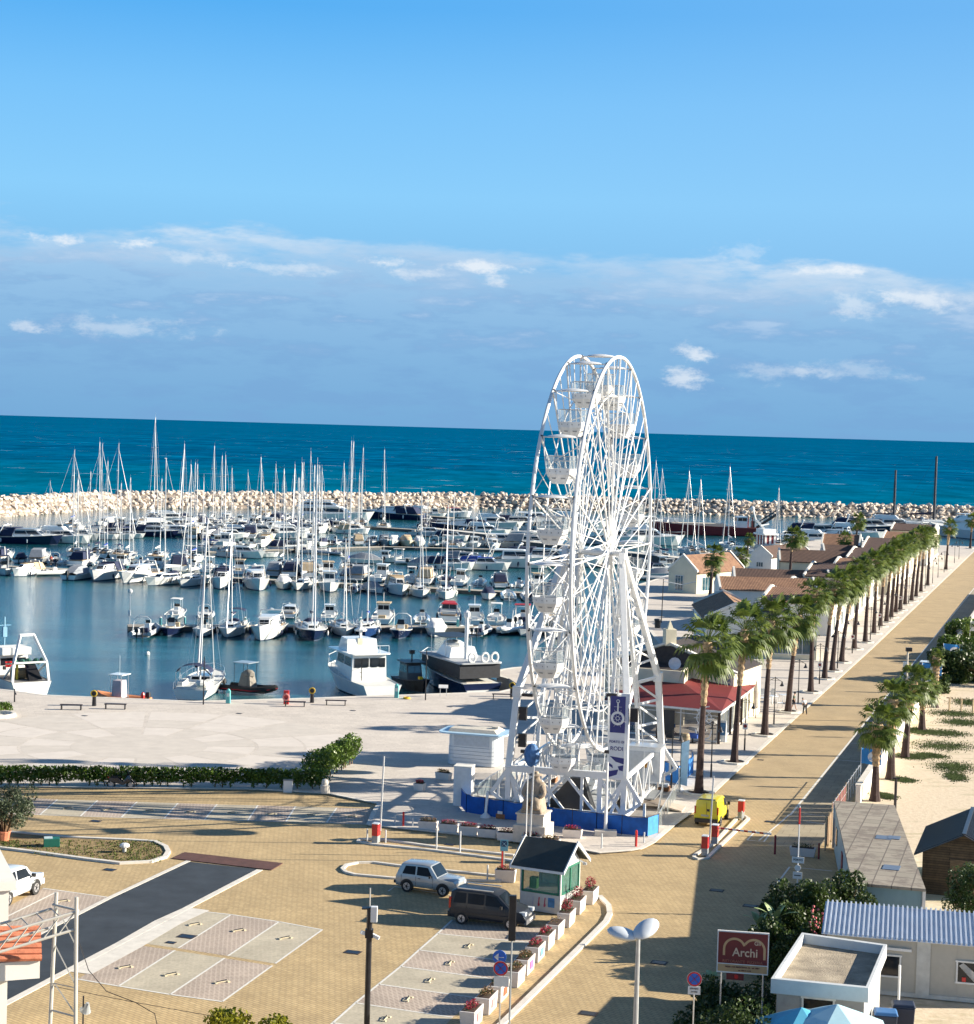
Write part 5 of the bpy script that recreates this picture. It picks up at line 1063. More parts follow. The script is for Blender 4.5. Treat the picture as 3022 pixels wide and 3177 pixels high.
def mk_sail(key, L, hm, cov, B=None, bim=None, frl=True):
    r = start('sailboat'); B = B or L * .31; mb = MB(); R1 = hull_geo(mb, L, B, 1.0, 1.3, n=10); mb.build('hull', [hm, deck_w, antif], r)
    mb = MB(); house(mb, -L * .12, L * .26, B * .30, B * .17, 1.05, 1.62, .9, .15, .8, (.35, .75)); mb.build('cabin', [white_hull, glass_dark], r, bevel=0)
    mb = MB(); mb.box((-L * .28, 0, 1.2), (L * .26, B * .5, .06)); mb.mi = 1; mb.box((-L * .28, B * .33, 1.25), (L * .26, .3, .35)); mb.box((-L * .28, -B * .33, 1.25), (L * .26, .3, .35)); mb.build('cockpit', [teak, deck_w], r)
    mb = MB(); rail(mb, R1, 0, .6, .014); mb.build('guard_rail', alu, r)
    H = 1.32 * L; mx = L * .08
    m2 = MB(); m2.tube([(0, 0, 0), (0, 0, H)], [.26, .2] if key == 'sail_x' else [.10, .07], 6); m2.build('mast', mast_m, r, loc=(mx, 0, 1.2))
    rg = MB()
    for zz, w in ((.42, .9), (.7, .65)): rg.tube([(-.1, -w, H * zz), (0, 0, H * zz + .05), (-.1, w, H * zz)], .028, 4)
    for s_ in (-1, 1): rg.tube([(-.2, s_ * B * .45, -.1), (-.1, s_ * .9, H * .42), (-.1, s_ * .65, H * .7), (0, 0, H * .97)], .016, 3)
    rg.tube([(0, 0, H), (-L * .58, 0, 0)], .016, 3); rg.tube([(0, 0, H), (0, 0, H + .7)], .012, 3); rg.tube([(-.2, 0, H + .05), (.35, 0, H + .05)], .02, 3); rg.build('rigging', mast_m, r, loc=(mx, 0, 1.2))
    if frl: m2 = MB(); m2.tube([(L * .41, 0, .2), (L * .2, 0, H * .5), (.05, 0, H * .93)], [.09, .085, .03], 5); m2.build('furled_sail', white_canvas if cov is not navy else mast_m, r, loc=(mx, 0, 1.2))
    m2 = MB(); m2.tube([(0, 0, 1.3), (-L * .36, 0, 1.35)], .07, 6); m2.build('boom', mast_m, r, loc=(mx, 0, 1.2))
    m2 = MB(); m2.tube([(.1, 0, 1.75), (-L * .04, 0, 1.6), (-L * .2, 0, 1.5), (-L * .35, 0, 1.42)], [.10, .2, .16, .08], 6); m2.build('sail_cover', cov, r, loc=(mx, 0, 1.2), smooth=True)
    if bim: m2 = MB(); n = 6; m2.loft([[(-L * .44, B * .34 * c, 2.75 + .3 * s_) for c, s_ in [(math.cos(math.pi * k / n), math.sin(math.pi * k / n)) for k in range(n + 1)]], [(-L * .22, B * .34 * c, 2.75 + .3 * s_) for c, s_ in [(math.cos(math.pi * k / n), math.sin(math.pi * k / n)) for k in range(n + 1)]]], close=False, caps=False); m2.build('bimini', bim, r, fix=False); m2 = MB(); [m2.tube([(x * L, y * B * .34, 1.1), (x * L, y * B * .34, 2.76)], .02, 3) for x in (-.44, -.22) for y in (-1, 1)]; m2.build('bimini_frame', alu, r)
    sp = MB(); n = 5; ro = [(L * -.14, B * .27 * math.cos(math.pi * k / n), 1.25 + .75 * math.sin(math.pi * k / n)) for k in range(n + 1)]; rf = [(L * -.02, B * .2 * math.cos(math.pi * k / n), 1.35 + .35 * math.sin(math.pi * k / n)) for k in range(n + 1)]; sp.loft([ro, rf], close=False, caps=False); sp.build('spray_hood', navy if cov is not white_canvas else grey_canvas, r, fix=False)
    fd = MB(); [fd.ball((L * x, s_ * B * .5, .55), (.13, .13, .32), 6, 4) for x in (-.2, .1) for s_ in (-1, 1)]
    for x in (-.2, .12):
        for s_ in (-1, 1): f_ = MB(); f_.ball((L * x, s_ * B * .5, .55), (.13, .13, .32), 6, 4); f_.build('fender', white_canvas, r)
    return fin(key, r, L)
mk_sail('sail_w', 11, white_hull, white_canvas); mk_sail('sail_wb', 11, white_hull, navy, bim=navy); mk_sail('sail_n', 12, hull_navy, navy); mk_sail('sail_b', 9.5, hull_blue, blue_canvas, frl=False); mk_sail('sail_g', 10, white_hull, blue_canvas, frl=False); mk_sail('sail_r', 11.5, white_hull, mast_m, frl=False); _m = mast_m; mast_m = pmat('black_mast', (.02, .022, .035), .4); mk_sail('sail_x', 12, hull_navy, navy, frl=False); mast_m = _m
def mk_cruiser(key, L, hm, top, fly=False, canvas=None, arch=True):
    r = start('motor_cruiser'); B = L * .33; mb = MB(); R1 = hull_geo(mb, L, B, .95, 1.55, n=10); mb.build('hull', [hm, deck_w, antif], r)
    mb = MB(); house(mb, -L * .12, L * .30, B * .40, B * .20, 1.0, 2.15, L * .13, .1, .82, (.42, .88)); mb.mi = 0; mb.loft([[(L * .1, -B * .3, 1.2), (L * .44, -.12, 1.48), (L * .44, .12, 1.48), (L * .1, B * .3, 1.2)], [(L * .12, -B * .24, 1.6), (L * .38, -.1, 1.6), (L * .38, .1, 1.6), (L * .12, B * .24, 1.6)]]); mb.build('cabin', [white_hull, glass_dark], r)
    mb = MB(); mb.loft([[(-L * .26, -B * .38, 2.12), (L * .17, -B * .25, 2.16), (L * .17, B * .25, 2.16), (-L * .26, B * .38, 2.12)], [(-L * .24, -B * .33, 2.26), (L * .14, -B * .22, 2.28), (L * .14, B * .22, 2.28), (-L * .24, B * .33, 2.26)]]); mb.build('hardtop', top, r, bevel=.04)
    mb = MB(); mb.box((-L * .31, 0, 1.05), (L * .30, B * .7, .08)); mb.mi = 1; mb.box((-L * .40, 0, 1.25), (.55, B * .6, .4)); mb.box((-L * .56, 0, .35), (L * .09, B * .75, .1)); mb.build('cockpit', [teak, deck_w], r)
    mb = MB(); rail(mb, R1, 4, .5); mb.build('bow_rail', alu, r)
    if arch: mb = MB(); mb.tube([(-L * .30, -B * .44, 1.1), (-L * .24, -B * .36, 2.7), (-L * .24, B * .36, 2.7), (-L * .30, B * .44, 1.1)], .09, 6); mb.lathe((-L * .24, 0, 2.75), [(.22, 0), (.24, .08), (.1, .2)], 8); mb.build('radar_arch', white_hull, r, smooth=True)
    if fly: mb = MB(); house(mb, -L * .22, L * .10, B * .32, B * .22, 2.27, 2.85, .6, .0, .95); mb.build('flybridge', [white_hull, glass_dark], r); mb = MB(); mb.loft([[(L * .0, -B * .2, 2.85), (L * .04, 0, 2.85), (L * .0, B * .2, 2.85)], [(-L * .03, -B * .19, 3.2), (L * .01, 0, 3.2), (-L * .03, B * .19, 3.2)]], close=False, caps=False); mb.build('windscreen', glass_dark, r, fix=False)
    if canvas: mb = MB(); mb.loft([[(-L * .46, -B * .40, 1.15), (-L * .12, -B * .42, 1.15), (-L * .12, B * .42, 1.15), (-L * .46, B * .40, 1.15)], [(-L * .38, -B * .3, 2.3), (-L * .08, -B * .34, 2.42), (-L * .08, B * .34, 2.42), (-L * .38, B * .3, 2.3)]]); mb.build('cockpit_canvas', canvas, r, bevel=.05)
    for x in (-.25, .1):
        for s_ in (-1, 1): f_ = MB(); f_.ball((L * x, s_ * B * .52, .55), (.14, .14, .34), 6, 4); f_.build('fender', white_canvas if hm is hull_navy else navy, r)
    return fin(key, r, L)
mk_cruiser('cr_w', 10, white_hull, white_hull); mk_cruiser('cr_f', 12, white_hull, white_hull, fly=True); mk_cruiser('cr_n', 12, hull_navy, hull_grey, canvas=navy); mk_cruiser('cr_c', 9, white_hull, navy, canvas=navy); mk_cruiser('cr_b', 8.5, white_hull, beige_canvas, canvas=beige_canvas); mk_cruiser('cr_g', 8.5, hull_grey, grey_canvas, canvas=grey_canvas, arch=False); mk_cruiser('cr_r', 8, white_hull, redc, canvas=None, arch=False); mk_cruiser('cr_bc', 10, white_hull, blue_canvas, canvas=blue_canvas)
def mk_open(key, L, hm, cv, t_top=False, cover=None, nob=1, arch=False):
    r = start('motorboat'); B = L * .36; mb = MB(); R1 = hull_geo(mb, L, B, .6, .95, n=8, draft=.25); mb.build('hull', [hm, deck_w, antif], r)
    if cover:
        mb = MB(); rg = []
        for t, h in ((-.46, .15), (-.25, .75), (.0, .95), (.2, .5), (.42, .08)): w = B * (.46 if t < .1 else .36 if t < .3 else .12); rg.append([(t * L, -w, .68 + max(0, t) * .4), (t * L, -w * .5, .72 + h), (t * L, w * .5, .72 + h), (t * L, w, .68 + max(0, t) * .4)])
        mb.loft(rg, close=False, caps=False); mb.build('boat_cover', cover, r, smooth=True, fix=False)
    else:
        mb = MB(); mb.box((-.02 * L, 0, 1.0), (.8, .8, .8), taper=.8); mb.mi = 1; mb.loft([[(L * .06, -.4, 1.3), (L * .06, .4, 1.3), (L * .08, .4, 1.3), (L * .08, -.4, 1.3)], [(L * .0, -.33, 1.8), (L * .0, .33, 1.8), (L * .02, .33, 1.8), (L * .02, -.33, 1.8)]]); mb.build('console', [white_hull, glass_dark], r)
        mb = MB(); mb.box((-.25 * L, 0, .85), (.6, B * .55, .45)); mb.box((.25 * L, 0, .85), (L * .18, B * .35, .12)); mb.build('cushion', cv, r, bevel=.04)
    if t_top: mb = MB(); mb.prism(rrect(L * .3, B * .6, .2), 2.45, 2.53); mb.build('sun_top', cv, r, loc=(-.03 * L, 0, 0)); mb = MB(); [mb.tube([(x * L, y * B * .26, .7), (x * L, y * B * .26, 2.46)], .03, 4) for x in (-.13, .08) for y in (-1, 1)]; mb.build('top_frame', alu, r)
    if arch: mb = MB(); mb.tube([(-.36 * L, -B * .42, .7), (-.32 * L, -B * .38, 1.9), (-.30 * L, -B * .2, 2.25), (-.30 * L, B * .2, 2.25), (-.32 * L, B * .38, 1.9), (-.36 * L, B * .42, .7)], .05, 6); mb.build('roll_bar', white_hull, r, smooth=True)
    for k in range(nob): outboard(-L / 2 - .05, (k - (nob - 1) / 2) * .6, .45, black if key[-1] != 'w' else white_hull, r)
    return fin(key, r, L)
mk_open('op_tw', 6.5, white_hull, white_canvas, t_top=True); mk_open('op_n', 6.5, hull_navy, beige_canvas, arch=True); mk_open('op_c', 6.5, white_hull, white_canvas, cover=grey_canvas); mk_open('op_cn', 6, white_hull, navy, cover=navy); mk_open('op_tb', 6.5, white_hull, navy, t_top=True); mk_open('op_cw', 6, white_hull, white_canvas, cover=white_canvas); mk_open('op_cb', 6, hull_cream, beige_canvas, cover=beige_canvas)
def mk_rib(key, L, tm, top=None, nob=2, arch=True):
    r = start('inflatable_boat'); B = L * .36; mb = MB(); w = B / 2 - .25
    for s_ in (1, -1): mb.tube([(-L / 2, s_ * w, .45), (L * .1, s_ * w, .48), (L * .3, s_ * w * .8, .55), (L * .45, s_ * .22, .72), (L * .47, 0, .75)], [.25, .27, .26, .24, .22], 8)
    mb.build('tube', tm, r, smooth=True); mb = MB(); mb.loft([[(-L / 2 + .1, -w, .1), (-L / 2 + .1, w, .1), (-L / 2 + .1, 0, -.2)], [(L * .42, -.1, .5), (L * .42, .1, .5), (L * .42, 0, .2)]]); mb.box((-L * .05, 0, .32), (L * .85, w * 1.7, .06)); mb.build('hull', white_hull, r)
    mb = MB(); mb.box((0, 0, .8), (.7, .7, .95), taper=.75); mb.mi = 1; mb.box((.25, 0, 1.4), (.06, .55, .4)); mb.build('console', [white_hull, glass_dark], r); mb = MB(); mb.box((-L * .2, 0, .65), (.6, .9, .5)); mb.box((L * .2, 0, .5), (1.0, .8, .2)); mb.build('seat', tube_g if tm is not tube_g else navy, r, bevel=.05)
    if arch: mb = MB(); mb.tube([(-L * .38, -w, .6), (-L * .35, -w * .9, 1.9), (-L * .34, -w * .5, 2.2), (-L * .34, w * .5, 2.2), (-L * .35, w * .9, 1.9), (-L * .38, w, .6)], .05, 6); mb.build('roll_bar', white_hull, r, smooth=True)
    if top: mb = MB(); mb.prism(rrect(1.7, w * 1.7, .2), 2.2, 2.28); mb.build('sun_top', top, r, loc=(-.3, 0, 0)); mb = MB(); [mb.tube([(x, y * w * .75, .4), (x, y * w * .75, 2.2)], .03, 4) for x in (-1.0, .4) for y in (-1, 1)]; mb.build('top_frame', alu, r)
    for k in range(nob): outboard(-L / 2 - .1, (k - (nob - 1) / 2) * .65, .45, white_hull if key[-1] == 'w' else black, r)
    return fin(key, r, L)
mk_rib('rib_g', 7, tube_g); mk_rib('rib_w', 6, white_hull, nob=1, arch=False); mk_rib('rib_r', 7.5, tube_g, redc, 3); mk_rib('rib_n', 7, navy, white_canvas, 2, False)
def mk_fisher(key, L, hm, trim):
    r = start('cabin_boat'); B = L * .35; mb = MB(); R1 = hull_geo(mb, L, B, .7, 1.25, n=8); mb.build('hull', [hm, deck_w, antif], r)
    mb = MB(); house(mb, -.05 * L, L * .18, B * .30, B * .26, .75, 2.35, .3, .0, .92, (.5, .85)); mb.build('wheelhouse', [white_hull, glass_dark], r); mb = MB(); mb.prism(rrect(L * .3, B * .66, .15), 2.35, 2.44); mb.build('wheelhouse_roof', trim, r, loc=(.05 * L, 0, 0)); mb = MB(); mb.tube([(0, 0, 2.4), (0, 0, 3.7)], .03, 4); mb.tube([(-.3, 0, 3.3), (.3, 0, 3.3)], .02, 4); mb.build('aerial', mast_m, r)
    mb = MB(); rail(mb, R1, 4, .45); mb.build('bow_rail', alu, r); mb = MB(); mb.box((-.32 * L, 0, .85), (.8, .9, .4)); mb.build('fish_box', trim, r); return fin(key, r, L)
mk_fisher('fi_w', 7.5, white_hull, white_hull); mk_fisher('fi_b', 7.5, hull_blue, white_hull); mk_fisher('fi_c', 8, white_hull, beige_canvas)
USED = set()
DESC = {'sail_w': 'white sailboat with white sail cover', 'sail_wb': 'white sailboat with navy canopy', 'sail_n': 'navy hulled sailboat', 'sail_b': 'blue hulled sailboat with blue sail cover', 'sail_g': 'white sailboat with blue sail cover', 'sail_r': 'white racing sailboat', 'sail_x': 'dark masted sailing yacht',
        'cr_w': 'white hardtop cruiser', 'cr_f': 'white flybridge cruiser', 'cr_n': 'navy hulled cruiser', 'cr_c': 'white cruiser under navy canvas', 'cr_b': 'beige canvas cruiser', 'cr_g': 'grey cruiser under grey canvas', 'cr_r': 'small cruiser with red canopy', 'cr_bc': 'white cruiser with bright blue canvas',
        'op_tw': 'open motorboat with white sun top', 'op_n': 'dark hulled open motorboat', 'op_c': 'motorboat under grey cover', 'op_cn': 'motorboat under navy cover', 'op_tb': 'open motorboat with navy sun top', 'op_cw': 'motorboat under white cover', 'op_cb': 'cream motorboat under beige cover',
        'rib_g': 'grey inflatable with arch', 'rib_w': 'small white inflatable', 'rib_r': 'grey inflatable with red top', 'rib_n': 'navy inflatable with white top', 'fi_w': 'white cabin boat', 'fi_b': 'blue cabin boat', 'fi_c': 'cabin boat with beige roof'}
BOATS = []
def boat(key, x, y, head, sc=1.0, masth=None, row=None, lab=None, z=None):
    """x, y: photo position of the hull's waterline centre; head: bow bearing in degrees, 0 = towards camera, 90 = right"""
    BOATS.append((key, x, y, head, sc, masth, row, lab))
def place_all():
    rows = {}
    for b in BOATS: rows.setdefault((b[6], b[0].split('_')[0] if False else b[0]), []).append(b)
    idx = {}
    for k, lst in rows.items():
        lst.sort(key=lambda b: b[1])
        for i, b in enumerate(lst): idx[id(b)] = (i, len(lst))
    for b in BOATS:
        key, x, y, head, sc, masth, row, lab = b; sc = sc * (1.16 if row in (A1, A2, B1, B2) else 1.1); y += {A1: 7, B1: 9}.get(row, 0); pr, L = PROTO[key]; p = G(x, y, WZ)
        if key in USED:
            c = pr.copy(); COL.objects.link(c); mast = None
            for ch in KIDS[pr.name]: q = ch.copy(); COL.objects.link(q); q.parent = c; (None)
            kids = [o for o in c.children]
        else: c = pr; USED.add(key); kids = KIDS[pr.name]
        kids = list(c.children)
        c.location = p; r_ = random.Random(int(x * 7 + y)); c.rotation_euler = (R_(r_.uniform(-1.3, 1.3)), 0, R_(head - 90 + r_.uniform(-2, 2))); c.scale = (sc,) * 3
        if masth:
            H = 1.32 * L * sc; f = masth / H
            for o in kids:
                nm = o.name.split('.')[0]
                if nm in ('mast', 'rigging', 'furled_sail'): o.scale = (1, 1, f)
        if key == 'sail_r': text_obj('AJA', .85, dark_metal, c, (1.6, 1.72, .70), (R_(90), 0, R_(180)), 'hull_lettering')
        i, n = idx[id(b)]
        l = lab or (DESC[key] + (', %s from left in %s' % (ordn(i), row) if n > 1 else ', alone of its kind in %s' % row))
        tag(c, l, 'sailboat' if key.startswith('sail') else 'inflatable boat' if key.startswith('rib') else 'motorboat', 'boats of the %s' % row)
    for k, (pr, L) in PROTO.items():
        if k not in USED:
            for ch in list(pr.children): bpy.data.objects.remove(ch)
            bpy.data.objects.remove(pr)
def mh(x, ytop, ywl, L=11):
    p = G(x, ywl, WZ); return ZY(x, ytop, p.y).z - WZ - 1.2
A1 = 'nearest pontoon front'; A2 = 'nearest pontoon back'; B1 = 'second pontoon front'; B2 = 'second pontoon back'; C1 = 'third row'; C2 = 'fourth row'; D1 = 'outermost row'; E1 = 'right hand basin'
# nearest pontoon, bows to the camera (0) or sterns (180)
for k, x, y, h, s_ in [('rib_g', 458, 1962, 175, 1), ('op_n', 532, 1958, 0, 1.0), ('op_tw', 630, 1962, 0, .95), ('cr_w', 830, 1968, -4, 1.02), ('op_n', 1243, 1966, 0, 1.05), ('op_cw', 1352, 1962, 0, 1.15), ('rib_g', 1492, 1960, 168, .9), ('rib_w', 1582, 1958, -20, 1.1), ('op_c', 1645, 1962, -25, .9), ('op_tw', 1715, 1968, 0, .9), ('rib_n', 1775, 1970, 10, .9)]: boat(k, x, y, h, s_, row=A1)
for k, x, t, y, h, s_ in [('sail_wb', 722, 1621, 1960, 0, .85), ('sail_n', 965, 1442, 1966, 8, .95), ('sail_w', 1062, 1665, 1958, 12, .8), ('sail_b', 1140, 1670, 1962, 0, .92)]: boat(k, x, y, h, s_, mh(x, t, y), row=A1)
for k, x, y, h, s_ in [('op_tw', 548, 1914, 180, .9), ('rib_g', 640, 1916, 185, .8), ('cr_w', 900, 1912, 180, .62), ('fi_w', 1022, 1922, 180, .75), ('fi_c', 1190, 1928, 180, .95), ('rib_w', 1308, 1932, 180, 1), ('cr_r', 1392, 1926, 180, 1.05), ('fi_w', 1472, 1932, 180, .9), ('op_tw', 1540, 1934, 180, 1), ('rib_r', 1622, 1934, 178, 1.05), ('op_cb', 1700, 1936, 180, 1), ('fi_w', 1765, 1938, 180, .9)]: boat(k, x, y, h, s_, row=A2)
# second pontoon
for k, x, y, h, s_ in [('op_tb', 12, 1772, 20, 1.1), ('cr_b', 85, 1776, -25, .8), ('rib_w', 170, 1776, 120, 1.0), ('op_c', 250, 1786, 165, 1.25), ('cr_c', 328, 1788, -12, 1.05), ('cr_w', 430, 1794, -18, 1.08), ('cr_c', 688, 1812, 6, 1.08), ('cr_w', 795, 1815, 14, 1.12), ('op_cw', 880, 1815, 5, 1.2), ('fi_w', 1020, 1822, 8, 1.15), ('rib_g', 1100, 1826, 170, .9), ('op_c', 1160, 1828, 30, .9), ('cr_b', 1232, 1832, 12, 1.05), ('op_cn', 1515, 1848, 0, 1.0), ('rib_w', 1576, 1848, 180, 1.05), ('rib_g', 1640, 1850, 182, .95), ('cr_g', 1720, 1856, 5, .9), ('op_tw', 1790, 1860, 0, 1)]: boat(k, x, y, h, s_, row=B1)
for k, x, t, y, h, s_ in [('sail_r', 522, 1423, 1802, -28, .95), ('sail_w', 598, 1440, 1806, -15, .85), ('sail_w', 940, 1433, 1816, -8, .85), ('sail_w', 1300, 1523, 1838, 8, .85), ('sail_wb', 1385, 1561, 1843, 0, .85)]: boat(k, x, y, h, s_, mh(x, t, y), row=B1)
r = random.Random(5); KB2 = ['op_tb', 'op_tw', 'cr_c', 'fi_w', 'rib_g', 'op_c', 'cr_b', 'op_cn', 'rib_w', 'op_cw', 'cr_g', 'fi_c']
x = 10; i = 0
while x < 1800:
    y = 1732 + (x + 150) / 1910 * 98 + 6
    if not (950 < x < 1060 and False): boat(KB2[(i * 5 + r.randrange(3)) % 12], x, y - 6, 180 + r.uniform(-12, 12), r.uniform(.8, 1.05), row=B2)
    x += r.uniform(44, 62); i += 1
for k, x, t, y, s_ in [('sail_w', 235, 1488, 1722, .8), ('sail_g', 275, 1460, 1726, .7), ('sail_wb', 305, 1372, 1726, .85), ('sail_g', 330, 1430, 1728, .8), ('sail_wb', 370, 1498, 1730, .8), ('sail_w', 398, 1480, 1733, .75), ('sail_w', 492, 1485, 1736, .8), ('sail_n', 578, 1560, 1741, .7), ('sail_g', 605, 1440, 1744, .8), ('sail_w', 877, 1455, 1765, .85), ('sail_wb', 925, 1480, 1768, .8), ('sail_w', 970, 1442, 1772, .85), ('sail_g', 1080, 1370, 1776, .9)]: boat(k, x, y, 180 + r.uniform(-10, 10), s_, mh(x, t, y), row=B2)
# third and fourth rows (broadside at the left)
for k, x, y, h, s_ in [('cr_n', 78, 1686, 82, 1.3), ('cr_f', 185, 1684, 78, 1.15), ('cr_g', 250, 1676, 80, .95), ('cr_n', 475, 1664, 75, 1.0), ('cr_w', 545, 1662, 80, 1.0), ('op_c', 730, 1722, 60, 1.1), ('fi_w', 700, 1702, 0, 1.3), ('cr_w', 752, 1730, 70, .95), ('op_tw', 812, 1728, 100, 1), ('cr_c', 900, 1712, 95, .95), ('op_tb', 970, 1716, 100, 1), ('rib_g', 1020, 1720, 250, .9), ('op_c', 1120, 1748, 270, 1.2), ('fi_w', 1190, 1744, 80, .9), ('op_tw', 1240, 1745, 80, 1), ('rib_w', 1280, 1752, 85, 1), ('op_c', 1340, 1762, 80, 1.3), ('cr_c', 1395, 1768, 82, 1.0), ('cr_g', 1440, 1750, 85, 1), ('cr_bc', 1500, 1768, 78, 1.0), ('cr_w', 1590, 1760, 80, 1.45), ('cr_n', 1680, 1752, 80, 1.35), ('cr_w', 1770, 1756, 75, 1.3), ('cr_f', 1850, 1750, 80, 1.1)]: boat(k, x, y, h, s_, row=C1)
for i, x in enumerate(range(640, 1180, 36)): boat(['op_tw', 'rib_g', 'op_c', 'fi_w', 'op_tb', 'rib_w', 'op_cn', 'cr_b'][(i * 3) % 8], x + r.uniform(-6, 6), 1700 - (x - 640) * .02 + r.uniform(-4, 2), r.choice([180, 0]) + r.uniform(-15, 15), r.uniform(.85, 1.1), row=C1)
for i, (k, x, s_) in enumerate([('cr_g', 1195, .9), ('fi_w', 1160, .8), ('op_cw', 1222, 1.3), ('op_cb', 1262, 1.4), ('op_cw', 1300, 1.3), ('rib_g', 1345, 1), ('op_tw', 1385, 1), ('op_c', 1425, 1.1), ('fi_w', 1470, 1), ('cr_w', 1530, .9)]): boat(k, x, 1690 + (x - 1160) * .03, 5 + r.uniform(-10, 10), s_, row=C1)
for k, x, t, y, h, s_ in [('sail_g', 640, 1480, 1712, 265, .85), ('sail_w', 300, 1375, 1672, 80, .9), ('sail_wb', 350, 1375, 1672, 80, .9), ('sail_g', 395, 1500, 1668, 80, .8), ('sail_w', 213, 1395, 1676, 80, .9), ('sail_w', 145, 1487, 1664, 80, .7), ('sail_w', 1455, 1520, 1735, 80, .8), ('sail_w', 1405, 1525, 1700, 180, .8)]: boat(k, x, y, h, s_, mh(x, t, y), row=C1)
# row with large yacht, sail masts against the breakwater
for i, (x, t) in enumerate([(475, 1300), (566, 1378), (600, 1434), (658, 1385), (684, 1415), (699, 1411), (717, 1452), (769, 1466), (806, 1420), (850, 1440), (878, 1464), (914, 1440), (938, 1434), (960, 1400), (987, 1443), (995, 1450), (1064, 1438), (1085, 1368), (1108, 1466), (1119, 1389), (1191, 1395), (1321, 1523), (228, 1405), (240, 1470)]):
    y = 1628 + (i * 37 % 26); 
    if x == 1321: y = 1655
    boat(['sail_w', 'sail_wb', 'sail_g', 'sail_w', 'sail_n'][i % 5], x, y, r.choice([0, 8, 180, 172]), 1.25 if t < 1310 else r.uniform(.85, 1.0), mh(x, t, y), row=C2)
KC = ['cr_f', 'cr_w', 'cr_n', 'cr_c', 'fi_w', 'op_c', 'cr_g', 'fi_b', 'cr_w', 'op_tw', 'cr_b']
for row_y, x0, x1, st_ in ((1668, 585, 900, 34), (1652, 400, 1130, 33), (1640, 330, 1060, 36), (1622, 440, 940, 42)):
    x = x0; i = 0
    while x < x1: boat(KC[(i * 3 + row_y) % 11], x, row_y + r.uniform(-4, 4), r.choice([0, 180, 90]) + r.uniform(-15, 15), r.uniform(.85, 1.15), row=C2); x += st_ * r.uniform(.8, 1.25); i += 1
for k, x, y, h, s_ in [('cr_n', 1215, 1610, 250, 1.5), ('cr_f', 1290, 1600, 255, 1.0), ('fi_w', 1345, 1604, 90, 1), ('cr_r', 1410, 1605, 90, 1.2), ('cr_n', 1370, 1640, 85, 1.0), ('cr_n', 1430, 1648, 265, 1.25), ('cr_f', 1530, 1640, 80, 1.3), ('cr_n', 1600, 1640, 82, 1.4), ('cr_w', 1650, 1632, 80, 1.6), ('cr_f', 1500, 1662, 80, 1.1), ('rib_g', 1600, 1664, 80, 1.8), ('cr_w', 1700, 1650, 80, 1.3), ('cr_f', 1780, 1640, 80, 1.5), ('cr_w', 1560, 1695, 80, 1.2), ('cr_g', 1640, 1702, 82, 1.3), ('cr_w', 1330, 1664, 80, .9), ('cr_c', 1400, 1678, 82, .9), ('cr_f', 1960, 1640, 90, 1.3), ('cr_w', 2010, 1632, 100, 1.2), ('cr_w', 1900, 1690, 80, 1.5), ('cr_f', 1990, 1690, 80, 1.6)]: boat(k, x, y, h, s_, row=D1)
# basin right of the wheel
for k, x, t, y, h, s_ in [('sail_w', 2030, 1430, 1735, 200, 1), ('sail_wb', 2052, 1455, 1745, 200, .95), ('sail_w', 2135, 1462, 1720, 190, 1), ('sail_w', 2167, 1487, 1724, 190, .9), ('sail_w', 2262, 1450, 1706, 185, 1.05), ('sail_w', 2411, 1514, 1700, 180, .95), ('sail_x', 2756, 1466, 1640, 95, 1.5), ('sail_x', 2880, 1424, 1640, 95, 1.6)]: boat(k, x, y, h, s_, mh(x, t, y), row=E1)
for k, x, y, h, s_ in [('cr_c', 2035, 1778, 90, .8), ('op_c', 2060, 1790, 90, 1), ('rib_g', 2012, 1800, 90, 1), ('op_tw', 2080, 1772, 90, .9), ('fi_w', 2050, 1762, 90, .9), ('cr_w', 2470, 1695, 60, 1.2), ('cr_f', 2530, 1688, 70, 1.2), ('cr_w', 2590, 1680, 250, 1.3), ('cr_n', 2545, 1668, 80, 1.5), ('cr_f', 2640, 1672, 70, 1.4), ('cr_n', 2690, 1655, 80, 1.7), ('cr_f', 2765, 1650, 70, 1.6), ('cr_w', 2830, 1652, 80, 1.3), ('cr_w', 2300, 1725, 60, .9), ('cr_w', 2900, 1650, 80, 1.3)]: boat(k, x, y, h, s_, row=E1)
place_all()
# ---------------------------------------------------------------- single large vessels
def vessel(name, lab, cat, x, y, head): p = G(x, y, WZ); return empty(name, p, R_(head - 90), lab, cat)
# white wheelhouse boat, stern to the quay
v_ = vessel('pilot_boat', 'white wheelhouse boat with upper bridge, moored stern on between the benches and the black boats', 'boat', 1112, 2144, 205); v_.scale = (1.12,) * 3
mb = MB(); R1 = hull_geo(mb, 12, 4.2, 1.3, 2.1, n=10); mb.build('hull', [white_hull, deck_w, hull_navy], v_)
mb = MB(); house(mb, -2.6, 3.4, 1.7, 1.2, 1.35, 3.7, .8, .0, .95, (.52, .86)); mb.build('wheelhouse', [white_hull, glass_dark], v_); mb = MB(); mb.prism(rrect(6.2, 4.0, .4), 3.7, 3.82); mb.build('bridge_deck', white_hull, v_, loc=(.1, 0, 0))
mb = MB(); house(mb, -.8, 2.6, 1.5, 1.1, 3.82, 4.9, .6, .2, .95); mb.build('upper_bridge', [white_hull, glass_dark], v_); mb = MB(); mb.tube([(-.2, 0, 3.8), (-.2, 0, 6.4)], .14, 6); mb.lathe((-.2, 0, 5.6), [(.55, 0), (.6, .15), (.2, .35)], 10); mb.tube([(-.2, -.6, 6.2), (-.2, .6, 6.2)], .05, 4); mb.build('radar_mast', white_hull, v_)
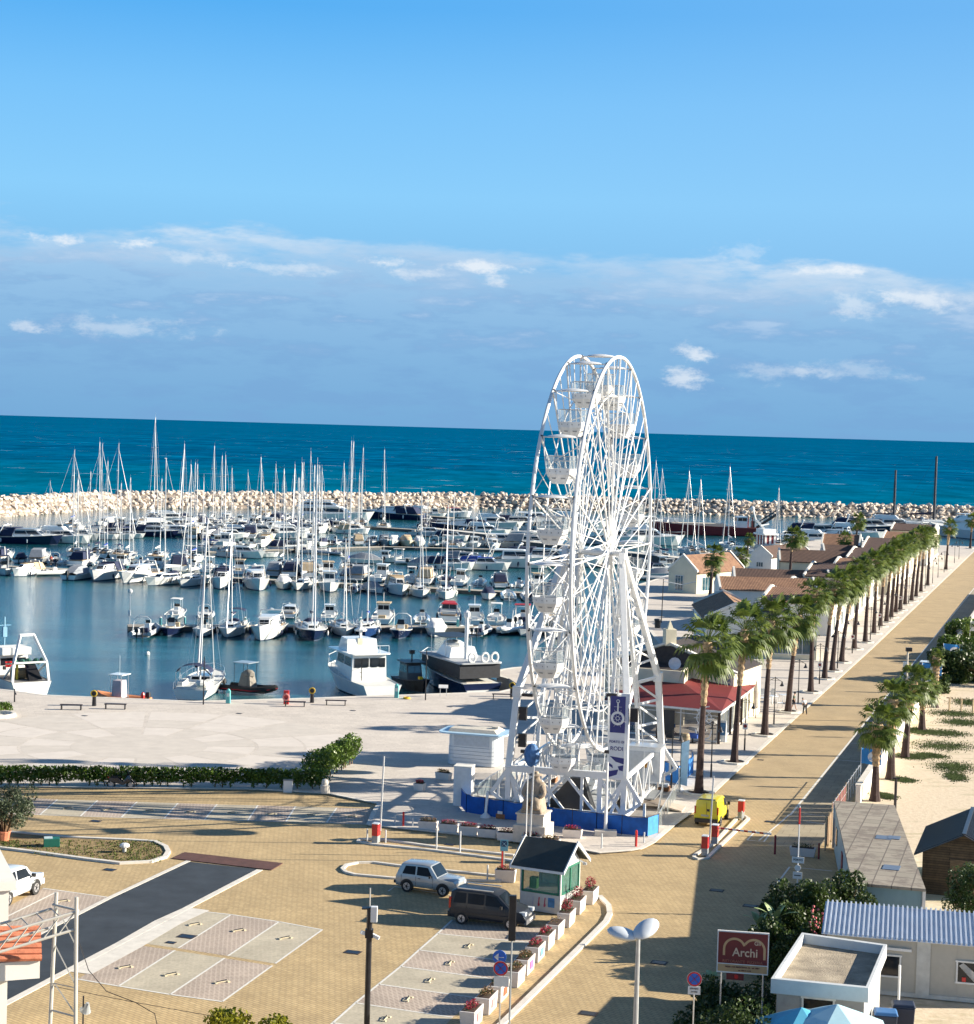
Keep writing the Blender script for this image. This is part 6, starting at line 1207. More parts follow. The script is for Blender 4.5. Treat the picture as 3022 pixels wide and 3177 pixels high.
mb = MB(); rail(mb, R1, 5, .9, .03); [mb.tube([(-2.8, y, 3.8), (-2.8, y, 4.5)], .03, 4) for y in (-1.8, -.9, 0, .9, 1.8)]; mb.tube([(-2.8, -1.8, 4.5), (-2.8, 1.8, 4.5)], .03, 4); mb.build('handrail', white_paint, v_)
mb = MB(); mb.box((-.4, .2, 4.4), (.6, .5, 1.1)); mb.build('locker', hull_cream, v_); mb = MB(); ladder(mb, (-2.75, .9, 1.4), (-2.75, .9, 2.9), .5); mb.build('ladder', dark_metal, v_)
for y in (-1.25, -.45, .45, 1.2): mb = MB(); mb.box((-2.62, y, 2.95), (.04, .55, .85)); mb.build('window', glass_dark, v_)
mb = MB(); mb.add([(0, 0, 0), (-.9, .3, -.2), (-.1, .1, .5)], [(0, 1, 2)]); mb.build('flag', redc, v_, loc=(-.4, 0, 6.9)); mb = MB(); mb.tube([(-.4, 0, 6.2), (-.4, 0, 7.5)], .02, 4); mb.build('flagstaff', mast_m, v_)
# black boat with dark awning
v_ = vessel('work_boat', 'big black hulled boat with dark side screens and three liferings on its stern rail', 'boat', 1408, 2134, 206); v_.scale = (.92,) * 3
mb = MB(); R1 = hull_geo(mb, 15, 5.0, 1.5, 3.0, n=10, trans=.95); mb.build('hull', [hull_navy, deck_w, antif], v_)
mb = MB(); mb.loft([[(-6.8, -2.5, 2.0), (4.2, -2.3, 2.3), (4.2, 2.3, 2.3), (-6.8, 2.5, 2.0)], [(-6.8, -2.5, 3.6), (4.0, -2.3, 3.8), (4.0, 2.3, 3.8), (-6.8, 2.5, 3.6)]]); mb.build('side_screen', pmat('black_screen', (.02, .022, .028), .6, var=.3), v_)
mb = MB(); mb.prism(rrect(11.4, 5.3, .4), 3.62, 3.80); mb.build('upper_deck', pmat('deck_grey', (.40, .42, .44), .6), v_, loc=(-1.4, 0, 0)); mb = MB(); house(mb, -2.5, 2.5, 1.8, 1.2, 3.8, 5.0, 1.2, .3, .8); mb.ball((1.0, -.3, 5.0), (1.6, 1.2, .5), 10, 5); mb.build('superstructure', [white_hull, glass_dark], v_)
mb = MB(); mb.prism(rrect(5.0, 4.0, .8), 6.0, 6.06); mb.build('awning', black, v_, loc=(1.0, 0, 0)); mb = MB(); [mb.tube([(x, y, 3.8), (x, y, 6.0)], .04, 4) for x in (-1, 3) for y in (-1.6, 1.6)]; mb.build('awning_frame', alu, v_)
mb = MB(); mb.tube([(-3.6, .3, 3.7), (-3.6, .3, 8.8)], .22, 8); mb.tube([(-3.6, -.5, 7.6), (-3.6, 1.1, 7.6)], .07, 5); mb.lathe((-3.6, .3, 8.6), [(.4, 0), (.4, .5), (.1, .7)], 8); mb.build('mast', white_hull, v_)
for k, y in enumerate((1.1, -.5, -1.7)):
    mb = MB(); mb.tube([(-6.95, y + .42 * math.cos(a * .524), 3.85 + .5 + .5 * math.sin(a * .524)) for a in range(13)], .14, 6); mb.build('lifering', white_canvas, v_)
mb = MB(); mb.box((-7.3, 0, .7), (.9, 4.0, .15)); mb.mi = 1; mb.box((-6.85, .1, 1.2), (.1, 3.2, .9)); mb.build('stern_platform', [white_hull, pmat('stern_beige', (.45, .40, .33), .7)], v_)
mb = MB(); rail(mb, R1, 7, .8, .04); mb.build('bow_rail', white_paint, v_)
# small black boat and black inflatable
v_ = vessel('patrol_boat', 'small black cabin boat squeezed between the white wheelhouse boat and the big black boat', 'boat', 1280, 2136, 20)
mb = MB(); R1 = hull_geo(mb, 8, 2.8, .8, 1.4, n=8); mb.build('hull', [black, pmat('dark_deck', (.05, .055, .07), .7), antif], v_); mb = MB(); house(mb, -1.8, .8, 1.0, .85, .9, 2.7, .5, .1, .9, (.45, .85)); mb.build('cabin', [pmat('black_cabin', (.03, .04, .05), .4), glass_blue], v_); mb = MB(); mb.box((-.5, 0, 2.8), (2.9, 2.4, .1)); mb.build('cabin_roof', black, v_); mb = MB(); mb.tube([(-.5, .0, 2.8), (-.5, 0, 4.0)], .08, 5); mb.box((-.5, 0, 3.8), (.4, .5, .4)); mb.tube([(-1, 1.1, 2.7), (-1, 1.1, 6)], .015, 3); mb.build('aerial', black, v_); mb = MB(); mb.box((2.6, 0, 1.45), (.5, .4, .25)); mb.build('yellow_bag', pmat('yellow_bag', (.6, .42, .02), .6), v_)
v_ = vessel('inflatable_boat', 'black inflatable with grey draped console and small canopy beside the quay sailboat', 'inflatable boat', 775, 2150, 62)
mb = MB(); [mb.tube([(-3, s_ * 1.0, .45), (1, s_ * 1.0, .5), (2.4, s_ * .6, .65), (3.1, 0, .8)], .3, 8) for s_ in (1, -1)]; mb.build('tube', rubber, v_, smooth=True); mb = MB(); [mb.tube([(-3, s_ * 1.28, .38), (1, s_ * 1.28, .42), (2.6, s_ * .75, .6), (3.38, 0, .75)], .05, 4) for s_ in (1, -1)]; mb.build('rubbing_strake', redc, v_); mb = MB(); mb.box((-.2, 0, .3), (5, 1.6, .2)); mb.build('floor', dark_metal, v_)
mb = MB(); mb.box((-.3, 0, 1.3), (1.6, 1.3, 1.6), taper=.6); mb.ball((-.2, 0, 1.9), (.7, .6, .5)); mb.build('console_cover', pmat('khaki_cover', (.22, .20, .17), .85, bump=.6, bscale=5), v_, smooth=True); mb = MB(); mb.box((-.6, 0, 3.1), (2.0, 1.8, .07)); mb.build('sun_top', hull_grey, v_); mb = MB(); [mb.tube([(x, y, .5), (x, y, 3.1)], .03, 4) for x in (-1.4, .2) for y in (-.8, .8)]; mb.build('top_frame', dark_metal, v_); outboard(-3.1, 0, .5, black, v_)
v_ = vessel('inflatable_boat', 'inflatable with orange tubes, covered console and white top, behind the two dark benches', 'inflatable boat', 378, 2189, 250)
mb = MB(); [mb.tube([(-2.6, s_ * .95, .6), (1, s_ * .95, .65), (2.2, s_ * .6, .8), (2.8, 0, .95)], .32, 8) for s_ in (1, -1)]; mb.build('tube', orange, v_, smooth=True); mb = MB(); mb.box((-.2, 0, .45), (4.6, 1.5, .2)); mb.build('floor', white_hull, v_); mb = MB(); mb.box((.3, 0, 1.6), (1.1, 1.2, 1.7), taper=.85); mb.build('console_cover', pmat('mauve_cover', (.42, .38, .42), .8), v_, bevel=.06); mb = MB(); mb.box((.3, 0, 3.0), (1.5, 1.6, .08)); mb.build('sun_top', white_hull, v_)
mb = MB(); [mb.tube([(x, y, .5), (x, y, 3.0)], .03, 4) for x in (-.3, .9) for y in (-.65, .65)]; mb.tube([(.3, 0, 3), (.3, 0, 4.8)], .02, 3); mb.build('top_frame', alu, v_); outboard(-2.7, 0, .8, black, v_); mb = MB(); mb.ball((-2.5, .4, 1.15), (.22, .22, .4)); mb.build('red_buoy', red_paint, v_)
# quay sailboat (two masts seen close together)
v_ = vessel('sailing_yacht', 'white ketch with two slender masts moored stern on beside a turquoise service post', 'sailboat', 628, 2146, 178)
mb = MB(); L = 13; R1 = hull_geo(mb, L, 4.0, 1.1, 1.5, n=10); mb.build('hull', [white_hull, deck_w, hull_navy], v_); mb = MB(); house(mb, -1, 3.4, 1.25, .7, 1.15, 1.75, .9, .2, .85, (.35, .8)); mb.build('cabin', [white_hull, glass_dark], v_)
z0, z1 = 1.4, mh(631, 1604, 2128) + 1.2
mb = MB(); mb.tube([(.8, .7, z0), (1.0, .0, z1)], [.11, .07], 6); mb.build('mast', mast_m, v_); mb = MB(); mb.tube([(-3.6, -.4, z0), (-3.3, -.7, z1 * .97)], [.09, .06], 6); mb.build('mizzen_mast', mast_m, v_)
mb = MB(); [mb.tube([(0.6, s_ * 1.9, 1.2), (.9, s_ * .7, z1 * .55), (1.0, 0, z1 * .97)], .015, 3) for s_ in (-1, 1)]; mb.tube([(6.3, 0, 1.5), (1, 0, z1 * .95)], .05, 4); mb.tube([(-6.3, 0, 1.3), (1, 0, z1 * .98)], .015, 3); mb.build('rigging', mast_m, v_)
mb = MB(); n = 8; mb.loft([[(x, 1.7 * math.cos(math.pi * k / n), 2.6 + .75 * math.sin(math.pi * k / n)) for k in range(n + 1)] for x in (-5.2, -3.2)], close=False, caps=False); mb.build('bimini', navy, v_, fix=False); mb = MB(); [mb.tube([(x, y, 1.1), (x, y, 2.65)], .03, 4) for x in (-5.2, -3.2) for y in (-1.7, 1.7)]; mb.build('bimini_frame', alu, v_)
mb = MB(); mb.box((-4.4, 0, 1.2), (3.4, 3.0, .25)); mb.box((-4.2, 1.2, 1.5), (3, .5, .4)); mb.box((-4.2, -1.2, 1.5), (3, .5, .4)); mb.ball((-6.2, -1.0, 1.7), (.5, .6, .4)); mb.build('cockpit', deck_w, v_); mb = MB(); mb.tube([(.8, 0, 2.9), (-3.2, .1, 3.0)], .16, 6); mb.build('sail_cover', navy, v_); mb = MB(); rail(mb, R1, 0, .65, .016); mb.build('guard_rail', alu, v_)
# trawler at the left edge
v_ = vessel('fishing_trawler', 'fishing trawler with white stern gantry and nets at the left edge of the quay', 'fishing boat', 30, 2142, 215); v_.scale = (.84,) * 3
mb = MB(); R1 = hull_geo(mb, 14, 5.0, 1.9, 2.8, n=10, trans=.95); mb.build('hull', [white_hull, pmat('trawler_deck', (.20, .19, .18), .8), antif], v_)
mb = MB(); house(mb, -1.0, 4.5, 1.9, 1.6, 1.9, 4.4, .5, .0, .95, (.5, .85)); mb.build('wheelhouse', [white_hull, glass_dark], v_); mb = MB(); mb.box((-.6, 0, 4.9), (3.0, 3.6, .9)); mb.build('raft_bins', white_canvas, v_, bevel=.1)
mb = MB()
for s_ in (-1, 1): mb.beam((-6.6, s_ * 2.2, 1.9), (-6.4, s_ * 2.0, 4.0), .28); mb.beam((-6.4, s_ * 2.0, 4.0), (-5.2, s_ * .8, 7.2), .28); mb.beam((-6.4, s_ * 2.0, 4.0), (-3.0, s_ * 1.8, 2.0), .18)
mb.beam((-5.2, -.9, 7.2), (-5.2, .9, 7.2), .3); mb.beam((-6.4, -2.0, 4.1), (-6.4, 2.0, 4.1), .2); mb.build('gantry', white_paint, v_)
mb = MB()
for k in range(9): mb.ball((-5.6 + .2 * math.sin(k * 2), -1.8 + k * .42, 4.1 + .15 * math.cos(k * 3)), (.4, .35, .28), 6, 4)
mb.build('fishing_net', pmat('green_net', (.02, .10, .075), .9, bump=1), v_); mb = MB(); mb.tube([(-3.8, -1.2, 2.5), (-3.8, 1.2, 2.5)], .7, 10); mb.build('net_drum', pmat('drum_brown', (.22, .16, .09), .8), v_); mb = MB(); mb.beam((-4.6, .9, 1.9), (-4.6, .9, 3.9), .22); mb.build('yellow_post', pmat('post_yellow', (.6, .45, .05), .6), v_)
mb = MB(); mb.loft([[(-6.2, -1.6, 2.0), (-5.4, -1.6, 2.0), (-5.4, 0, 2.0), (-6.2, 0, 2.0)], [(-4.0, -1.4, 3.9), (-3.7, -1.4, 3.9), (-3.7, -.3, 3.9), (-4.0, -.3, 3.9)]]); mb.build('otter_board', dark_metal, v_); mb = MB(); mb.box((-1.9, .9, 3.4), (.05, .8, .7)); mb.build('red_panel', red_paint, v_); mb = MB(); mb.tube([(2, 0, 4.4), (2, 0, 8.6)], .09, 5); mb.beam((2, -.8, 7.6), (2, .8, 7.6), .08); mb.box((2, 0, 6.8), (.5, .5, 1.2)); mb.build('mast', pmat('mast_blue', (.2, .38, .5), .5), v_)
mb = MB(); mb.tube([(-6.5, 2.0, 4.05), (-6.9, 3.2, 4.15)], .1, 5); mb.box((-6.9, 3.3, 3.7), (.35, .3, .4)); mb.build('block', black, v_)
# big white yacht, red barge, red and white fishing boat, ferry
def big_yacht(x, y, head, s_, lab):
    v_ = vessel('motor_yacht', lab, 'yacht', x, y, head); mb = MB(); R1 = hull_geo(mb, 26, 6.2, 1.9, 3.2, n=12); mb.build('hull', [white_hull, deck_w, hull_navy], v_); mb = MB(); house(mb, -8, 7, 2.6, 1.6, 2.1, 4.2, 3.0, .0, .9, (.35, .8)); mb.build('main_cabin', [white_hull, glass_dark], v_); mb = MB(); house(mb, -8, 3, 2.2, 1.6, 4.2, 5.6, 2.4, 1.0, .9, (.4, .8)); mb.build('upper_cabin', [white_hull, glass_dark], v_); mb = MB(); mb.prism(rrect(13, 5.0, .8), 4.15, 4.35); mb.build('upper_deck', white_hull, v_, loc=(-2.8, 0, 0)); mb = MB(); mb.prism(rrect(8, 3.8, .8), 5.9, 6.05); mb.tube([(-4, 0, 6), (-4.5, 0, 8)], .15, 5); mb.ball((-3.6, 0, 7.2), .5); mb.build('hardtop', white_hull, v_, loc=(-2.8, 0, 0)); v_.scale = (s_,) * 3; return v_
big_yacht(1020, 1618, 85, 1.0, 'large white two deck motor yacht lying before the breakwater, tallest hull of the far boats')
big_yacht(2990, 1668, 205, 1.15, 'pale passenger vessel with window rows at the right end of the quay')
v_ = vessel('barge', 'long dark red work barge with folded black crane before the breakwater', 'barge', 2185, 1660, 275)
mb = MB(); R1 = hull_geo(mb, 31, 6.4, 2.3, 3.4, n=10, trans=.98); mb.build('hull', [darkred, pmat('barge_deck', (.10, .03, .03), .8), black], v_); mb = MB(); mb.box((2, 0, 2.9), (15, 4.2, .8)); mb.build('hatch_cover', pmat('hatch_cream', (.55, .48, .38), .8), v_); mb = MB(); house(mb, -11.5, -8.5, 2.0, 1.8, 2.3, 5.4, .3, .0, .95, (.6, .88)); mb.build('wheelhouse', [white_hull, glass_dark], v_)
mb = MB(); mb.beam((-14.5, 0, 2.4), (-21.5, 0, 7.2), .5, .7); mb.beam((-14.5, 0, 3.6), (-20.5, 0, 7.6), .25, .3); mb.beam((-13.4, 0, 2.3), (-13.4, 0, 4.2), .9); mb.build('crane', black, v_); mb = MB(); [mb.beam((-13 + k * 1.2, 1.4, 2.3), (-13 + k * 1.2, 1.4, 5.2), .25) for k in range(2)]; mb.build('bollard_posts', darkred, v_)
for k in range(3): mb = MB(); mb.box((11 - k * 1.6, 0, 3.9), (1.0, 1.6, 1.1)); mb.build('deck_locker', white_hull, v_)
v_ = vessel('fishing_boat', 'red and white fishing boat with tall tilted mast behind the gabled houses', 'fishing boat', 2375, 1712, 20)
mb = MB(); R1 = hull_geo(mb, 14, 4.6, 1.4, 2.4, n=10); mb.build('hull', [white_hull, deck_w, darkred], v_); mb = MB(); mb.box((0, 0, 2.8), (4.2, 3.2, 2.6)); mb.build('deckhouse', darkred, v_); mb = MB(); mb.prism(rrect(5.2, 4.4, .4), 4.1, 4.5); mb.box((0, 0, 5.0), (3.6, 3.4, 1.0)); mb.build('bridge', white_hull, v_); mb = MB(); [mb.box((x, -1.6, 2.8), (.5, .1, 2.6)) for x in (-1.4, 0, 1.4)]; [mb.box((1.8 + .33, y, 2.8), (.1, .5, 2.6)) for y in (-1.2, 0, 1.2)]; mb.build('pillars', white_hull, v_)
mb = MB(); mb.beam((-1, 0, 5.4), (-1.4, -1.9, 7.4), .5); mb.beam((-1.4, -1.9, 7.0), (-1.6, -2.8, 10.0), .3); mb.ball((-1.6, -3.0, 10.2), .6); mb.beam((-1, -1, 6.2), (-1, 1.2, 6.6), .3); mb.build('mast', white_hull, v_)
# ================================================================ vehicles
tyre_m = rubber; glass_car = pmat('car_glass', (.012, .018, .026), .35, var=.3, scale=.8, spec=.12); rim_m = pmat('wheel_rim', (.5, .5, .52), .3, .6)
def car(name, lab, cat, loc, rz, L, Wd, H, paint, prof, glass, wb, wr=.33, rimc=None, extras=()):
    """local +x forward. prof: stations (x, z_belt, z_roof or None, half width, half roof width); glass: side windows (x0,x1)"""
    root = empty(name, loc, rz, lab, cat); mb = MB(); rings = []
    zb = .32
    for x, zbelt, zroof, hw, hr in prof:
        zr_ = zroof if zroof else zbelt + .02; hr = hr if zroof else hw * .86
        zm = zb + (zbelt - zb) * .55
        rings.append([(x, -hw * .9, zb), (x, -hw, zb + .14), (x, -hw * 1.0, zm), (x, -hw * .97, zbelt), (x, -hr, zr_ - .05), (x, -hr * .8, zr_), (x, hr * .8, zr_), (x, hr, zr_ - .05), (x, hw * .97, zbelt), (x, hw, zm), (x, hw, zb + .14), (x, hw * .9, zb)])
    mb.loft(rings, close=True); b = mb.build('body', paint, root, smooth=True, bevel=.02)
    def surf(x, k):   # interpolated belt/roof
        for a, c in zip(prof, prof[1:]):
            if a[0] <= x <= c[0] or c is prof[-1]:
                t = (x - a[0]) / (c[0] - a[0]); f = lambda i: (a[i] or a[1] + .02) + ((c[i] or c[1] + .02) - (a[i] or a[1] + .02)) * t
                return f(1), f(2), a[3] + (c[3] - a[3]) * t, a[4] + (c[4] - a[4]) * t
    for x0, x1, x2, x3 in glass:      # lower x0..x1, upper x2..x3
        for s_ in (1, -1):
            vs = []
            for xl, k in ((x0, .12), (x1, .12), (x3, .86), (x2, .86)):
                zb_, zr_, hw, hr = surf(xl, 0); z = zb_ + (zr_ - .05 - zb_) * k; y = hw * .97 + (hr - hw * .97) * k; vs.append((xl, s_ * (y + .018), z))
            m2 = MB(); m2.add(vs, [(0, 1, 2, 3) if s_ < 0 else (3, 2, 1, 0)]); m2.build('side_window', glass_car, root, fix=False)
    for x in (-wb / 2, wb / 2):
        for s_ in (1, -1):
            m2 = MB(); y0, y1 = s_ * (Wd / 2 - .2), s_ * (Wd / 2 + .015); m2.tube([(x, y0, wr), (x, y1, wr)], wr, 16); wh = m2.build('wheel', tyre_m, root)
            m2 = MB(); m2.tube([(x, y1 - s_ * .02, wr), (x, y1 + s_ * .012, wr)], wr * .62, 14); ri = m2.build('rim', rim_m, wh)
            m2 = MB(); [m2.beam((x, y1 + s_ * .016, wr), (x + wr * .52 * math.cos(a), y1 + s_ * .016, wr + wr * .52 * math.sin(a)), .045, .02) for a in [k * 1.257 for k in range(5)]]; m2.tube([(x, y1, wr), (x, y1 + s_ * .03, wr)], .06, 8); m2.build('rim_spokes', dark_metal, wh)
            m2 = MB(); yy = s_ * (Wd / 2 + .004); n = 10; ro, rin = wr * 1.22, wr * .98
            for k in range(n): a0, a1 = math.pi * k / n, math.pi * (k + 1) / n; m2.add([(x + ro * math.cos(a0), yy, wr + ro * math.sin(a0)), (x + ro * math.cos(a1), yy, wr + ro * math.sin(a1)), (x + rin * math.cos(a1), yy, wr + rin * math.sin(a1)), (x + rin * math.cos(a0), yy, wr + rin * math.sin(a0))], [(0, 1, 2, 3)])
            m2.build('wheel_arch', black, root)
    def slab(nm, c, d, m, par=None, rz_=0): m3 = MB(); m3.box(c, d, rz_); return m3.build(nm, m, par or root)
    for e in extras: slab(*e)
    m2 = MB()
    for x0, x1, _a, _b in glass:
        for xx in (x0 - .05, x1 + .05):
            zb_, _z, hw, _h = surf(xx, 0)
            for s_ in (1, -1): m2.beam((xx, s_ * (hw + .002), .42), (xx, s_ * (hw * .975 + .004), zb_), .016, .012)
    m2.build('door_seams', black, root)
    return root
def ws(root, pts, nm='windscreen'): m = MB(); m.add(pts, [(0, 1, 2, 3) if nm == 'windscreen' else (3, 2, 1, 0)]); m.build(nm, glass_car if nm != 'windscreen' else glass_dark, root, fix=False)
lamp_r = pmat('tail_red', (.45, .01, .01), .2, coat=.5); lamp_w = pmat('lamp_clear', (.75, .78, .8), .1, coat=.8)
# silver-blue boxy three door
p0, p1 = G(1262, 2768), G(1392, 2786); c = (p0 + p1) / 2 + Vector((.15, .85, 0)); rz = math.atan2((p1 - p0).y, (p1 - p0).x)
niva = pmat('silver_blue_paint', (.38, .41, .43), .25, .35, var=.04, coat=.6)
prof = [(-1.86, .80, None, .74, .6), (-1.80, .92, 1.05, .80, .66), (-1.50, .95, 1.58, .82, .66), (-.2, .95, 1.64, .83, .68), (.25, .95, 1.60, .83, .67), (.72, .97, None, .82, .6), (1.70, .90, None, .79, .6), (1.84, .72, None, .74, .6)]
nv = car('parked_car', 'silver blue boxy off-road car parked behind the dark van', 'car', c, rz, 3.7, 1.68, 1.64, niva, prof, [(-1.42, -.62, -1.25, -.62), (-.52, .42, -.52, .12)], 2.2, .34, extras=[('bumper', (-1.9, 0, .5), (.12, 1.5, .16), black), ('bumper', (1.88, 0, .48), (.12, 1.5, .16), black), ('tail_lamp', (-1.84, .62, .72), (.05, .16, .26), lamp_r), ('tail_lamp', (-1.84, -.62, .72), (.05, .16, .26), lamp_r), ('headlight', (1.83, .55, .68), (.06, .2, .2), lamp_w), ('headlight', (1.83, -.55, .68), (.06, .2, .2), lamp_w), ('door_handle', (-.35, -.845, .85), (.14, .03, .03), black), ('wing_mirror', (.35, -.92, 1.02), (.1, .16, .12), black)])
ws(nv, [(.70, -.64, 1.02), (.70, .64, 1.02), (.30, .56, 1.56), (.30, -.56, 1.56)]); ws(nv, [(-1.80, -.6, 1.06), (-1.80, .6, 1.06), (-1.56, .55, 1.50), (-1.56, -.55, 1.50)], 'rear_window')
# dark grey leisure van
p0, p1 = G(1432, 2868), G(1605, 2889); c = (p0 + p1) / 2 + Vector((.1, .9, 0)); rz = math.atan2((p1 - p0).y, (p1 - p0).x)
kg = pmat('dark_grey_paint', (.022, .026, .034), .4, var=.05, spec=.3, coat=.15)
prof = [(-2.08, .95, 1.25, .82, .66), (-2.02, 1.02, 1.68, .88, .70), (-1.75, 1.05, 1.80, .90, .72), (.2, 1.05, 1.80, .90, .72), (.55, 1.05, 1.72, .90, .70), (1.25, 1.08, None, .88, .6), (1.90, .92, None, .84, .6), (2.12, .62, None, .76, .6)]
kv = car('parked_van', 'dark grey leisure van with roof rails parked in front of the small booth', 'car', c, rz, 4.2, 1.83, 1.8, kg, prof, [(-1.85, -1.15, -1.72, -1.15), (-1.05, -.15, -1.05, -.15), (-.05, .95, -.05, .5)], 2.7, .32, extras=[('bumper', (-2.1, 0, .48), (.14, 1.6, .3), black), ('bumper', (2.12, 0, .45), (.14, 1.5, .26), pmat('bumper_grey', (.12, .12, .13), .5)), ('tail_lamp', (-2.03, -.82, 1.1), (.12, .1, .6), lamp_r), ('tail_lamp', (-2.03, .82, 1.1), (.12, .1, .6), lamp_r), ('headlight', (1.95, -.62, .86), (.34, .26, .18), lamp_w), ('headlight', (1.95, .62, .86), (.34, .26, .18), lamp_w), ('roof_rail', (-.7, -.66, 1.86), (2.0, .05, .05), alu), ('roof_rail', (-.7, .66, 1.86), (2.0, .05, .05), alu), ('grille', (2.10, 0, .72), (.08, .5, .1), alu), ('wing_mirror', (.85, -1.0, 1.12), (.12, .2, .16), black), ('side_moulding', (0, -.915, .62), (2.4, .02, .12), black), ('number_plate', (2.2, 0, .5), (.02, .5, .11), white_canvas)])
ws(kv, [(1.22, -.68, 1.12), (1.22, .68, 1.12), (.62, .60, 1.68), (.62, -.60, 1.68)])
# yellow van seen from behind
p0, p1 = G(2146, 2562), G(2226, 2568); rzv = R_(90) - R_(18); c = (p0 + p1) / 2 + DS * 1.95 + DN * .1
yl = pmat('yellow_paint', (.62, .52, .015), .3, var=.04, coat=.5)
prof = [(-1.95, .95, 1.62, .80, .66), (-1.90, 1.0, 1.78, .84, .70), (-.5, 1.0, 1.84, .84, .70), (.35, 1.0, 1.78, .84, .70), (.75, 1.02, 1.62, .83, .68), (1.30, 1.02, None, .82, .6), (1.80, .88, None, .78, .6), (1.95, .6, None, .72, .6)]
yv = car('delivery_van', 'bright yellow delivery van waiting beside the red striped barrier posts', 'van', c, rzv, 3.9, 1.7, 1.84, yl, prof, [(.15, 1.0, .15, .68)], 2.4, .31, extras=[('bumper', (-1.97, 0, .42), (.14, 1.55, .26), black), ('tail_lamp', (-1.93, -.76, 1.1), (.08, .1, .5), lamp_r), ('tail_lamp', (-1.93, .76, 1.1), (.08, .1, .5), lamp_r), ('number_plate', (-1.96, .1, .75), (.03, .5, .12), pmat('plate_grey', (.4, .4, .36), .5)), ('door_gap', (-1.962, .0, 1.15), (.01, .02, 1.0), black), ('emblem', (-1.965, -.12, 1.12), (.02, .18, .16), black), ('wing_mirror', (.95, -.95, 1.15), (.12, .18, .22), black), ('roof_trim', (-1.75, 0, 1.80), (.3, 1.1, .02), black)])
ws(yv, [(1.28, -.62, 1.08), (1.28, .62, 1.08), (.80, .58, 1.60), (.80, -.58, 1.60)])
# white off-road car on the left edge
p0, p1 = G(18, 2815), G(116, 2773); d_ = p1 - p0; rz = math.atan2(d_.y, d_.x); c = (p0 + p1) / 2 + Vector((-math.sin(rz), math.cos(rz), 0)) * .9 + Vector((-.0, 0, 0))
wpaint = pmat('white_car_paint', (.68, .70, .72), .25, .1, var=.03, coat=.6)
prof = [(-2.3, .95, 1.3, .84, .7), (-2.2, 1.08, 1.75, .90, .72), (-1.2, 1.10, 1.83, .92, .74), (.4, 1.10, 1.80, .92, .74), (.75, 1.10, 1.70, .92, .72), (1.25, 1.12, None, .9, .6), (2.05, 1.02, None, .88, .6), (2.3, .72, None, .8, .6)]
sv_ = car('parked_suv', 'white off-road car cut by the left edge of the picture', 'car', c, rz, 4.6, 1.87, 1.83, wpaint, prof, [(-2.1, -1.5, -1.95, -1.5), (-1.4, -.5, -1.4, -.5), (-.38, .85, -.38, .55)], 2.75, .39, extras=[('bumper', (2.3, 0, .55), (.16, 1.7, .3), wpaint), ('headlight', (2.2, -.68, .9), (.2, .3, .2), lamp_w), ('wing_mirror', (.95, -1.03, 1.18), (.14, .22, .18), black), ('side_moulding', (0, -.935, .75), (2.6, .02, .1), hull_grey)])
ws(sv_, [(1.22, -.7, 1.16), (1.22, .7, 1.16), (.82, .62, 1.68), (.82, -.62, 1.68)])
# two cars far up the parking strip
prof = [(-1.8, .85, 1.1, .72, .6), (-1.7, .9, 1.42, .82, .62), (.3, .92, 1.46, .84, .66), (.95, .94, None, .82, .6), (1.6, .85, None, .78, .6), (1.8, .6, None, .7, .6)]
c = G(2868, 2096) ; dc = car('parked_car', 'small blue grey hatchback with white roof near the blue banner on the strip', 'car', c + DS * 1.6, R_(90) - RA, 3.7, 1.7, 1.46, pmat('blue_grey_paint', (.12, .16, .22), .3, .3, coat=.6), prof, [(-1.5, -.7, -1.3, -.7), (-.6, .6, -.6, .3)], 2.4, .3, extras=[('roof_panel', (-.7, 0, 1.47), (1.9, 1.15, .03), white_hull), ('tail_lamp', (-1.78, .68, .85), (.06, .16, .2), lamp_r), ('tail_lamp', (-1.78, -.68, .85), (.06, .16, .2), lamp_r)])
ws(dc, [(-1.74, -.6, 1.0), (-1.74, .6, 1.0), (-1.69, .52, 1.36), (-1.69, -.52, 1.36)], 'rear_window')
c = G(2940, 2030); dk_ = car('parked_car', 'black saloon car farther up the strip, behind the dark green bushes', 'car', c, R_(60), 4.3, 1.8, 1.4, pmat('black_paint', (.02, .022, .026), .15, .2, coat=.9), [(a * 1.15, b, c_, d, e) for a, b, c_, d, e in prof], [(-1.6, -.7, -1.4, -.7), (-.6, .7, -.6, .4)], 2.6, .31)
# motorbike by the hedge
c = G(372, 2449) + Vector((0, .3, 0)); mk = empty('motor_scooter', c, 0, 'black motor scooter parked before the long hedge', 'scooter')
for x in (-.68, .68): m = MB(); m.tube([(x + .27 * math.cos(k * .524), 0, .29 + .27 * math.sin(k * .524)) for k in range(13)], .055, 6); w_ = m.build('wheel', rubber, mk); m = MB(); m.tube([(x, -.03, .29), (x, .03, .29)], .16, 10); m.build('rim', rim_m, w_)
m = MB(); m.loft([[(-.85, -.12, .55), (-.85, .12, .55), (-.85, .1, .78), (-.85, -.1, .78)], [(-.2, -.18, .38), (-.2, .18, .38), (-.2, .16, .82), (-.2, -.16, .82)], [(.2, -.18, .28), (.2, .18, .28), (.2, .14, .5), (.2, -.14, .5)], [(.5, -.2, .45), (.5, .2, .45), (.5, .16, 1.0), (.5, -.16, 1.0)], [(.75, -.08, .6), (.75, .08, .6), (.68, .08, .95), (.68, -.08, .95)]]); m.build('body', pmat('scooter_black', (.02, .02, .025), .25, coat=.6), mk, smooth=True, bevel=.03)
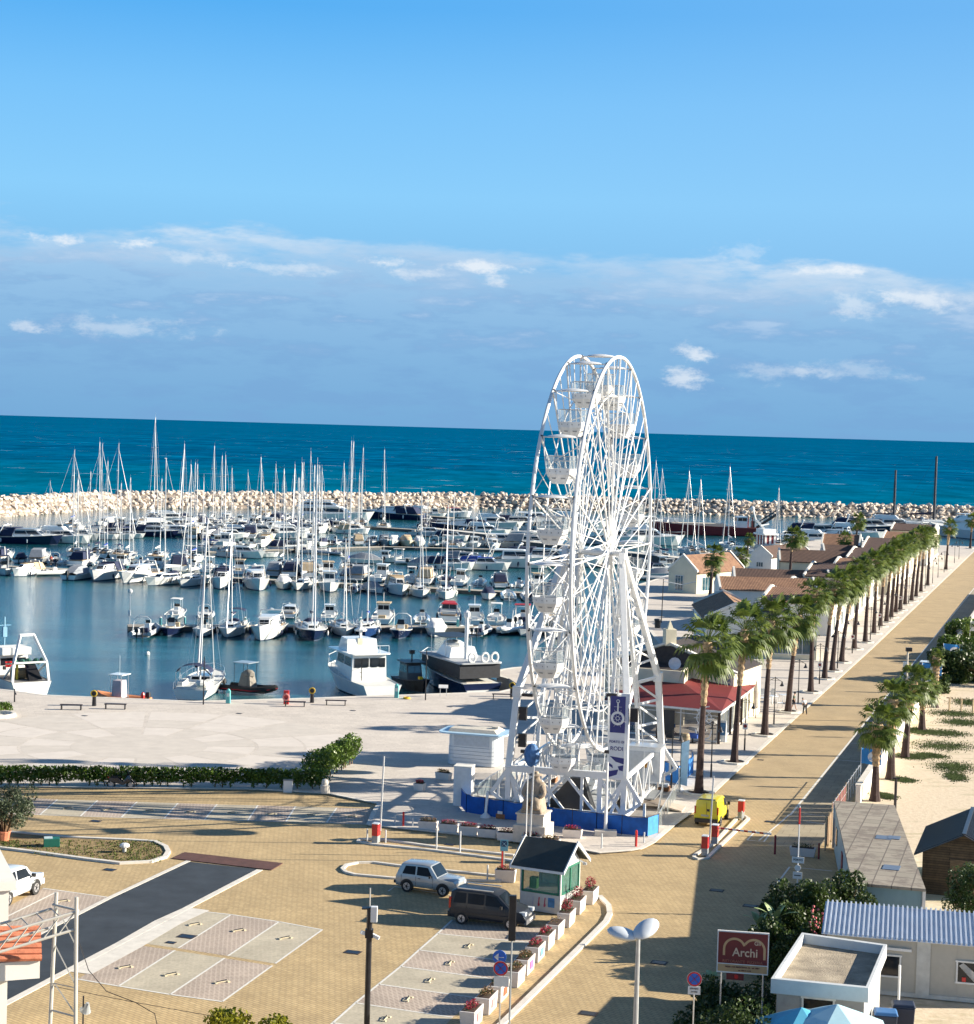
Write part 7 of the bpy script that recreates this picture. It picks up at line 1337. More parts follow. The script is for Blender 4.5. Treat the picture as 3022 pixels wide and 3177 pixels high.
m = MB(); m.box((-.35, 0, .86), (.75, .28, .12)); m.build('seat', rubber, mk, bevel=.03); m = MB(); m.tube([(.45, -.35, 1.1), (.52, 0, 1.02), (.45, .35, 1.1)], .025, 5); m.build('handlebar', dark_metal, mk); m = MB(); m.loft([[(.6, -.18, 1.0), (.6, .18, 1.0), (.58, .18, 1.0), (.58, -.18, 1.0)], [(.45, -.14, 1.35), (.45, .14, 1.35), (.43, .14, 1.35), (.43, -.14, 1.35)]]); m.build('windshield', glass_dark, mk); m = MB(); m.box((-.85, 0, .78), (.1, .2, .1)); m.build('tail_lamp', lamp_r, mk)
# ================================================================ hedges, bushes, trees
leaf_a = leaf_mat('hedge_leaves', (.025, .06, .008), (.14, .22, .025), .25, .45); leaf_b = leaf_mat('bush_leaves', (.015, .035, .008), (.07, .11, .02), .25, .5); leaf_c = leaf_mat('olive_leaves', (.05, .07, .035), (.12, .15, .08), .25, .55); leaf_y = leaf_mat('yellow_green_leaves', (.12, .16, .01), (.34, .30, .02), .4, .5)
def leaves(mb, r, c, rad, n, s, up=.25):
    for _ in range(n):
        while True:
            p = Vector((r.uniform(-1, 1), r.uniform(-1, 1), r.uniform(-1, 1)))
            if .35 < p.length < 1: break
        q = Vector(c) + Vector((p.x * rad[0], p.y * rad[1], p.z * rad[2])); a = Vector((r.gauss(0, 1), r.gauss(0, 1), r.gauss(0, 1))).normalized(); b = a.cross(Vector((r.gauss(0, 1), r.gauss(0, 1), r.gauss(0, 1)))).normalized()
        k = s * r.uniform(.6, 1.3); mb.add([q - a * k, q + b * k * .5, q + a * k, q - b * k * .5], [(0, 1, 2, 3)])
def clump_bush(name, lab, cat, base, size, clumps, n, s, mat, seed, trunk=None, grp=None, stemr=.06):
    r = random.Random(seed); root = empty(name, base, 0, lab, cat, grp); mb = MB(); st_ = MB()
    for _ in range(clumps):
        p = Vector((r.uniform(-1, 1) * size[0], r.uniform(-1, 1) * size[1], (trunk or 0) + size[2] * (.35 + r.uniform(-.25, .5)))); k = r.uniform(.25, .45)
        leaves(mb, r, p, (size[0] * k + .15, size[1] * k + .15, size[2] * k * .7 + .1), n // clumps, s); st_.tube([(p.x * .1, p.y * .1, 0), (p.x * .4, p.y * .4, p.z * .6), p], [stemr, stemr * .7, stemr * .3], 4)
    mb.build('foliage' if not trunk else 'crown', mat, root, fix=False); st_.build('stem' if not trunk else 'trunk', wood, root); return root
def hedge(name, lab, pts, w, h, seed, mat=leaf_a, z=PZ):
    P_ = [G(x, y, z) for x, y in pts]; o = P_[0].copy(); root = empty(name, o, 0, lab, 'hedge'); r = random.Random(seed); mb = MB(); st_ = MB()
    for a, b_ in zip(P_, P_[1:]):
        L = (b_ - a).length; d = (b_ - a) / L; n = Vector((-d.y, d.x, 0)); k = 0.0
        while k < L:
            p = a + d * k - o + n * (w * .5); hh = h * r.uniform(.96, 1.03)
            leaves(mb, r, p + Vector((r.uniform(-.1, .1), r.uniform(-.1, .1), hh * .64)), (.8, w * .5, hh * .42), 260, .13)
            if r.random() < .8: st_.tube([(p.x, p.y, 0), (p.x + r.uniform(-.2, .2), p.y, hh * .5)], [.05, .03], 4); leaves(mb, r, p + Vector((0, 0, hh * .3)), (.3, w * .35, hh * .25), 50, .10)
            k += .55
    mb.build('foliage', mat, root, fix=False); st_.build('stem', wood, root); return root
hedge('hedge', 'long clipped green hedge, left stretch, behind the parked scooter', [(-150, 2436), (0, 2440), (430, 2442)], 1.0, 1.35, 1)
hedge('hedge', 'long clipped green hedge, right stretch, ending beside the rounded stone marker', [(445, 2442), (800, 2449), (1010, 2452)], 1.0, 1.35, 2)
hedge('hedge', 'tall dark hedge running away at an angle beside the pale kerb', [(1000, 2440), (1070, 2408), (1130, 2372)], 1.9, 2.3, 3)
clump_bush('shrub', 'low green shrub in the white ringed bed at the left edge', 'shrub', G(5, 2210, PZ), (.9, .8, 1.0), 8, 1200, .1, leaf_a, 7)
m = MB(); m.lathe((0, 0, 0), [(1.5, 0), (1.5, .3), (1.2, .3), (1.2, .05)], 14); tag(m.build('planter_ring', kerb_m, loc=G(-5, 2222, PZ)), 'low white ring round the green shrub at the left edge', 'planter ring')
ol = clump_bush('olive_tree', 'round grey green olive tree in a terracotta pot on the soil island', 'tree', G(8, 2606, .06), (1.5, 1.5, 2.2), 22, 8000, .08, leaf_c, 8, trunk=.9, stemr=.09)
m = MB(); m.lathe((0, 0, 0), [(.38, 0), (.48, .55), (.52, .55), (.5, .62), (.4, .6)], 12); tag(m.build('plant_pot', terracotta, loc=G(8, 2608, .06)), 'terracotta pot under the round olive tree', 'pot')
# lower right thicket
for i, (x, y, sx_, sy_, sz, n, sd_, mt_, l) in enumerate([(2505, 2955, 1.7, 1.6, 3.5, 13000, 11, leaf_b, 'tall dark bush between the road and the blue container end'), (2610, 2935, 1.3, 1.6, 3.6, 11000, 12, leaf_b, 'rounded green bush at the corner of the long container'), (2425, 2975, 1.0, 1.6, 3.1, 9000, 13, leaf_b, 'dark bush at the road edge with a pale banana leaf'), (2520, 3010, 1.3, 1.2, 1.9, 5000, 14, leaf_b, 'bush with pink blossoms behind the flat roofed hut'), (2375, 3030, .9, 1.4, 2.5, 6000, 15, leaf_b, 'dark bush right behind the brown restaurant sign'), (2290, 3150, 1.8, 1.4, 1.7, 6000, 16, leaf_b, 'dark bush under the brown restaurant sign'), (2330, 3330, 2.0, 1.6, 2.4, 4000, 19, leaf_b, 'dark bush at the lower edge left of the turquoise parasols'), (2200, 3200, 1.3, 1.0, 1.2, 3500, 17, leaf_b, 'low dark bush beside the round no stopping sign'), (2440, 3040, 1.0, 1.2, 2.4, 5000, 18, leaf_b, 'narrow bush between the brown sign and the flat roofed hut')]):  # the bush below the lower edge is added to darken the road with shade
    clump_bush('bush', l, 'bush', G(x, y), (sx_, sy_, sz), 16, n, .10, mt_, sd_, grp='bushes around the lower right huts')
r = random.Random(4)
def banana(x, y, h, lab, seed):
    r = random.Random(seed); root = empty('banana_plant', G(x, y), 0, lab, 'plant'); mb = MB(); gm = pmat('banana_leaf', (.28, .36, .16), .5, var=.25, scale=3)
    for k in range(7):
        a = k * 2.4; el = R_(72 - k * 6); L = h * .45; c = Vector((0, 0, h * .55 + k * .05)); d = Vector((math.cos(a) * math.cos(el), math.sin(a) * math.cos(el), math.sin(el))); sd_ = d.cross(Vector((0, 0, 1))).normalized() * .16; pts = []
        for j in range(6): t = j / 5; w = math.sin(math.pi * min(.97, t + .05)) ** .6; q = c + d * L * t + Vector((0, 0, -.35 * t * t * L)); pts.append((q - sd_ * w, q + Vector((0, 0, -.03)), q + sd_ * w))
        for p_, q_ in zip(pts, pts[1:]): mb.add([p_[0], p_[1], p_[2], q_[0], q_[1], q_[2]], [(0, 1, 4, 3), (1, 2, 5, 4)])
    mb.build('leaf_cluster', gm, root, fix=False); m = MB(); m.tube([(0, 0, 0), (0, 0, h * .6)], [.1, .07], 6); m.build('stem', pmat('banana_stem', (.14, .15, .06), .7), root)
banana(2400, 2990, 3.6, 'pale leaved banana plant rising from the dark roadside bushes', 1); banana(2352, 2975, 2.8, 'banana plant behind the upper edge of the brown restaurant sign', 2); banana(2205, 3110, 1.6, 'small banana plant left of the brown sign post', 3)
m = MB(); r = random.Random(9)
fl = empty('oleander', G(2540, 3000), 0, 'pink flowering stems in front of the prefab cabin corner', 'flowering shrub'); [m.ball((r.uniform(-.6, .9), r.uniform(-.5, .1), r.uniform(1.7, 3.0)), .07, 5, 3) for _ in range(60)]; m.build('blossoms', pmat('pink_petals', (.62, .16, .17), .6), fl); m = MB(); leaves(m, r, (0, 0, 1.2), (.9, .5, 1.0), 700, .08); m.build('foliage', leaf_b, fl, fix=False)
clump_bush('pine_tree', 'feathery dark green tree at the right edge beside the wooden shed', 'tree', G(3022, 2860), (1.3, 1.3, 3.0), 20, 8000, .08, leaf_b, 21, trunk=.4, stemr=.08)
clump_bush('yellowing_tree', 'yellow green tree top at the lower edge, left of the lone black pole', 'tree', G(770, 3420), (1.45, 1.2, 1.9), 26, 6500, .10, leaf_y, 22, trunk=1.55, stemr=.07)
for i, (x, y, a, b_, c_, n, l) in enumerate([(2960, 2110, 3.0, 3.0, 3.2, 7000, 'large dark hedge mass at the right edge above the timber posts'), (3060, 2120, 3.5, 3.5, 3.6, 6000, 'dark hedge mass running out of the right edge'), (2990, 2050, 2.5, 3.5, 3.0, 6000, 'lighter green bush behind the large dark hedge'), (2915, 2150, .8, .9, 1.8, 1500, 'small bright plant beside the bare headed palm'), (3010, 1990, 2.0, 4.0, 3.0, 4000, 'green bush beside the black saloon car')]): clump_bush('bush', l, 'bush', G(x, y), (a, b_, c_), 14, n, .2, leaf_a if i in (2, 4) else leaf_b, 60 + i, grp='bushes behind the sand lot')
for i, x in enumerate((2945, 2982, 3018)): m = MB(); p = G(x, 2205 + i * 4); m.tube([(0, 0, 0), (0, 0, 1.3)], .09, 6); m.mi = 1; m.tube([(-.3, 0, 1.25), (.3, 0, 1.25)], .05, 5); tag(m.build('timber_post', [beige_canvas, wood], loc=p), ['left', 'middle', 'right'][i] + ' of three short timber posts below the dark hedge', 'post', 'timber posts on the sand')
# ================================================================ street furniture
def T(name, loc, rz, lab, cat, grp=None): return empty(name, loc, rz, lab, cat, grp)
def bell_lamp(x, y, i, sign=False, h=4.0, far=False):
    b_ = G(x, y, PZ); r_ = T('street_lamp', b_, -RA, 'twin bell promenade lamp, %s from the big wheel%s' % (ordn(i), ', carrying a no parking plate' if sign else ''), 'street lamp', 'twin bell lamps of the promenade')
    m = MB(); m.tube([(0, 0, 0), (0, 0, 1.0), (0, 0, 1.02), (0, 0, h + .3)], [.075, .07, .05, .04], 6); m.build('pole', dark_metal, r_); m = MB(); m.tube([(-.62, 0, h - .1), (-.3, 0, h + .05), (0, 0, h + .22), (.3, 0, h + .05), (.62, 0, h - .1)], .025, 4); m.tube([(-.35, 0, h - .02), (.35, 0, h - .02)], .015, 4); m.build('bracket', dark_metal, r_)
    for s_ in (-1, 1): m = MB(); m.lathe((s_ * .62, 0, h - .5), [(.22, 0), (.2, .06), (.1, .2), (.06, .38), (.02, .42)], 8); m.build('lamp_shade', dark_metal, r_)
    if sign: m = MB(); m.box((0, -.07, 2.0), (.42, .03, .5)); s = m.build('no_parking_plate', white_canvas, r_); m = MB(); m.tube([(0, -.09, 2.03), (0, -.1, 2.03)], .15, 12); m.build('symbol', darkred, s)
for i, (x, y, sg) in enumerate([(2082, 2445, 0), (2206, 2412, 0), (2310, 2328, 1), (2401, 2247, 0), (2476, 2182, 0), (2542, 2122, 1), (2598, 2074, 0), (2644, 2027, 1), (2700, 1985, 0), (2728, 1955, 1), (2762, 1922, 0), (2792, 1896, 1), (2819, 1872, 0), (2846, 1846, 1), (2870, 1826, 0), (2893, 1810, 0), (2910, 1792, 0), (2929, 1776, 0), (2961, 1747, 0), (2975, 1735, 0)]): bell_lamp(x, y, i, sg)
# tall double headed lamp, camera pole, lone poles
b_ = G(1964, 3420); zt = ZY(1975, 2905, b_.y).z; lp = T('street_lamp', b_, 0, 'tall pale lamp post with two oval white heads at the lower edge', 'street lamp'); lw = pmat('lamp_head', (.58, .62, .66), .35, var=.06)
m = MB(); m.tube([(0, 0, 0), (0, 0, zt)], [.13, .08], 10); m.build('pole', pmat('pole_pale', (.42, .43, .43), .4, .3), lp)
for sx_, dx, dz, ry in ((-1, -.62, .12, .35), (1, .28, .33, -.9)):
    m = MB(); m.ball((0, 0, 0), (.62, .38, .2), 16, 8); m.mi = 1; m.ball((.0, 0, -.05), (.5, .26, .14), 12, 6); o = m.build('lamp_head', [lw, alu], lp, smooth=True, loc=(dx, -.1, zt + dz)); o.rotation_euler = (R_(25) if sx_ > 0 else R_(12), ry * .5, R_(-12 if sx_ < 0 else 35))
b_ = G(1132, 3420); zt = ZY(1148, 2755, b_.y).z; cp = T('camera_pole', b_, 0, 'dark pole with white box and small camera heads in front of the bays', 'pole')
m = MB(); m.tube([(0, 0, 0), (0, 0, zt - .75)], .115, 10); m.mi = 1; m.tube([(0, 0, zt - .75), (0, 0, zt)], .03, 6); m.build('pole', [dark_metal, alu], cp); m = MB(); m.box((.17, -.02, zt - 1.0), (.26, .22, .6)); m.build('white_box', white_paint, cp, bevel=.02)
for x, z, rz_ in ((.24, zt - 1.85, .5), (-.16, zt - 1.75, 2.6)): m = MB(); m.box((0, 0, 0), (.34, .12, .12)); o = m.build('camera', white_paint, cp, loc=(x, -.05, z)); o.rotation_euler = (0, .35, rz_ - .8 if x > 0 else .3)
m = MB(); m.box((0, 0, zt - 1.75), (.3, .26, .32)); m.box((-.15, 0, zt - .78), (.3, .3, .05)); m.build('collar', dark_metal, cp)
m = MB(); b_ = G(1578, 3265); zt = ZY(1590, 2770, b_.y).z; sp_ = T('sign_pole', b_, 0, 'slim pole carrying a tall dark panel seen edge on, before the grey van', 'sign'); m.tube([(0, 0, 0), (0, 0, zt - .2)], .045, 6); m.build('pole', pmat('pole_grey', (.3, .32, .33), .5), sp_); m = MB(); m.box((0, 0, zt - 1.05), (.30, .26, 1.9)); m.build('panel', dark_metal, sp_, bevel=.03)
def disc(m, c, r, th=.03, n=18): m.tube([(c[0], c[1], c[2]), (c[0], c[1] - th, c[2])], r, n)
sb_l = pmat('sign_blue_bright', (.01, .12, .55), .4, var=.03); sr_l = pmat('sign_red_bright', (.55, .02, .02), .4, var=.03)
def ring(m, c, r0, r1, n=20):
    for k in range(n): a, b = 2 * math.pi * k / n, 2 * math.pi * (k + 1) / n; m.add([(c[0] + r * math.cos(t), c[1], c[2] + r * math.sin(t)) for r, t in ((r0, a), (r1, a), (r1, b), (r0, b))], [(0, 1, 2, 3)])
def nostop(root, z, r=.3, y=-.05):
    m = MB(); disc(m, (0, y, z), r); d = m.build('no_stopping_disc', sb_l, root); m = MB(); ring(m, (0, y - .035, z), r * .78, r); [m.beam((-r * .6, y - .04, z + s_ * r * .6), (r * .6, y - .04, z - s_ * r * .6), r * .16, .01) for s_ in (1, -1)]; m.build('red_cross_ring', sr_l, d, fix=False); m = MB(); ring(m, (0, y - .032, z), r * .97, r * 1.04); m.build('white_rim', white_canvas, d, fix=False)
b_ = G(1545, 3330); z1 = ZY(1552, 2968, b_.y).z; z2 = ZY(1556, 3003, b_.y).z; z3 = ZY(1558, 3040, b_.y).z; tsn = T('traffic_sign', b_, R_(-10), 'pole with round blue arrow sign, no stopping sign and white plate', 'traffic sign'); m = MB(); m.tube([(0, 0, 0), (0, 0, z1 + .2)], .035, 6); m.build('pole', alu, tsn)
m = MB(); disc(m, (-.06, -.05, z1), .28); d = m.build('blue_disc', sb_l, tsn); m = MB(); m.beam((-.24, -.095, z1), (.12, -.095, z1), .07, .01); m.add([(-.28, -.1, z1), (-.1, -.1, z1 + .15), (-.1, -.1, z1 - .15)], [(0, 1, 2)]); m.build('white_arrow', white_canvas, d); nostop(tsn, z2); m = MB(); m.box((.04, -.05, z3 - .05), (.62, .03, .42)); m.build('plate', white_canvas, tsn)
b_ = G(2145, 3330); z1 = ZY(2152, 3036, b_.y).z; t2 = T('traffic_sign', b_, R_(-8), 'round no stopping sign with small text plate left of the brown restaurant sign', 'traffic sign'); m = MB(); m.tube([(0, 0, 0), (0, 0, z1)], .035, 6); m.build('pole', alu, t2); nostop(t2, z1, .30); m = MB(); m.box((0, -.05, z1 - .47), (.5, .03, .34)); pl_ = m.build('plate', white_canvas, t2); text_obj('SERVIZIO', .085, dark_metal, pl_, (0, -.07, z1 - .4), (R_(90), 0, 0)); text_obj('24 ORE', .085, dark_metal, pl_, (0, -.07, z1 - .53), (R_(90), 0, 0))
b_ = G(1562, 2712); t3 = T('parking_sign', b_, R_(-5), 'blue assembly point sign on a red and white post left of the booth', 'sign'); z1 = ZY(1563, 2625, b_.y).z; m = MB(); m.tube([(0, 0, 0), (0, 0, z1)], .035, 6); m.build('pole', alu, t3); m = MB(); m.box((0, -.05, z1 + .05), (.46, .03, .66)); s = m.build('panel', pmat('sign_teal', (.16, .42, .52), .5), t3)
m = MB(); m.box((0, -.07, z1 + .15), (.34, .01, .34)); m.build('symbol_field', pmat('sign_dark', (.01, .05, .12), .5), s); m = MB(); [m.beam((sx_ * .14, -.08, z1 + .15 + sz_ * .14), (sx_ * .05, -.08, z1 + .15 + sz_ * .05), .05, .01) for sx_ in (-1, 1) for sz_ in (-1, 1)]; m.ball((0, -.08, z1 + .15), (.04, .01, .04), 6, 4); m.build('symbol', pmat('sign_light', (.5, .75, .8), .5), s)
m = MB(); m.tube([(-.1, 0, 0), (-.1, 0, 1.35)], .06, 6); m.build('red_post', sr_l, t3)
b_ = G(2470, 2840); z0 = ZY(2475, 2500, b_.y).z; t4 = T('sign_post', b_, R_(-15), 'tall thin post with red band and three white plates beside the bushes', 'sign'); m = MB(); m.tube([(0, 0, 0), (0, 0, z0)], .04, 6); m.build('pole', white_paint, t4); m = MB(); m.tube([(0, 0, z0 - .1), (0, 0, z0 - 1.0)], .06, 6); m.build('red_band', red_paint, t4)
za = ZY(2470, 2667, b_.y).z; m = MB(); m.box((0, -.06, za), (.65, .03, .33)); p_ = m.build('plate', white_canvas, t4); text_obj('PORTO', .15, dark_metal, p_, (0, -.08, za), (R_(90), 0, 0)); za = ZY(2470, 2692, b_.y).z; m = MB(); disc(m, (0, -.06, za), .17); m.build('round_plate', white_canvas, t4); za = ZY(2470, 2715, b_.y).z; m = MB(); m.box((0, -.06, za), (.5, .03, .38)); p_ = m.build('plate', white_canvas, t4); m = MB(); m.box((0, -.08, za), (.36, .01, .05)); m.build('text_band', dark_metal, p_)
# brown restaurant sign
b_ = G(2296, 3210); zt = ZY(2300, 2890, b_.y).z; zb_ = ZY(2300, 3020, b_.y).z; rs = T('restaurant_sign', b_, R_(-9), 'dark red restaurant billboard with two arches and cream lettering above the bushes', 'sign'); w_ = 2.22
m = MB(); m.box((0, 0, (zt + zb_) / 2), (w_, .1, zt - zb_)); bd = m.build('board', white_canvas, rs); sg_r = pmat('sign_brown_red', (.16, .022, .02), .6, var=.06); sg_c = pmat('sign_cream', (.50, .32, .16), .6, var=.06)
h_ = zt - zb_; m = MB(); m.box((0, -.055, zb_ + h_ * .60), (w_ - .1, .02, h_ * .74)); m.build('field', sg_r, bd); m = MB(); m.box((0, -.055, zb_ + h_ * .12), (w_ - .1, .02, h_ * .17)); fl_ = m.build('footer', sg_c, bd)
m = MB()
for cx_, a0, a1 in ((-.36, 20, 180), (.48, 0, 150)):
    n = 14; ro, ri_ = .50, .40
    for k in range(n): a, b = R_(a0 + (a1 - a0) * k / n), R_(a0 + (a1 - a0) * (k + 1) / n); m.add([(cx_ + r * math.cos(t), -.072, zb_ + h_ * .58 + r * math.sin(t) * 1.0) for r, t in ((ri_, a), (ro, a), (ro, b), (ri_, b))], [(0, 1, 2, 3)])
m.box((-.81, -.07, zb_ + h_ * .5), (.10, .005, .3)); m.box((.93, -.07, zb_ + h_ * .47), (.10, .005, .4)); m.build('arches', sg_c, bd, fix=False)
sg_l = pmat('sign_letter', (.62, .45, .32), .6)
text_obj('Archi', .52, sg_l, bd, (.1, -.08, zb_ + h_ * .50), (R_(90), 0, 0), sx_=.95); text_obj('Gli', .24, sg_l, bd, (.62, -.08, zb_ + h_ * .74), (R_(90), 0, 0)); text_obj('RISTORANTE  PIZZERIA', .165, pmat('sign_letter_dim', (.36, .12, .08), .6), bd, (0, -.08, zb_ + h_ * .285), (R_(90), 0, 0)); text_obj('RODI - VIA MADONNA, 26 - tel. 0884', .09, sg_r, bd, (0, -.075, zb_ + h_ * .15), (R_(90), 0, 0)); text_obj('tel. 0884 9 15 38', .08, sg_r, bd, (.1, -.075, zb_ + h_ * .075), (R_(90), 0, 0))
m = MB(); m.box((-.3, -.02, zb_ - .16), (.75, .05, .28)); ar_ = m.build('lower_board', sg_r, rs); m = MB(); disc(m, (-.25, -.05, zb_ - .14), .09); m.build('symbol', red_paint, ar_)
for x in (-.9, .9): m = MB(); m.tube([(x, .06, 0), (x, .06, zt)], .04, 6); m.build('post', alu, rs)
# barriers
def barrier(x, y, lab, boxh=1.15, boom_up=True, h=4.6, grp='red barrier boxes', rz_=-RA, boom=None, lean=.12):
    r_ = T('barrier_box', G(x, y, .1), rz_, lab, 'barrier', grp); m = MB(); m.box((0, 0, .22), (.38, .46, .44)); m.build('base', hull_grey, r_); m = MB(); m.box((0, 0, .80), (.40, .48, .74)); m.mi = 1; m.box((0, 0, 1.19), (.42, .5, .05)); m.build('housing', [red_paint, white_paint], r_, bevel=.01)
    if boom_up: m = MB(); m.beam((.24, .1, .7), (.24 + lean, .1, h), .09, .05); m.build('boom', white_paint, r_)
    if boom: m = MB(); m.beam((.1, 0, 1.0), boom, .06, .10); m.mi = 1; n = 6; [m.beam(Vector((.1, 0, 1.0)).lerp(Vector(boom), (k * 2 + 1) / 14) , Vector((.1, 0, 1.0)).lerp(Vector(boom), (k * 2 + 2) / 14), .065, .105) for k in range(n)]; m.build('boom', [white_paint, red_paint], r_)
barrier(1166, 2613, 'red barrier box with raised white boom at the end of the bollard island', h=5.4)
barrier(1628, 2672, 'red barrier box hidden behind the booth with tall raised boom', h=5.8)
barrier(2187, 2652, 'nearest red barrier box of the right island, with raised white boom', h=4.9)
barrier(2218, 2616, 'middle red barrier box of the right island, with lowered boom to the right', boom_up=False, boom=(3.6, -.2, .95))
barrier(2299, 2537, 'farthest red barrier box of the right island, without boom', boom_up=False)
def post(name, x, y, h, r, mat, lab, cat='bollard', grp=None, z=0.0, top=None):
    m = MB(); m.tube([(0, 0, 0), (0, 0, h)], r, 8); m.lathe((0, 0, h), [(r, 0), (r * .7, r * .6), (.005, r * .8)], 8); return tag(m.build(name, mat, loc=G(x, y, z)), lab, cat, grp)
pg_ = pmat('post_pale_grey', (.52, .54, .55), .5)
for i, (x, y, h, l) in enumerate([(1139, 2610, .75, 'short pale post left of the red barrier box'), (1196, 2615, .78, 'short pale post right of the red barrier box'), (1354, 2637, 1.35, 'left tall pale bollard of the narrow kerb island'), (1427, 2648, 1.35, 'right tall pale bollard of the narrow kerb island'), (1225, 2563, .72, 'thin grey post left of the small red post'), (1280, 2568, .65, 'thin grey post right of the small red post'), (1580, 2725, .8, 'short white post behind the dark van'), (1512, 2733, .9, 'pale post between the two parked cars'), (1973, 2627, .7, 'thin pale post left of the red hydrant post'), (1998, 2620, .75, 'thin pale post right of the red hydrant post'), (1866, 2637, 1.0, 'thin grey post before the white flagpole block'), (2301, 2545, .6, 'small white post beside the farthest barrier box')]): post('bollard', x, y, h, .05, pg_, l, grp='pale posts around the barriers')
post('red_post', 1251, 2568, 1.0, .07, red_paint, 'small red post on the corner paving before the flower boxes', 'post'); post('red_post', 1973, 2628 + 4, 1.1, .08, red_paint, 'red hydrant post at the paving corner below the wheel', 'post'); post('red_post', 2404, 2650, 1.15, .07, darkred, 'dark red support post catching the lowered boom', 'post'); post('red_post', 2540, 2665, .95, .06, darkred, 'dark red chain post right of the boom support', 'post')
# flagpoles beside the wheel
b_ = G(1878, 2590, PZ); fp = T('flagpole', b_, 0, 'white flagpole on a stone block before the right half of the wheel', 'flagpole'); m = MB(); m.tube([(0, 0, .3), (0, 0, .6), (0, 0, ZY(1885, 2370, b_.y).z)], [.14, .11, .07], 8); m.build('pole', white_paint, fp); m = MB(); m.box((0, -.2, .17), (1.4, .7, .34)); m.build('stone_block', stone, fp)
b_ = G(1630, 2660); fp = T('flagpole', b_, 0, 'thin white pole rising behind the booth in front of the statue', 'flagpole'); m = MB(); m.tube([(0, 0, 0), (0, 0, ZY(1634, 2405, b_.y).z)], .045, 6); m.build('pole', white_paint, fp); m = MB(); m.box((0, 0, .03), (.3, .3, .06)); m.build('foot', white_paint, fp)
# statue: seated draped figure on a stepped pedestal
sp0 = G(1655, 2618, PZ); stt = T('statue', sp0 + Vector((0, 1.0, 0)), R_(-18), 'weathered stone statue of a seated draped figure on a stepped pale pedestal', 'statue'); m = MB(); m.box((0, 0, .55), (2.1, 2.0, 1.1)); m.box((0, 0, 1.4), (1.75, 1.65, .7)); m.box((0, 0, 1.8), (1.9, 1.8, .12)); m.build('pedestal', pmat('pedestal_stone', (.60, .54, .46), .8, var=.1, dirt=.3, bump=.3), stt, bevel=.03)
def skin_fig(name, verts, edges, radii, mat, par, loc, sub=2, rz=0):
    me = bpy.data.meshes.new(name); me.from_pydata(verts, edges, []); o = bpy.data.objects.new(name, me); COL.objects.link(o)
    o.modifiers.new('skin', 'SKIN'); 
    for i, r_ in enumerate(radii): me.skin_vertices[0].data[i].radius = (r_, r_) if not isinstance(r_, tuple) else r_
    me.skin_vertices[0].data[0].use_root = True
    sm = o.modifiers.new('sub', 'SUBSURF'); sm.levels = sub; sm.render_levels = sub
    dg = bpy.context.evaluated_depsgraph_get(); dg.update(); m2 = bpy.data.meshes.new_from_object(o.evaluated_get(dg)); bpy.data.objects.remove(o); m2.materials.clear(); m2.materials.append(mat)
    m2.polygons.foreach_set('use_smooth', [True] * len(m2.polygons)); o = bpy.data.objects.new(name, m2); COL.objects.link(o); o.location = loc; o.rotation_euler = (0, 0, rz)
    if par: o.parent = par; KIDS.setdefault(par.name, []).append(o)
    return o
try:
    sm_ = pmat('statue_stone', (.34, .27, .20), .9, var=.3, scale=2, dirt=.6, bump=1.0, bscale=5)
    vs = [(0, 0, .7), (0, 0, 1.15), (.02, -.05, 1.7), (.08, -.1, 2.05), (.1, -.12, 2.3), (.5, -.2, 1.65), (.72, -.45, 1.15), (.45, -.6, .95), (-.42, -.15, 1.6), (-.62, -.35, 1.1), (-.3, -.6, .9), (.32, -.7, .75), (.36, -.8, .1), (-.3, -.7, .75), (-.34, -.78, .1), (0, .3, .15)]
    skin_fig('figure', vs, [(0, 1), (1, 2), (2, 3), (3, 4), (2, 5), (5, 6), (6, 7), (2, 8), (8, 9), (9, 10), (0, 11), (11, 12), (0, 13), (13, 14), (0, 15)], [.55, .52, .48, .2, .27, .28, .2, .16, .27, .22, .17, .32, .26, .32, .26, .5], sm_, stt, (0, .1, 1.9))
    m = MB(); m.lathe((.1, -.12, 4.18), [(.46, 0), (.42, .05), (.2, .1), (.16, .22), (.02, .26)], 14); m.build('hat', sm_, stt, smooth=True); m = MB(); m.loft([[(-.75, .5, 1.85), (.75, .5, 1.85), (.8, -.9, 1.85), (-.7, -.9, 1.85)], [(-.6, .5, 2.7), (.6, .5, 2.7), (.5, -.5, 2.6), (-.5, -.5, 2.6)], [(-.35, .45, 3.4), (.4, .45, 3.4), (.3, 0, 3.3), (-.3, 0, 3.3)]]); m.build('drapery', sm_, stt, bevel=.12, smooth=True)
except Exception as ex: print('statue', ex)
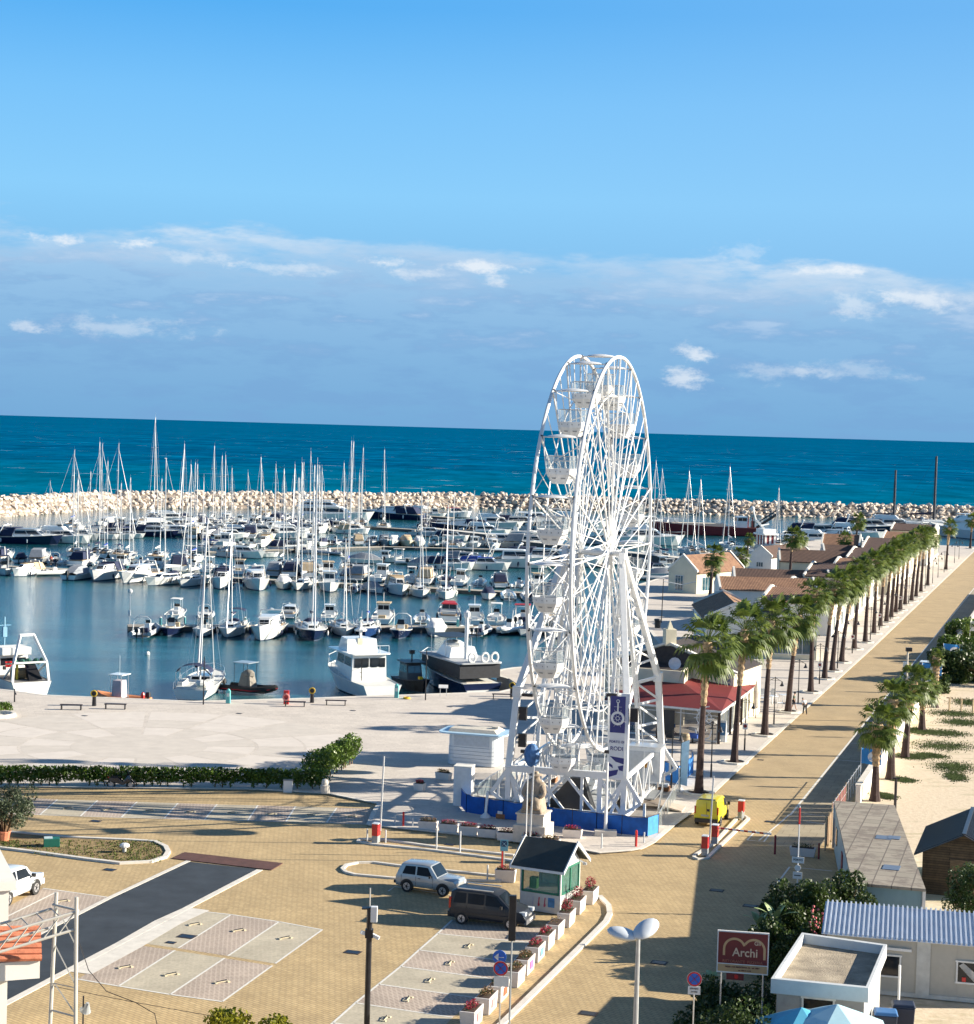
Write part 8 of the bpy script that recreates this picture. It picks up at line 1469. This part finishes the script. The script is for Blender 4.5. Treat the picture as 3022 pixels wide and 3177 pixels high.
# people on the promenade
skin_m = pmat('skin', (.42, .24, .16), .6)
def person(x, y, rz_, lab, shirt, trousers, hat=None, bend=0.0, step=.2, shorts=False, h=1.72):
    r_ = T('person', G(x, y, PZ), rz_, lab, 'person'); k = h / 1.72; b = bend
    def P_(px, py, pz): 
        if pz > .95: d = pz - .95; py -= d * math.sin(b); pz = .95 + d * math.cos(b)
        return (px * k, py * k, pz * k)
    vs = [P_(0, 0, .95), P_(0, 0, 1.15), P_(0, -.01, 1.38), P_(0, -.01, 1.50), P_(0, -.03, 1.62), P_(.19, 0, 1.40), P_(.25, .04, 1.13), P_(.23, -.08, .90), P_(.24, -.10, .82), P_(-.19, 0, 1.40), P_(-.25, -.04, 1.13), P_(-.23, -.14, .92), P_(-.23, -.18, .84), P_(.09, 0, .90), P_(.10, -step * .5, .50), P_(.10, -step, .09), P_(.10, -step - .12, .05), P_(-.09, 0, .90), P_(-.10, step * .3, .50), P_(-.10, step, .10), P_(-.10, step - .12, .04)]
    ed = [(0, 1), (1, 2), (2, 3), (3, 4), (2, 5), (5, 6), (6, 7), (7, 8), (2, 9), (9, 10), (10, 11), (11, 12), (0, 13), (13, 14), (14, 15), (15, 16), (0, 17), (17, 18), (18, 19), (19, 20)]
    rd_ = [.135, .13, .15, .055, .10, .06, .045, .035, .04, .06, .045, .035, .04, .09, .062, .045, .04, .09, .062, .045, .04]
    skin_fig('body', vs, ed, [q * k for q in rd_], skin_m, r_, (0, 0, 0), 1)
    skin_fig('shirt', [vs[0], vs[1], vs[2], vs[5], vs[6], vs[9], vs[10]], [(0, 1), (1, 2), (2, 3), (3, 4), (2, 5), (5, 6)], [.15, .15, .165, .08, .065, .08, .065], shirt, r_, (0, 0, 0), 1)
    if shorts: ee = [vs[0], vs[13], vs[14], vs[17], vs[18]]; skin_fig('shorts', ee, [(0, 1), (1, 2), (0, 3), (3, 4)], [.15, .11, .09, .11, .09], trousers, r_, (0, 0, 0), 1)
    else: ee = [vs[0], vs[13], vs[14], vs[15], vs[17], vs[18], vs[19]]; skin_fig('trousers', ee, [(0, 1), (1, 2), (2, 3), (0, 4), (4, 5), (5, 6)], [.15, .11, .08, .065, .11, .08, .065], trousers, r_, (0, 0, 0), 1)
    hd = Vector(vs[4]); m = MB(); m.ball(hd + Vector((0, .02, .03)), (.095, .105, .11), 8, 6); m.build('hair', hat or pmat('grey_hair', (.25, .22, .2), .8), r_)
    if hat: m = MB(); m.lathe(hd + Vector((0, 0, .06)), [(.19, 0), (.18, .02), (.1, .03), (.09, .1), (.01, .12)], 10); m.build('hat', hat, r_)
person(2462, 2203, R_(70), 'person in dark hat, green grey top and dark shorts walking past a palm', pmat('shirt_green', (.12, .16, .12), .8), pmat('shorts_dark', (.02, .02, .03), .8), black, .1, .22, True)
person(2497, 2218, R_(200), 'stooping person in white shirt and black trousers at the kerb', pmat('shirt_white', (.7, .7, .7), .8), pmat('trousers_black', (.015, .015, .02), .8), None, .75, .18)
person(158, 1738 + 15, R_(10), 'person in red jacket standing among the boats of the second pontoon', pmat('jacket_red', (.5, .06, .04), .8), black, None, 0, .1)
# planters with flowers
flower = leaf_mat('red_petals', (.30, .01, .04), (.60, .03, .08), .3); flower2 = leaf_mat('dry_leaves', (.16, .08, .03), (.30, .16, .06), .2)
def planter(x, y, rz_, lab, L=1.0, fm=flower, gm=leaf_b, z=0, n=160, grp='white flower boxes', w=.55, sticker=None, hs=.22, ht=.52):
    r_ = T('flower_box', G(x, y, z), rz_, lab, 'flower box', grp); m = MB(); m.box((0, 0, ht / 2), (w * .86, L * .9, ht), taper=1.12); m.build('box', pmat('planter_white', (.66, .61, .57), .6, var=.06, dirt=.2, scale=3), r_, bevel=.015); m = MB(); m.box((0, 0, ht + .003), (w * .82, L * .86, .03)); m.build('soil', pmat('dark_soil', (.06, .035, .025), .95), r_)
    r = random.Random(int(x + y)); m = MB(); leaves(m, r, (0, 0, ht + hs * .4), (w * .42, L * .45, hs * .7), n, .05); m.build('leaves', gm, r_, fix=False); m = MB(); leaves(m, r, (0, 0, ht + hs * .7), (w * .42, L * .45, hs * .6), n, .045); m.build('flowers', fm, r_, fix=False)
    if sticker: m = MB(); m.box((w * .5 + .0, 0, ht * .55), (.012, L * .4, ht * .5)); m.build('sticker', pmat('sticker_%s' % sticker[0], sticker[1], .5), r_)
PR = [(1830, 2798, 'highest flower box at the booth corner, full of dark red flowers'), (1790, 2828, 'flower box beside the booth with the brightest crimson flowers'), (1757, 2868, 'third flower box below the booth, with thin red flowers'), (1722, 2905, 'fourth flower box below the booth, nearly bare'), (1692, 2938, 'fifth flower box below the booth, with flat dark red plants'), (1660, 2975, 'sixth flower box of the row, with blue sticker'), (1627, 3015, 'seventh flower box, brown plants, just right of the traffic sign'), (1597, 3052, 'eighth flower box, close right of the traffic sign pole'), (1545, 3098, 'ninth flower box, with orange red sticker behind the sign pole'), (1508, 3135, 'tenth flower box, with small red sticker'), (1462, 3178, 'last flower box cut by the lower edge of the picture')]
for i, (x, y, l) in enumerate(PR):
    planter(x, y, -RA + R_(2), l, 1.45, flower if i in (0, 1, 2, 4, 5, 10) else flower2, leaf_b, 0, 30 if i == 3 else 260 if i < 3 else 150, w=.72, ht=.75, hs=.5 if i < 3 else .22, sticker={5: ('a', (.15, .4, .55)), 6: ('c', (.5, .15, .4)), 8: ('b', (.6, .12, .06)), 9: ('d', (.6, .3, .3)), 10: ('e', (.6, .3, .3))}.get(i))
for i, (x, y, l) in enumerate([(1328, 2572, 'leftmost flower box of the kerb row, dark leaves only'), (1392, 2580, 'second flower box of the kerb row, small red flowers'), (1454, 2588, 'third flower box of the kerb row, hanging red flowers'), (1512, 2596, 'fourth flower box of the kerb row'), (1572, 2607, 'fifth flower box of the kerb row, at the pedestal corner'), (1650, 2618, 'sixth flower box of the kerb row, before the statue pedestal'), (1707, 2628, 'seventh flower box of the kerb row, thin withered flowers'), (1776, 2598, 'single low flower box right of the statue pedestal')]):
    planter(x, y, R_(78), l, 1.25, flower if i not in (0, 6) else flower2, leaf_b, PZ, 140, 'white flower boxes') if True else None
planter(1302, 2452, R_(70), 'small square flower box with red flowers alone on the striped deck', .75, flower, leaf_b, PZ, 160, w=.7); planter(1376, 2418, R_(60), 'dark planted box behind the tall white cabinet', 1.2, flower2, leaf_b, PZ, 160); planter(1568, 2735, R_(80), 'grey flower box left of the booth, behind the van', 1.2, flower, leaf_b, 0, 120, ht=.7)
planter(2490, 2655, R_(75), 'long grey trough with dark shrub in the shaded road', 1.6, leaf_b, leaf_b, 0, 120)
# quay furniture
for i, (x, y, l) in enumerate([(221, 2202, 'dark bench nearest the trawler on the plaza edge'), (358, 2200, 'dark bench in front of the orange inflatable'), (915, 2192, 'dark bench between the lifebuoy post and horn post'), (1042, 2188, 'dark bench in front of the white wheelhouse boat'), (1558, 2168, 'dark bench near the round jetty, left of the big wheel')]):
    r_ = T('bench', G(x, y, PZ), R_(2), l, 'bench', 'dark benches along the quay'); m = MB(); [m.box((0, -.16 + k * .16, .45), (1.95, .13, .06)) for k in range(3)]; m.build('seat', pmat('bench_brown', (.045, .03, .03), .6), r_)
    for s_ in (-1, 1): m = MB(); m.box((s_ * .85, 0, .21), (.08, .42, .42)); m.build('leg', dark_metal, r_)
ylw = pmat('horn_yellow', (.65, .42, .03), .5)
for x, y, l in ((292, 2190, 'black post with yellow ringed drum between two benches'), (968, 2180, 'black post with yellow ringed drum right of the lifebuoy post'), (1588, 2162, 'black post with yellow ringed drum beside the round jetty')):
    r_ = T('mooring_post', G(x, y, PZ), 0, l, 'post', 'yellow ringed posts on the quay'); m = MB(); m.tube([(0, 0, 0), (0, 0, .95)], [.2, .17], 8); m.build('post', dark_metal, r_); m = MB(); m.tube([(0, .15, 1.15), (0, -.2, 1.15)], .3, 12); m.build('drum', dark_metal, r_); m = MB(); m.tube([(.26 * math.cos(k * .524), -.22, 1.15 + .26 * math.sin(k * .524)) for k in range(13)], .06, 5); m.build('yellow_ring', ylw, r_)
r_ = T('lifebuoy_post', G(888, 2185, PZ), 0, 'red box with red and white lifebuoy on the quay edge', 'lifebuoy'); m = MB(); m.box((0, 0, .65), (.5, .3, 1.3)); m.build('box', red_paint, r_, bevel=.04); m = MB(); m.tube([(.27 * math.cos(k * .524), -.24, .7 + .27 * math.sin(k * .524)) for k in range(13)], .09, 6); m.build('lifebuoy', pmat('buoy_pink', (.7, .25, .22), .5), r_)
tq = pmat('turquoise_plastic', (.12, .42, .42), .5)
for x, y, l in ((708, 2182, 'turquoise service post beside the white ketch'), (1230, 2165, 'turquoise service post beside the white wheelhouse boat')): r_ = T('service_post', G(x, y, PZ), 0, l, 'service post', 'turquoise posts on the quay'); m = MB(); m.box((0, 0, .6), (.42, .42, 1.2), taper=.9); m.lathe((0, 0, 1.2), [(.2, 0), (.12, .12), (.01, .16)], 8); m.build('body', tq, r_, bevel=.05); m = MB(); m.box((0, -.22, .8), (.24, .03, .3)); m.build('socket_plate', pmat('post_white', (.6, .62, .6), .5), r_)
for i, (x, y) in enumerate([(572, 1938), (498, 1940), (1118, 1940), (1420, 1944), (760, 1940), (1456, 1836), (1230, 1826), (395, 1772), (1210, 1690)]): r_ = T('service_post', G(x, y, -.85), 0, 'small turquoise service post on a pontoon, %s' % ['right of the first inflatable', 'left end of nearest pontoon', 'beside the blue hulled sailboat', 'near the red canopied cruiser', 'beside the navy canopied sailboat', 'right of the two white sailboats', 'middle of the second pontoon', 'left part of the second pontoon', 'on the third pontoon'][i], 'service post', 'turquoise posts on the pontoons'); m = MB(); m.box((0, 0, .5), (.34, .34, 1.0), taper=.9); m.build('body', tq, r_); m = MB(); m.lathe((0, 0, 1.0), [(.17, 0), (.1, .12), (.01, .14)], 8); m.build('cap', white_canvas, r_)
r_ = T('information_stand', G(1375, 2162, PZ), 0, 'small white tilted information stand at the quay edge', 'sign'); m = MB(); m.loft([[(-.45, -.2, .85), (.45, -.2, .85), (.45, .2, 1.1), (-.45, .2, 1.1)], [(-.45, -.2, .9), (.45, -.2, .9), (.45, .2, 1.15), (-.45, .2, 1.15)]]); m.build('panel', white_canvas, r_); m = MB(); m.tube([(-.3, 0, 0), (-.3, 0, .95)], .03, 5); m.tube([(.3, 0, 0), (.3, 0, .95)], .03, 5); m.build('legs', alu, r_)
r_ = T('hose', G(1262, 2168, PZ), 0, 'coiled yellow hose on the quay beside the turquoise post', 'hose'); m = MB(); [m.tube([(.35 * math.cos(k * .5) * (1 - j * .12), .35 * math.sin(k * .5) * (1 - j * .12), .04 + j * .05) for k in range(14)], .04, 5) for j in range(3)]; m.build('coil', ylw, r_)
for x, y, h, l in ((631, 2186, 4.4, 'dark lamp post with one slanted arm before the white ketch'), (1320, 2172, 4.8, 'slim grey green pole beside the big black boat'), (45, 2178, 1.2, 'short dark mooring stand beside the trawler')):
    r_ = T('quay_pole', G(x, y, PZ), 0, l, 'pole'); m = MB(); m.tube([(0, 0, 0), (.0, 0, h)], [.07, .05], 6); m.build('pole', dark_metal, r_)
    m = MB(); m.tube([(0, 0, h * .75), (.7 if h > 4.2 else .2, -.3, h * .62)] if h < 4.6 else [(0, 0, h - .5), (.1, -.1, h - .9)], .06, 5); m.build('arm', dark_metal, r_)
r_ = T('harbour_light', G(402, 1937, -.85), 0, 'white round light on a thin pole at the left end of the nearest pontoon', 'lamp'); m = MB(); m.tube([(0, 0, 0), (0, 0, 4.2)], .05, 6); m.mi = 1; m.box((-.05, -.05, 1.5), (.3, .2, .7)); m.build('pole', [alu, white_paint], r_); m = MB(); m.ball((0, 0, 4.35), (.32, .2, .32)); m.build('light_head', white_canvas, r_)
r_ = T('street_lamp', G(2052, 1932, PZ), 0, 'dark lamp post on the inner quay square with a thin white arm', 'street lamp'); m = MB(); m.tube([(0, 0, 0), (.1, 0, 6.0)], [.08, .05], 6); m.build('pole', dark_metal, r_); m = MB(); m.tube([(.1, 0, 5.7), (2.6, 0, 5.3), (4.6, 0, 5.8)], .05, 5); m.build('arm', white_paint, r_)
r_ = T('litter_bin', G(2040, 1948, PZ), 0, 'black round litter bin at the foot of the inner quay lamp', 'litter bin'); m = MB(); m.lathe((0, 0, 0), [(.38, 0), (.42, .9), (.5, 1.0), (.46, 1.2), (.1, 1.25)], 10); m.build('body', black, r_); m = MB(); m.tube([(.47 * math.cos(k * .63), .47 * math.sin(k * .63), 1.0) for k in range(11)], .04, 4); m.build('rim', dark_metal, r_)
# round marker stone and white utility box by the hedge
m = MB(); m.lathe((0, 0, 0), [(.34, 0), (.34, .55), (.24, .62), (.26, .72), (.2, .95), (.02, 1.02)], 12); tag(m.build('stone_marker', stone, loc=G(1008, 2460, PZ)), 'rounded pale stone marker at the end of the hedge', 'stone marker')
r_ = T('utility_box', G(893, 2458, 0), 0, 'small white utility box in front of the long hedge', 'utility box'); m = MB(); m.box((0, 0, .42), (.62, .35, .84)); m.build('body', white_paint, r_, bevel=.02); m = MB(); m.box((0, 0, .87), (.68, .4, .06)); m.build('lid', hull_grey, r_)
r_ = T('cable_box', G(160, 2625, .06), R_(15), 'low dark green box with pale lid on the soil island', 'utility box'); m = MB(); m.box((0, 0, .25), (.95, .7, .5)); m.build('body', pmat('box_green', (.01, .13, .09), .5), r_, bevel=.02); m = MB(); m.box((-.2, 0, .52), (.5, .5, .05)); m.build('lid', pmat('lid_pale', (.5, .6, .62), .5), r_)
r_ = T('ground_light', G(386, 2644, .06), R_(20), 'small white round headed ground light on the soil island', 'lamp'); m = MB(); m.tube([(0, 0, 0), (0, 0, .35)], .12, 8); m.build('stem', concrete, r_); m = MB(); m.lathe((0, 0, .34), [(.3, 0), (.3, .12), (.18, .2), (.01, .22)], 10); m.build('head', white_paint, r_)
# parking locks on the bays
pk = pmat('lock_cream', (.60, .52, .36), .6); lk = []
for (a, b_, t) in [((1380, 2876), (1530, 2890), 0)] + [(rowB[i][0], rowB[i][1], i) for i in range(1, 6)]:
    if t == 0: continue
    nb = rowB[t + 1]; c0 = lerp(a, nb[0], .5); c1 = lerp(b_, nb[1], .5); lk.append(lerp(c0, c1, .42))
for i in range(3):
    for j in range(2):
        A_, B2 = cols[i], cols[i + 1]; t = .17 if j == 0 else .78; lk.append(lerp(lerp(A_[0], A_[1], t), lerp(B2[0], B2[1], t), .55))
for i in range(1, 10): lk.append(lerp(lerp(tops[i], tops[i + 1], .5), lerp(bots[i], bots[i + 1], .5), .55))
lk += [(195, 2797)]
for i, q in enumerate(lk):
    w = ['row beside the white flower boxes', 'six bay block beside the dark ramp', 'row along the hedge', 'pink bay near the white off-road car'][0 if i < 5 else 1 if i < 11 else 2 if i < 20 else 3]; k = i if i < 5 else i - 5 if i < 11 else i - 11
    r_ = T('parking_lock', G(*q), RA * -1 + R_(90) if i < 5 else R_(30), 'folding cream parking lock, %s in the %s' % (ordn(k), w) if i < 20 else 'folding cream parking lock in the pink bay near the white off-road car', 'parking lock', 'folding parking locks'); m = MB(); m.beam((-.35, 0, .05), (.35, 0, .05), .06, .05); [m.box((s_ * .38, 0, .04), (.14, .34, .07)) for s_ in (-1, 1)]; m.build('frame', pk, r_); m = MB(); m.beam((-.33, -.03, .10), (.33, .06, .12), .04, .04); m.build('bar', dark_metal, r_); r_.scale = (.8, .8, .8)
# steel truss, white house corner with clay eaves at the lower left, cable
tr = T('truss_tower', G(190, 3420) , 0, 'white lattice truss tower and beam beside the clay tiled eaves, lower left', 'truss'); o = tr.location; wt = pmat('truss_white', (.50, .48, .43), .5, var=.1, dirt=.2)
Yt = o.y; pA0, pA1 = ZY(157, 3177, Yt + .6), ZY(175, 2768, Yt + .6); pB0, pB1 = ZY(237, 3177, Yt), ZY(237, 2783, Yt); dn = Vector((0, 0, 0))
def rel(p): return p - o
m = MB(); ax = rel(pA0); bx_ = rel(pB0); ta, tb_ = rel(pA1), rel(pB1); m.tube([(ax.x - .1, ax.y, 0), ta], .075, 8); m.tube([(bx_.x, bx_.y, 0), tb_], .075, 8); m.build('mast', wt, tr)
m = MB(); zs = [rel(ZY(200, y, Yt)).z for y in (2820, 2945, 3065, 3150)]
for i in range(3): a = Vector((ax.x + (ta.x - ax.x) * .8, ax.y, zs[i])); b = Vector((bx_.x, bx_.y, zs[i + 1])); m.tube([a, b], .032, 4) ; c = Vector((ax.x, ax.y, zs[i + 1])); m.tube([b, c], .02, 4) if i == 1 else None
m.tube([(ax.x, ax.y, zs[3]), (bx_.x, bx_.y, zs[3] - .05)], .04, 5); m.tube([(ax.x, ax.y, zs[0]), (bx_.x, bx_.y, zs[0] - .05)], .05, 6); m.build('brace', wt, tr)
m = MB(); q = [rel(ZY(160, 2820, Yt + .6)), rel(ZY(232, 2830, Yt)), rel(ZY(228, 2885, Yt)), rel(ZY(150, 2880, Yt + .6))]; back = Vector((-2.6, -1.2, -.62))
for p in q: m.tube([p, p + back], .055, 6)
for k in range(5):
    for i, j in ((0, 1), (1, 2)): m.tube([q[i] + back * k / 5, q[j] + back * (k + 1) / 5], .028, 4)
m.build('horizontal_truss', wt, tr)
hs = T('white_house', Vector((-22.4, 70, 0)), R_(21), 'white house corner with orange clay tile eaves at the lower left edge', 'building')
yh = 70.0; pr_ = ZY(20, 2890, yh); pw_ = ZY(0, 2790, yh); 
m = MB(); hx = ZY(12, 3150, yh).x + 22.4; zt_ = ZY(0, 2788, yh).z; m.box((hx - 3, 3, zt_ / 2), (6, 6, zt_)); xe = ZY(96, 3000, yh - .5).x + 22.4; z_e = ZY(50, 2995, yh - .5).z
m.build('wall', whitewall, hs); m = MB(); m.box((hx - 3 + .12, 3, zt_ + .1), (6.3, 6.3, .35)); m.build('coping', whitewall, hs)
z_r0, z_r1 = ZY(60, 2945, yh - 1).z, ZY(0, 3030, yh - 1).z; m = MB(); m.box((xe - 1.3, -.6, z_r1 - .25), (2.5, 1.2, .7)); m.build('eaves_soffit', whitewall, hs)
m = MB()
for k in range(6):
    y = -.05 - k * .24; m.tube([(xe - 2.8, y, z_r0 + .12 - k * .16), (xe + .1 - k * .02, y, z_r0 - .05 - k * .16)], .13, 8)
m.build('roof_tiles', terracotta, hs, smooth=True)
m = MB(); p = [ZY(238, 2900, 74), ZY(275, 3010, 74), ZY(330, 3075, 74), ZY(420, 3110, 74), ZY(480, 3145, 74), ZY(492, 3200, 74)]; o = p[0].copy(); m.tube([q - o for q in p], .018, 5); tag(m.build('hanging_cable', dark_metal, loc=o), 'loose dark cable sagging from the white truss over the paving', 'cable')
m = MB(); p = [ZY(165, 3060, 74), ZY(420, 3110, 74), ZY(700, 3160, 74), ZY(900, 3210, 74)]; o = p[0].copy(); m.tube([q - o for q in p], .012, 4); tag(m.build('hanging_cable', dark_metal, loc=o), 'straight thin wire stretched from the truss towards the yellow green tree', 'cable')
r_ = T('floodlight', ZY(255, 3300, 74) , 0, 'grey floodlight on a dark post beside the white truss', 'floodlight'); r_.location.z = 0; zf = ZY(255, 3090, 74).z; m = MB(); m.tube([(0, 0, 0), (0, 0, zf)], .035, 6); m.build('post', dark_metal, r_); m = MB(); m.lathe((0, 0, 0), [(.06, 0), (.1, .1), (.22, .38), (.24, .4)], 12); o = m.build('lamp_head', hull_grey, r_, loc=(.18, 0, zf - .28)); o.rotation_euler = (R_(200), R_(20), 0)
# promenade clutter: parasols, barrels, tables and chairs, anchor, wheel barrow ring, flags
pc = pmat('parasol_cloth', (.60, .52, .44), .8, bump=.4)
r_ = T('parasol', G(2344, 2228, PZ), 0, 'closed cream parasol standing beyond the restaurant canopy', 'parasol'); m = MB(); m.tube([(0, 0, 0), (0, 0, 3.4)], .035, 6); m.build('pole', wood, r_); m = MB(); m.lathe((0, 0, .9), [(.12, 0), (.3, .2), (.22, 1.0), (.28, 1.5), (.14, 2.1), (.03, 2.6)], 8); m.build('cloth', pc, r_)
for x, y, l in ((2343, 2210, 'brown wooden barrel beside the closed parasol'), (2126, 2312, 'pale wooden barrel at the restaurant corner behind the second lamp')): r_ = T('barrel', G(x, y, PZ), 0, l, 'barrel'); m = MB(); m.lathe((0, 0, 0), [(.30, 0), (.38, .3), (.40, .5), (.38, .7), (.30, 1.0)], 12); m.build('staves', pmat('barrel_brown', (.17, .06, .03), .7) if x > 2200 else pmat('barrel_pale', (.33, .25, .15), .7), r_, smooth=True); m = MB(); [m.tube([(q * math.cos(k * .524), q * math.sin(k * .524), z) for k in range(13)], .015, 4) for z, q in ((.25, .38), (.75, .385))]; m.build('hoop', dark_metal, r_)
for i, (x, y) in enumerate([(2365, 2170), (2395, 2182), (2420, 2195), (2372, 2188), (2400, 2168), (2432, 2178)]):
    r_ = T('garden_table' if i % 2 else 'garden_chair', G(x, y, PZ), i * .7, 'white plastic garden %s on the promenade before the shop, %s of the set' % ('table' if i % 2 else 'chair', ordn(i // 2)), 'garden table' if i % 2 else 'garden chair', 'white garden furniture')
    if i % 2: m = MB(); m.box((0, 0, .72), (.9, .9, .05)); m.build('tabletop', white_paint, r_); [MB().box((sx_ * .35, sy_ * .35, .35), (.06, .06, .7)).build('leg', white_paint, r_) for sx_ in (-1, 1) for sy_ in (-1, 1)]
    else: m = MB(); m.box((0, 0, .44), (.5, .5, .05)); m.build('seat', white_paint, r_); m = MB(); m.box((0, .24, .75), (.5, .04, .6)); m.build('backrest', white_paint, r_); [MB().box((sx_ * .2, sy_ * .2, .22), (.05, .05, .44)).build('leg', white_paint, r_) for sx_ in (-1, 1) for sy_ in (-1, 1)]
r_ = T('anchor_ornament', G(2182, 2305, PZ), R_(-10), 'white anchor and ship wheel ornament fixed before the first palm trunk', 'ornament'); m = MB(); m.tube([(0, 0, .2), (0, 0, 3.6)], .06, 6); m.tube([(-.7, 0, 1.1), (-.5, 0, .5), (0, 0, .25), (.5, 0, .5), (.7, 0, 1.1)], .07, 6); m.tube([(-.4, 0, 2.9), (.4, 0, 3.1)], .05, 5); m.build('anchor', white_paint, r_); m = MB(); [m.tube([(q * math.cos(k * .393), -.05, 2.1 + q * math.sin(k * .393)) for k in range(17)], .045, 5) for q in (.62, .28)]; [m.tube([(0, -.05, 2.1), (.85 * math.cos(k * .785), -.05, 2.1 + .85 * math.sin(k * .785))], .035, 4) for k in range(8)]; m.build('ship_wheel', white_paint, r_)
r_ = T('menu_stand', G(2238, 2300, PZ), R_(-20), 'A-frame menu board with blue sea picture beside the restaurant', 'sign'); m = MB(); m.loft([[(-.4, -.25, 0), (.4, -.25, 0), (.4, .25, 0), (-.4, .25, 0)], [(-.4, -.03, 1.8), (.4, -.03, 1.8), (.4, .03, 1.8), (-.4, .03, 1.8)]]); m.build('frame', white_paint, r_); m = MB(); m.add([(-.34, -.24, .55), (.34, -.24, .55), (.34, -.08, 1.6), (-.34, -.08, 1.6)], [(0, 1, 2, 3)]); m.build('picture', pmat('picture_blue', (.05, .15, .30), .5, var=.6, scale=4), r_)
fb = pmat('flag_blue', (.02, .22, .55), .6, var=.08); fw = pmat('flag_white', (.68, .70, .72), .6)
def flag(x, y, ytop, lab, logo=True, w=1.5, h=1.15, mat=fb, sgn=1):
    b_ = G(x, y); zt = ZY(x, ytop, b_.y).z; r_ = T('flag', b_, R_(-8), lab, 'flag'); m = MB(); m.tube([(0, 0, 0), (0, 0, zt)], .03, 6); m.build('pole', white_paint, r_); m = MB(); n = 10; vs = [(sgn * w * k / n, .12 * math.sin(k * .9), zt - .05 - j * h - .12 * (k / n)) for j in (0, 1) for k in range(n + 1)]; m.add(vs, [(k, k + 1, n + 2 + k, n + 1 + k) for k in range(n)]); f_ = m.build('cloth', mat, r_, fix=False)
    if logo:
        for yy in (-.14,): m = MB(); disc(m, (sgn * w * .58, yy, zt - h * .58), h * .34, .01, 18); lo_ = m.build('emblem', fw, f_); m = MB(); [m.tube([(sgn * w * .58 + h * (-.28 + .07 * q), yy - .03, zt - h * (.68 + .09 * j) + .03 * math.sin(q * 1.2)) for q in range(9)], .02, 4) for j in (0, 1)]; m.build('wave_mark', fb, lo_)
flag(2668, 2445, 2318, 'blue flag with white wave disc flying beside the parking strip wall')
flag(2858, 2150, 2055, 'second blue and white flag higher up along the parking strip', w=2.0, h=1.5); flag(2925, 2060, 1995, 'third blue and white flag at the black saloon car', w=2.2, h=1.6); flag(2775, 2290, 2190, 'pale blue and white flag half hidden by the second sand palm', w=1.5, mat=fw, logo=False, h=.9); flag(3008, 2000, 1925, 'white banner on a post at the right edge of the strip', logo=False, mat=fw, w=2.0, h=1.3)
b_ = G(2808, 2240); zt = ZY(2812, 2020, b_.y).z; r_ = T('floodlight_pole', b_, 0, 'tall pole with small boxes and dark floodlight along the parking strip', 'pole'); m = MB(); m.tube([(0, 0, 0), (0, 0, zt)], [.13, .09], 8); m.build('pole', pmat('pole_cream', (.55, .50, .42), .6), r_); m = MB(); m.box((.1, 0, zt + .15), (.55, .35, .35)); m.build('floodlight', dark_metal, r_); m = MB(); m.box((-.2, -.05, zt - 1.4), (.35, .3, .8)); m.box((.3, 0, zt - 2.4), (.7, .15, .2)); m.build('box', white_paint, r_)
m = MB(); m.tube([(0, 0, 0), (0, 0, 2.6)], .1, 6); m.beam((-.25, 0, 2.6), (.25, 0, 2.6), .1); tag(m.build('steel_post', dark_metal, loc=G(2776, 2530)), 'dark square topped steel post behind the long container', 'post')
r_ = T('blue_banner', G(2122, 2460, PZ), R_(-20), 'upright pale blue feather banner between the wheel fence and first palm', 'banner'); m = MB(); m.loft([[(-.3, 0, .6), (.2, 0, .5), (.2, .02, .5), (-.3, .02, .6)], [(-.3, 0, 3.6), (.3, 0, 3.9), (.3, .02, 3.9), (-.3, .02, 3.6)]]); m.build('cloth', pmat('banner_pale', (.30, .50, .68), .6), r_); m = MB(); m.tube([(-.32, 0, 0), (-.32, 0, 3.9)], .03, 5); m.build('pole', dark_metal, r_)
# bins and parasols at the lower right
dkb = pmat('bin_navy', (.012, .022, .05), .5)
for x, y, l in ((2800, 3200, 'large dark wheeled bin with domed lid behind the flat roofed hut'), (2745, 3225, 'smaller dark bin with bright blue lid at the lower edge')):
    r_ = T('wheeled_bin', G(x, y), R_(-8), l, 'bin'); m = MB(); m.box((0, 0, .6), (.85, .75, 1.1), taper=1.12); m.build('body', dkb, r_, bevel=.04); m = MB(); m.box((0, 0, 1.22), (1.05, .9, .14), taper=.85); m.build('lid', dkb if x > 2780 else pmat('lid_blue', (.04, .14, .34), .5), r_, bevel=.04); m = MB(); m.tube([(-.5, .4, .1), (.5, .4, .1)], .12, 8); m.build('wheels', rubber, r_)
ct_ = pmat('parasol_turquoise', (.10, .42, .60), .6, var=.06); ct2 = pmat('parasol_pale', (.45, .68, .75), .6, var=.06)
for x, y, R0, l, mt_ in ((2480, 3215, 2.0, 'turquoise parasol top in front of the flat roofed hut, left one', ct_), (2590, 3225, 2.1, 'pale turquoise pointed parasol top in front of the flat roofed hut', ct2)):
    b_ = G(x, y + 120); zt = ZY(x, 3130 if x < 2550 else 3120, b_.y).z; r_ = T('parasol', b_, .3, l, 'parasol', 'turquoise parasols'); m = MB(); m.lathe((0, 0, zt - .75), [(R0, 0), (R0 * .55, .38), (.04, .8)], 8); m.build('cloth', mt_, r_); m = MB(); m.tube([(0, 0, 0), (0, 0, zt)], .04, 6); m.build('pole', white_paint, r_)
# sound horn: mooring buoy in the basin
r_ = T('mooring_buoy', G(458, 2031, WZ), 0, 'small white mooring buoy afloat between pontoon and quay', 'buoy'); m = MB(); m.ball((0, 0, .12), .28); m.build('float', white_canvas, r_); m = MB(); m.tube([(0, 0, .35), (0, 0, .5)], .04, 5); m.build('ring', dark_metal, r_)
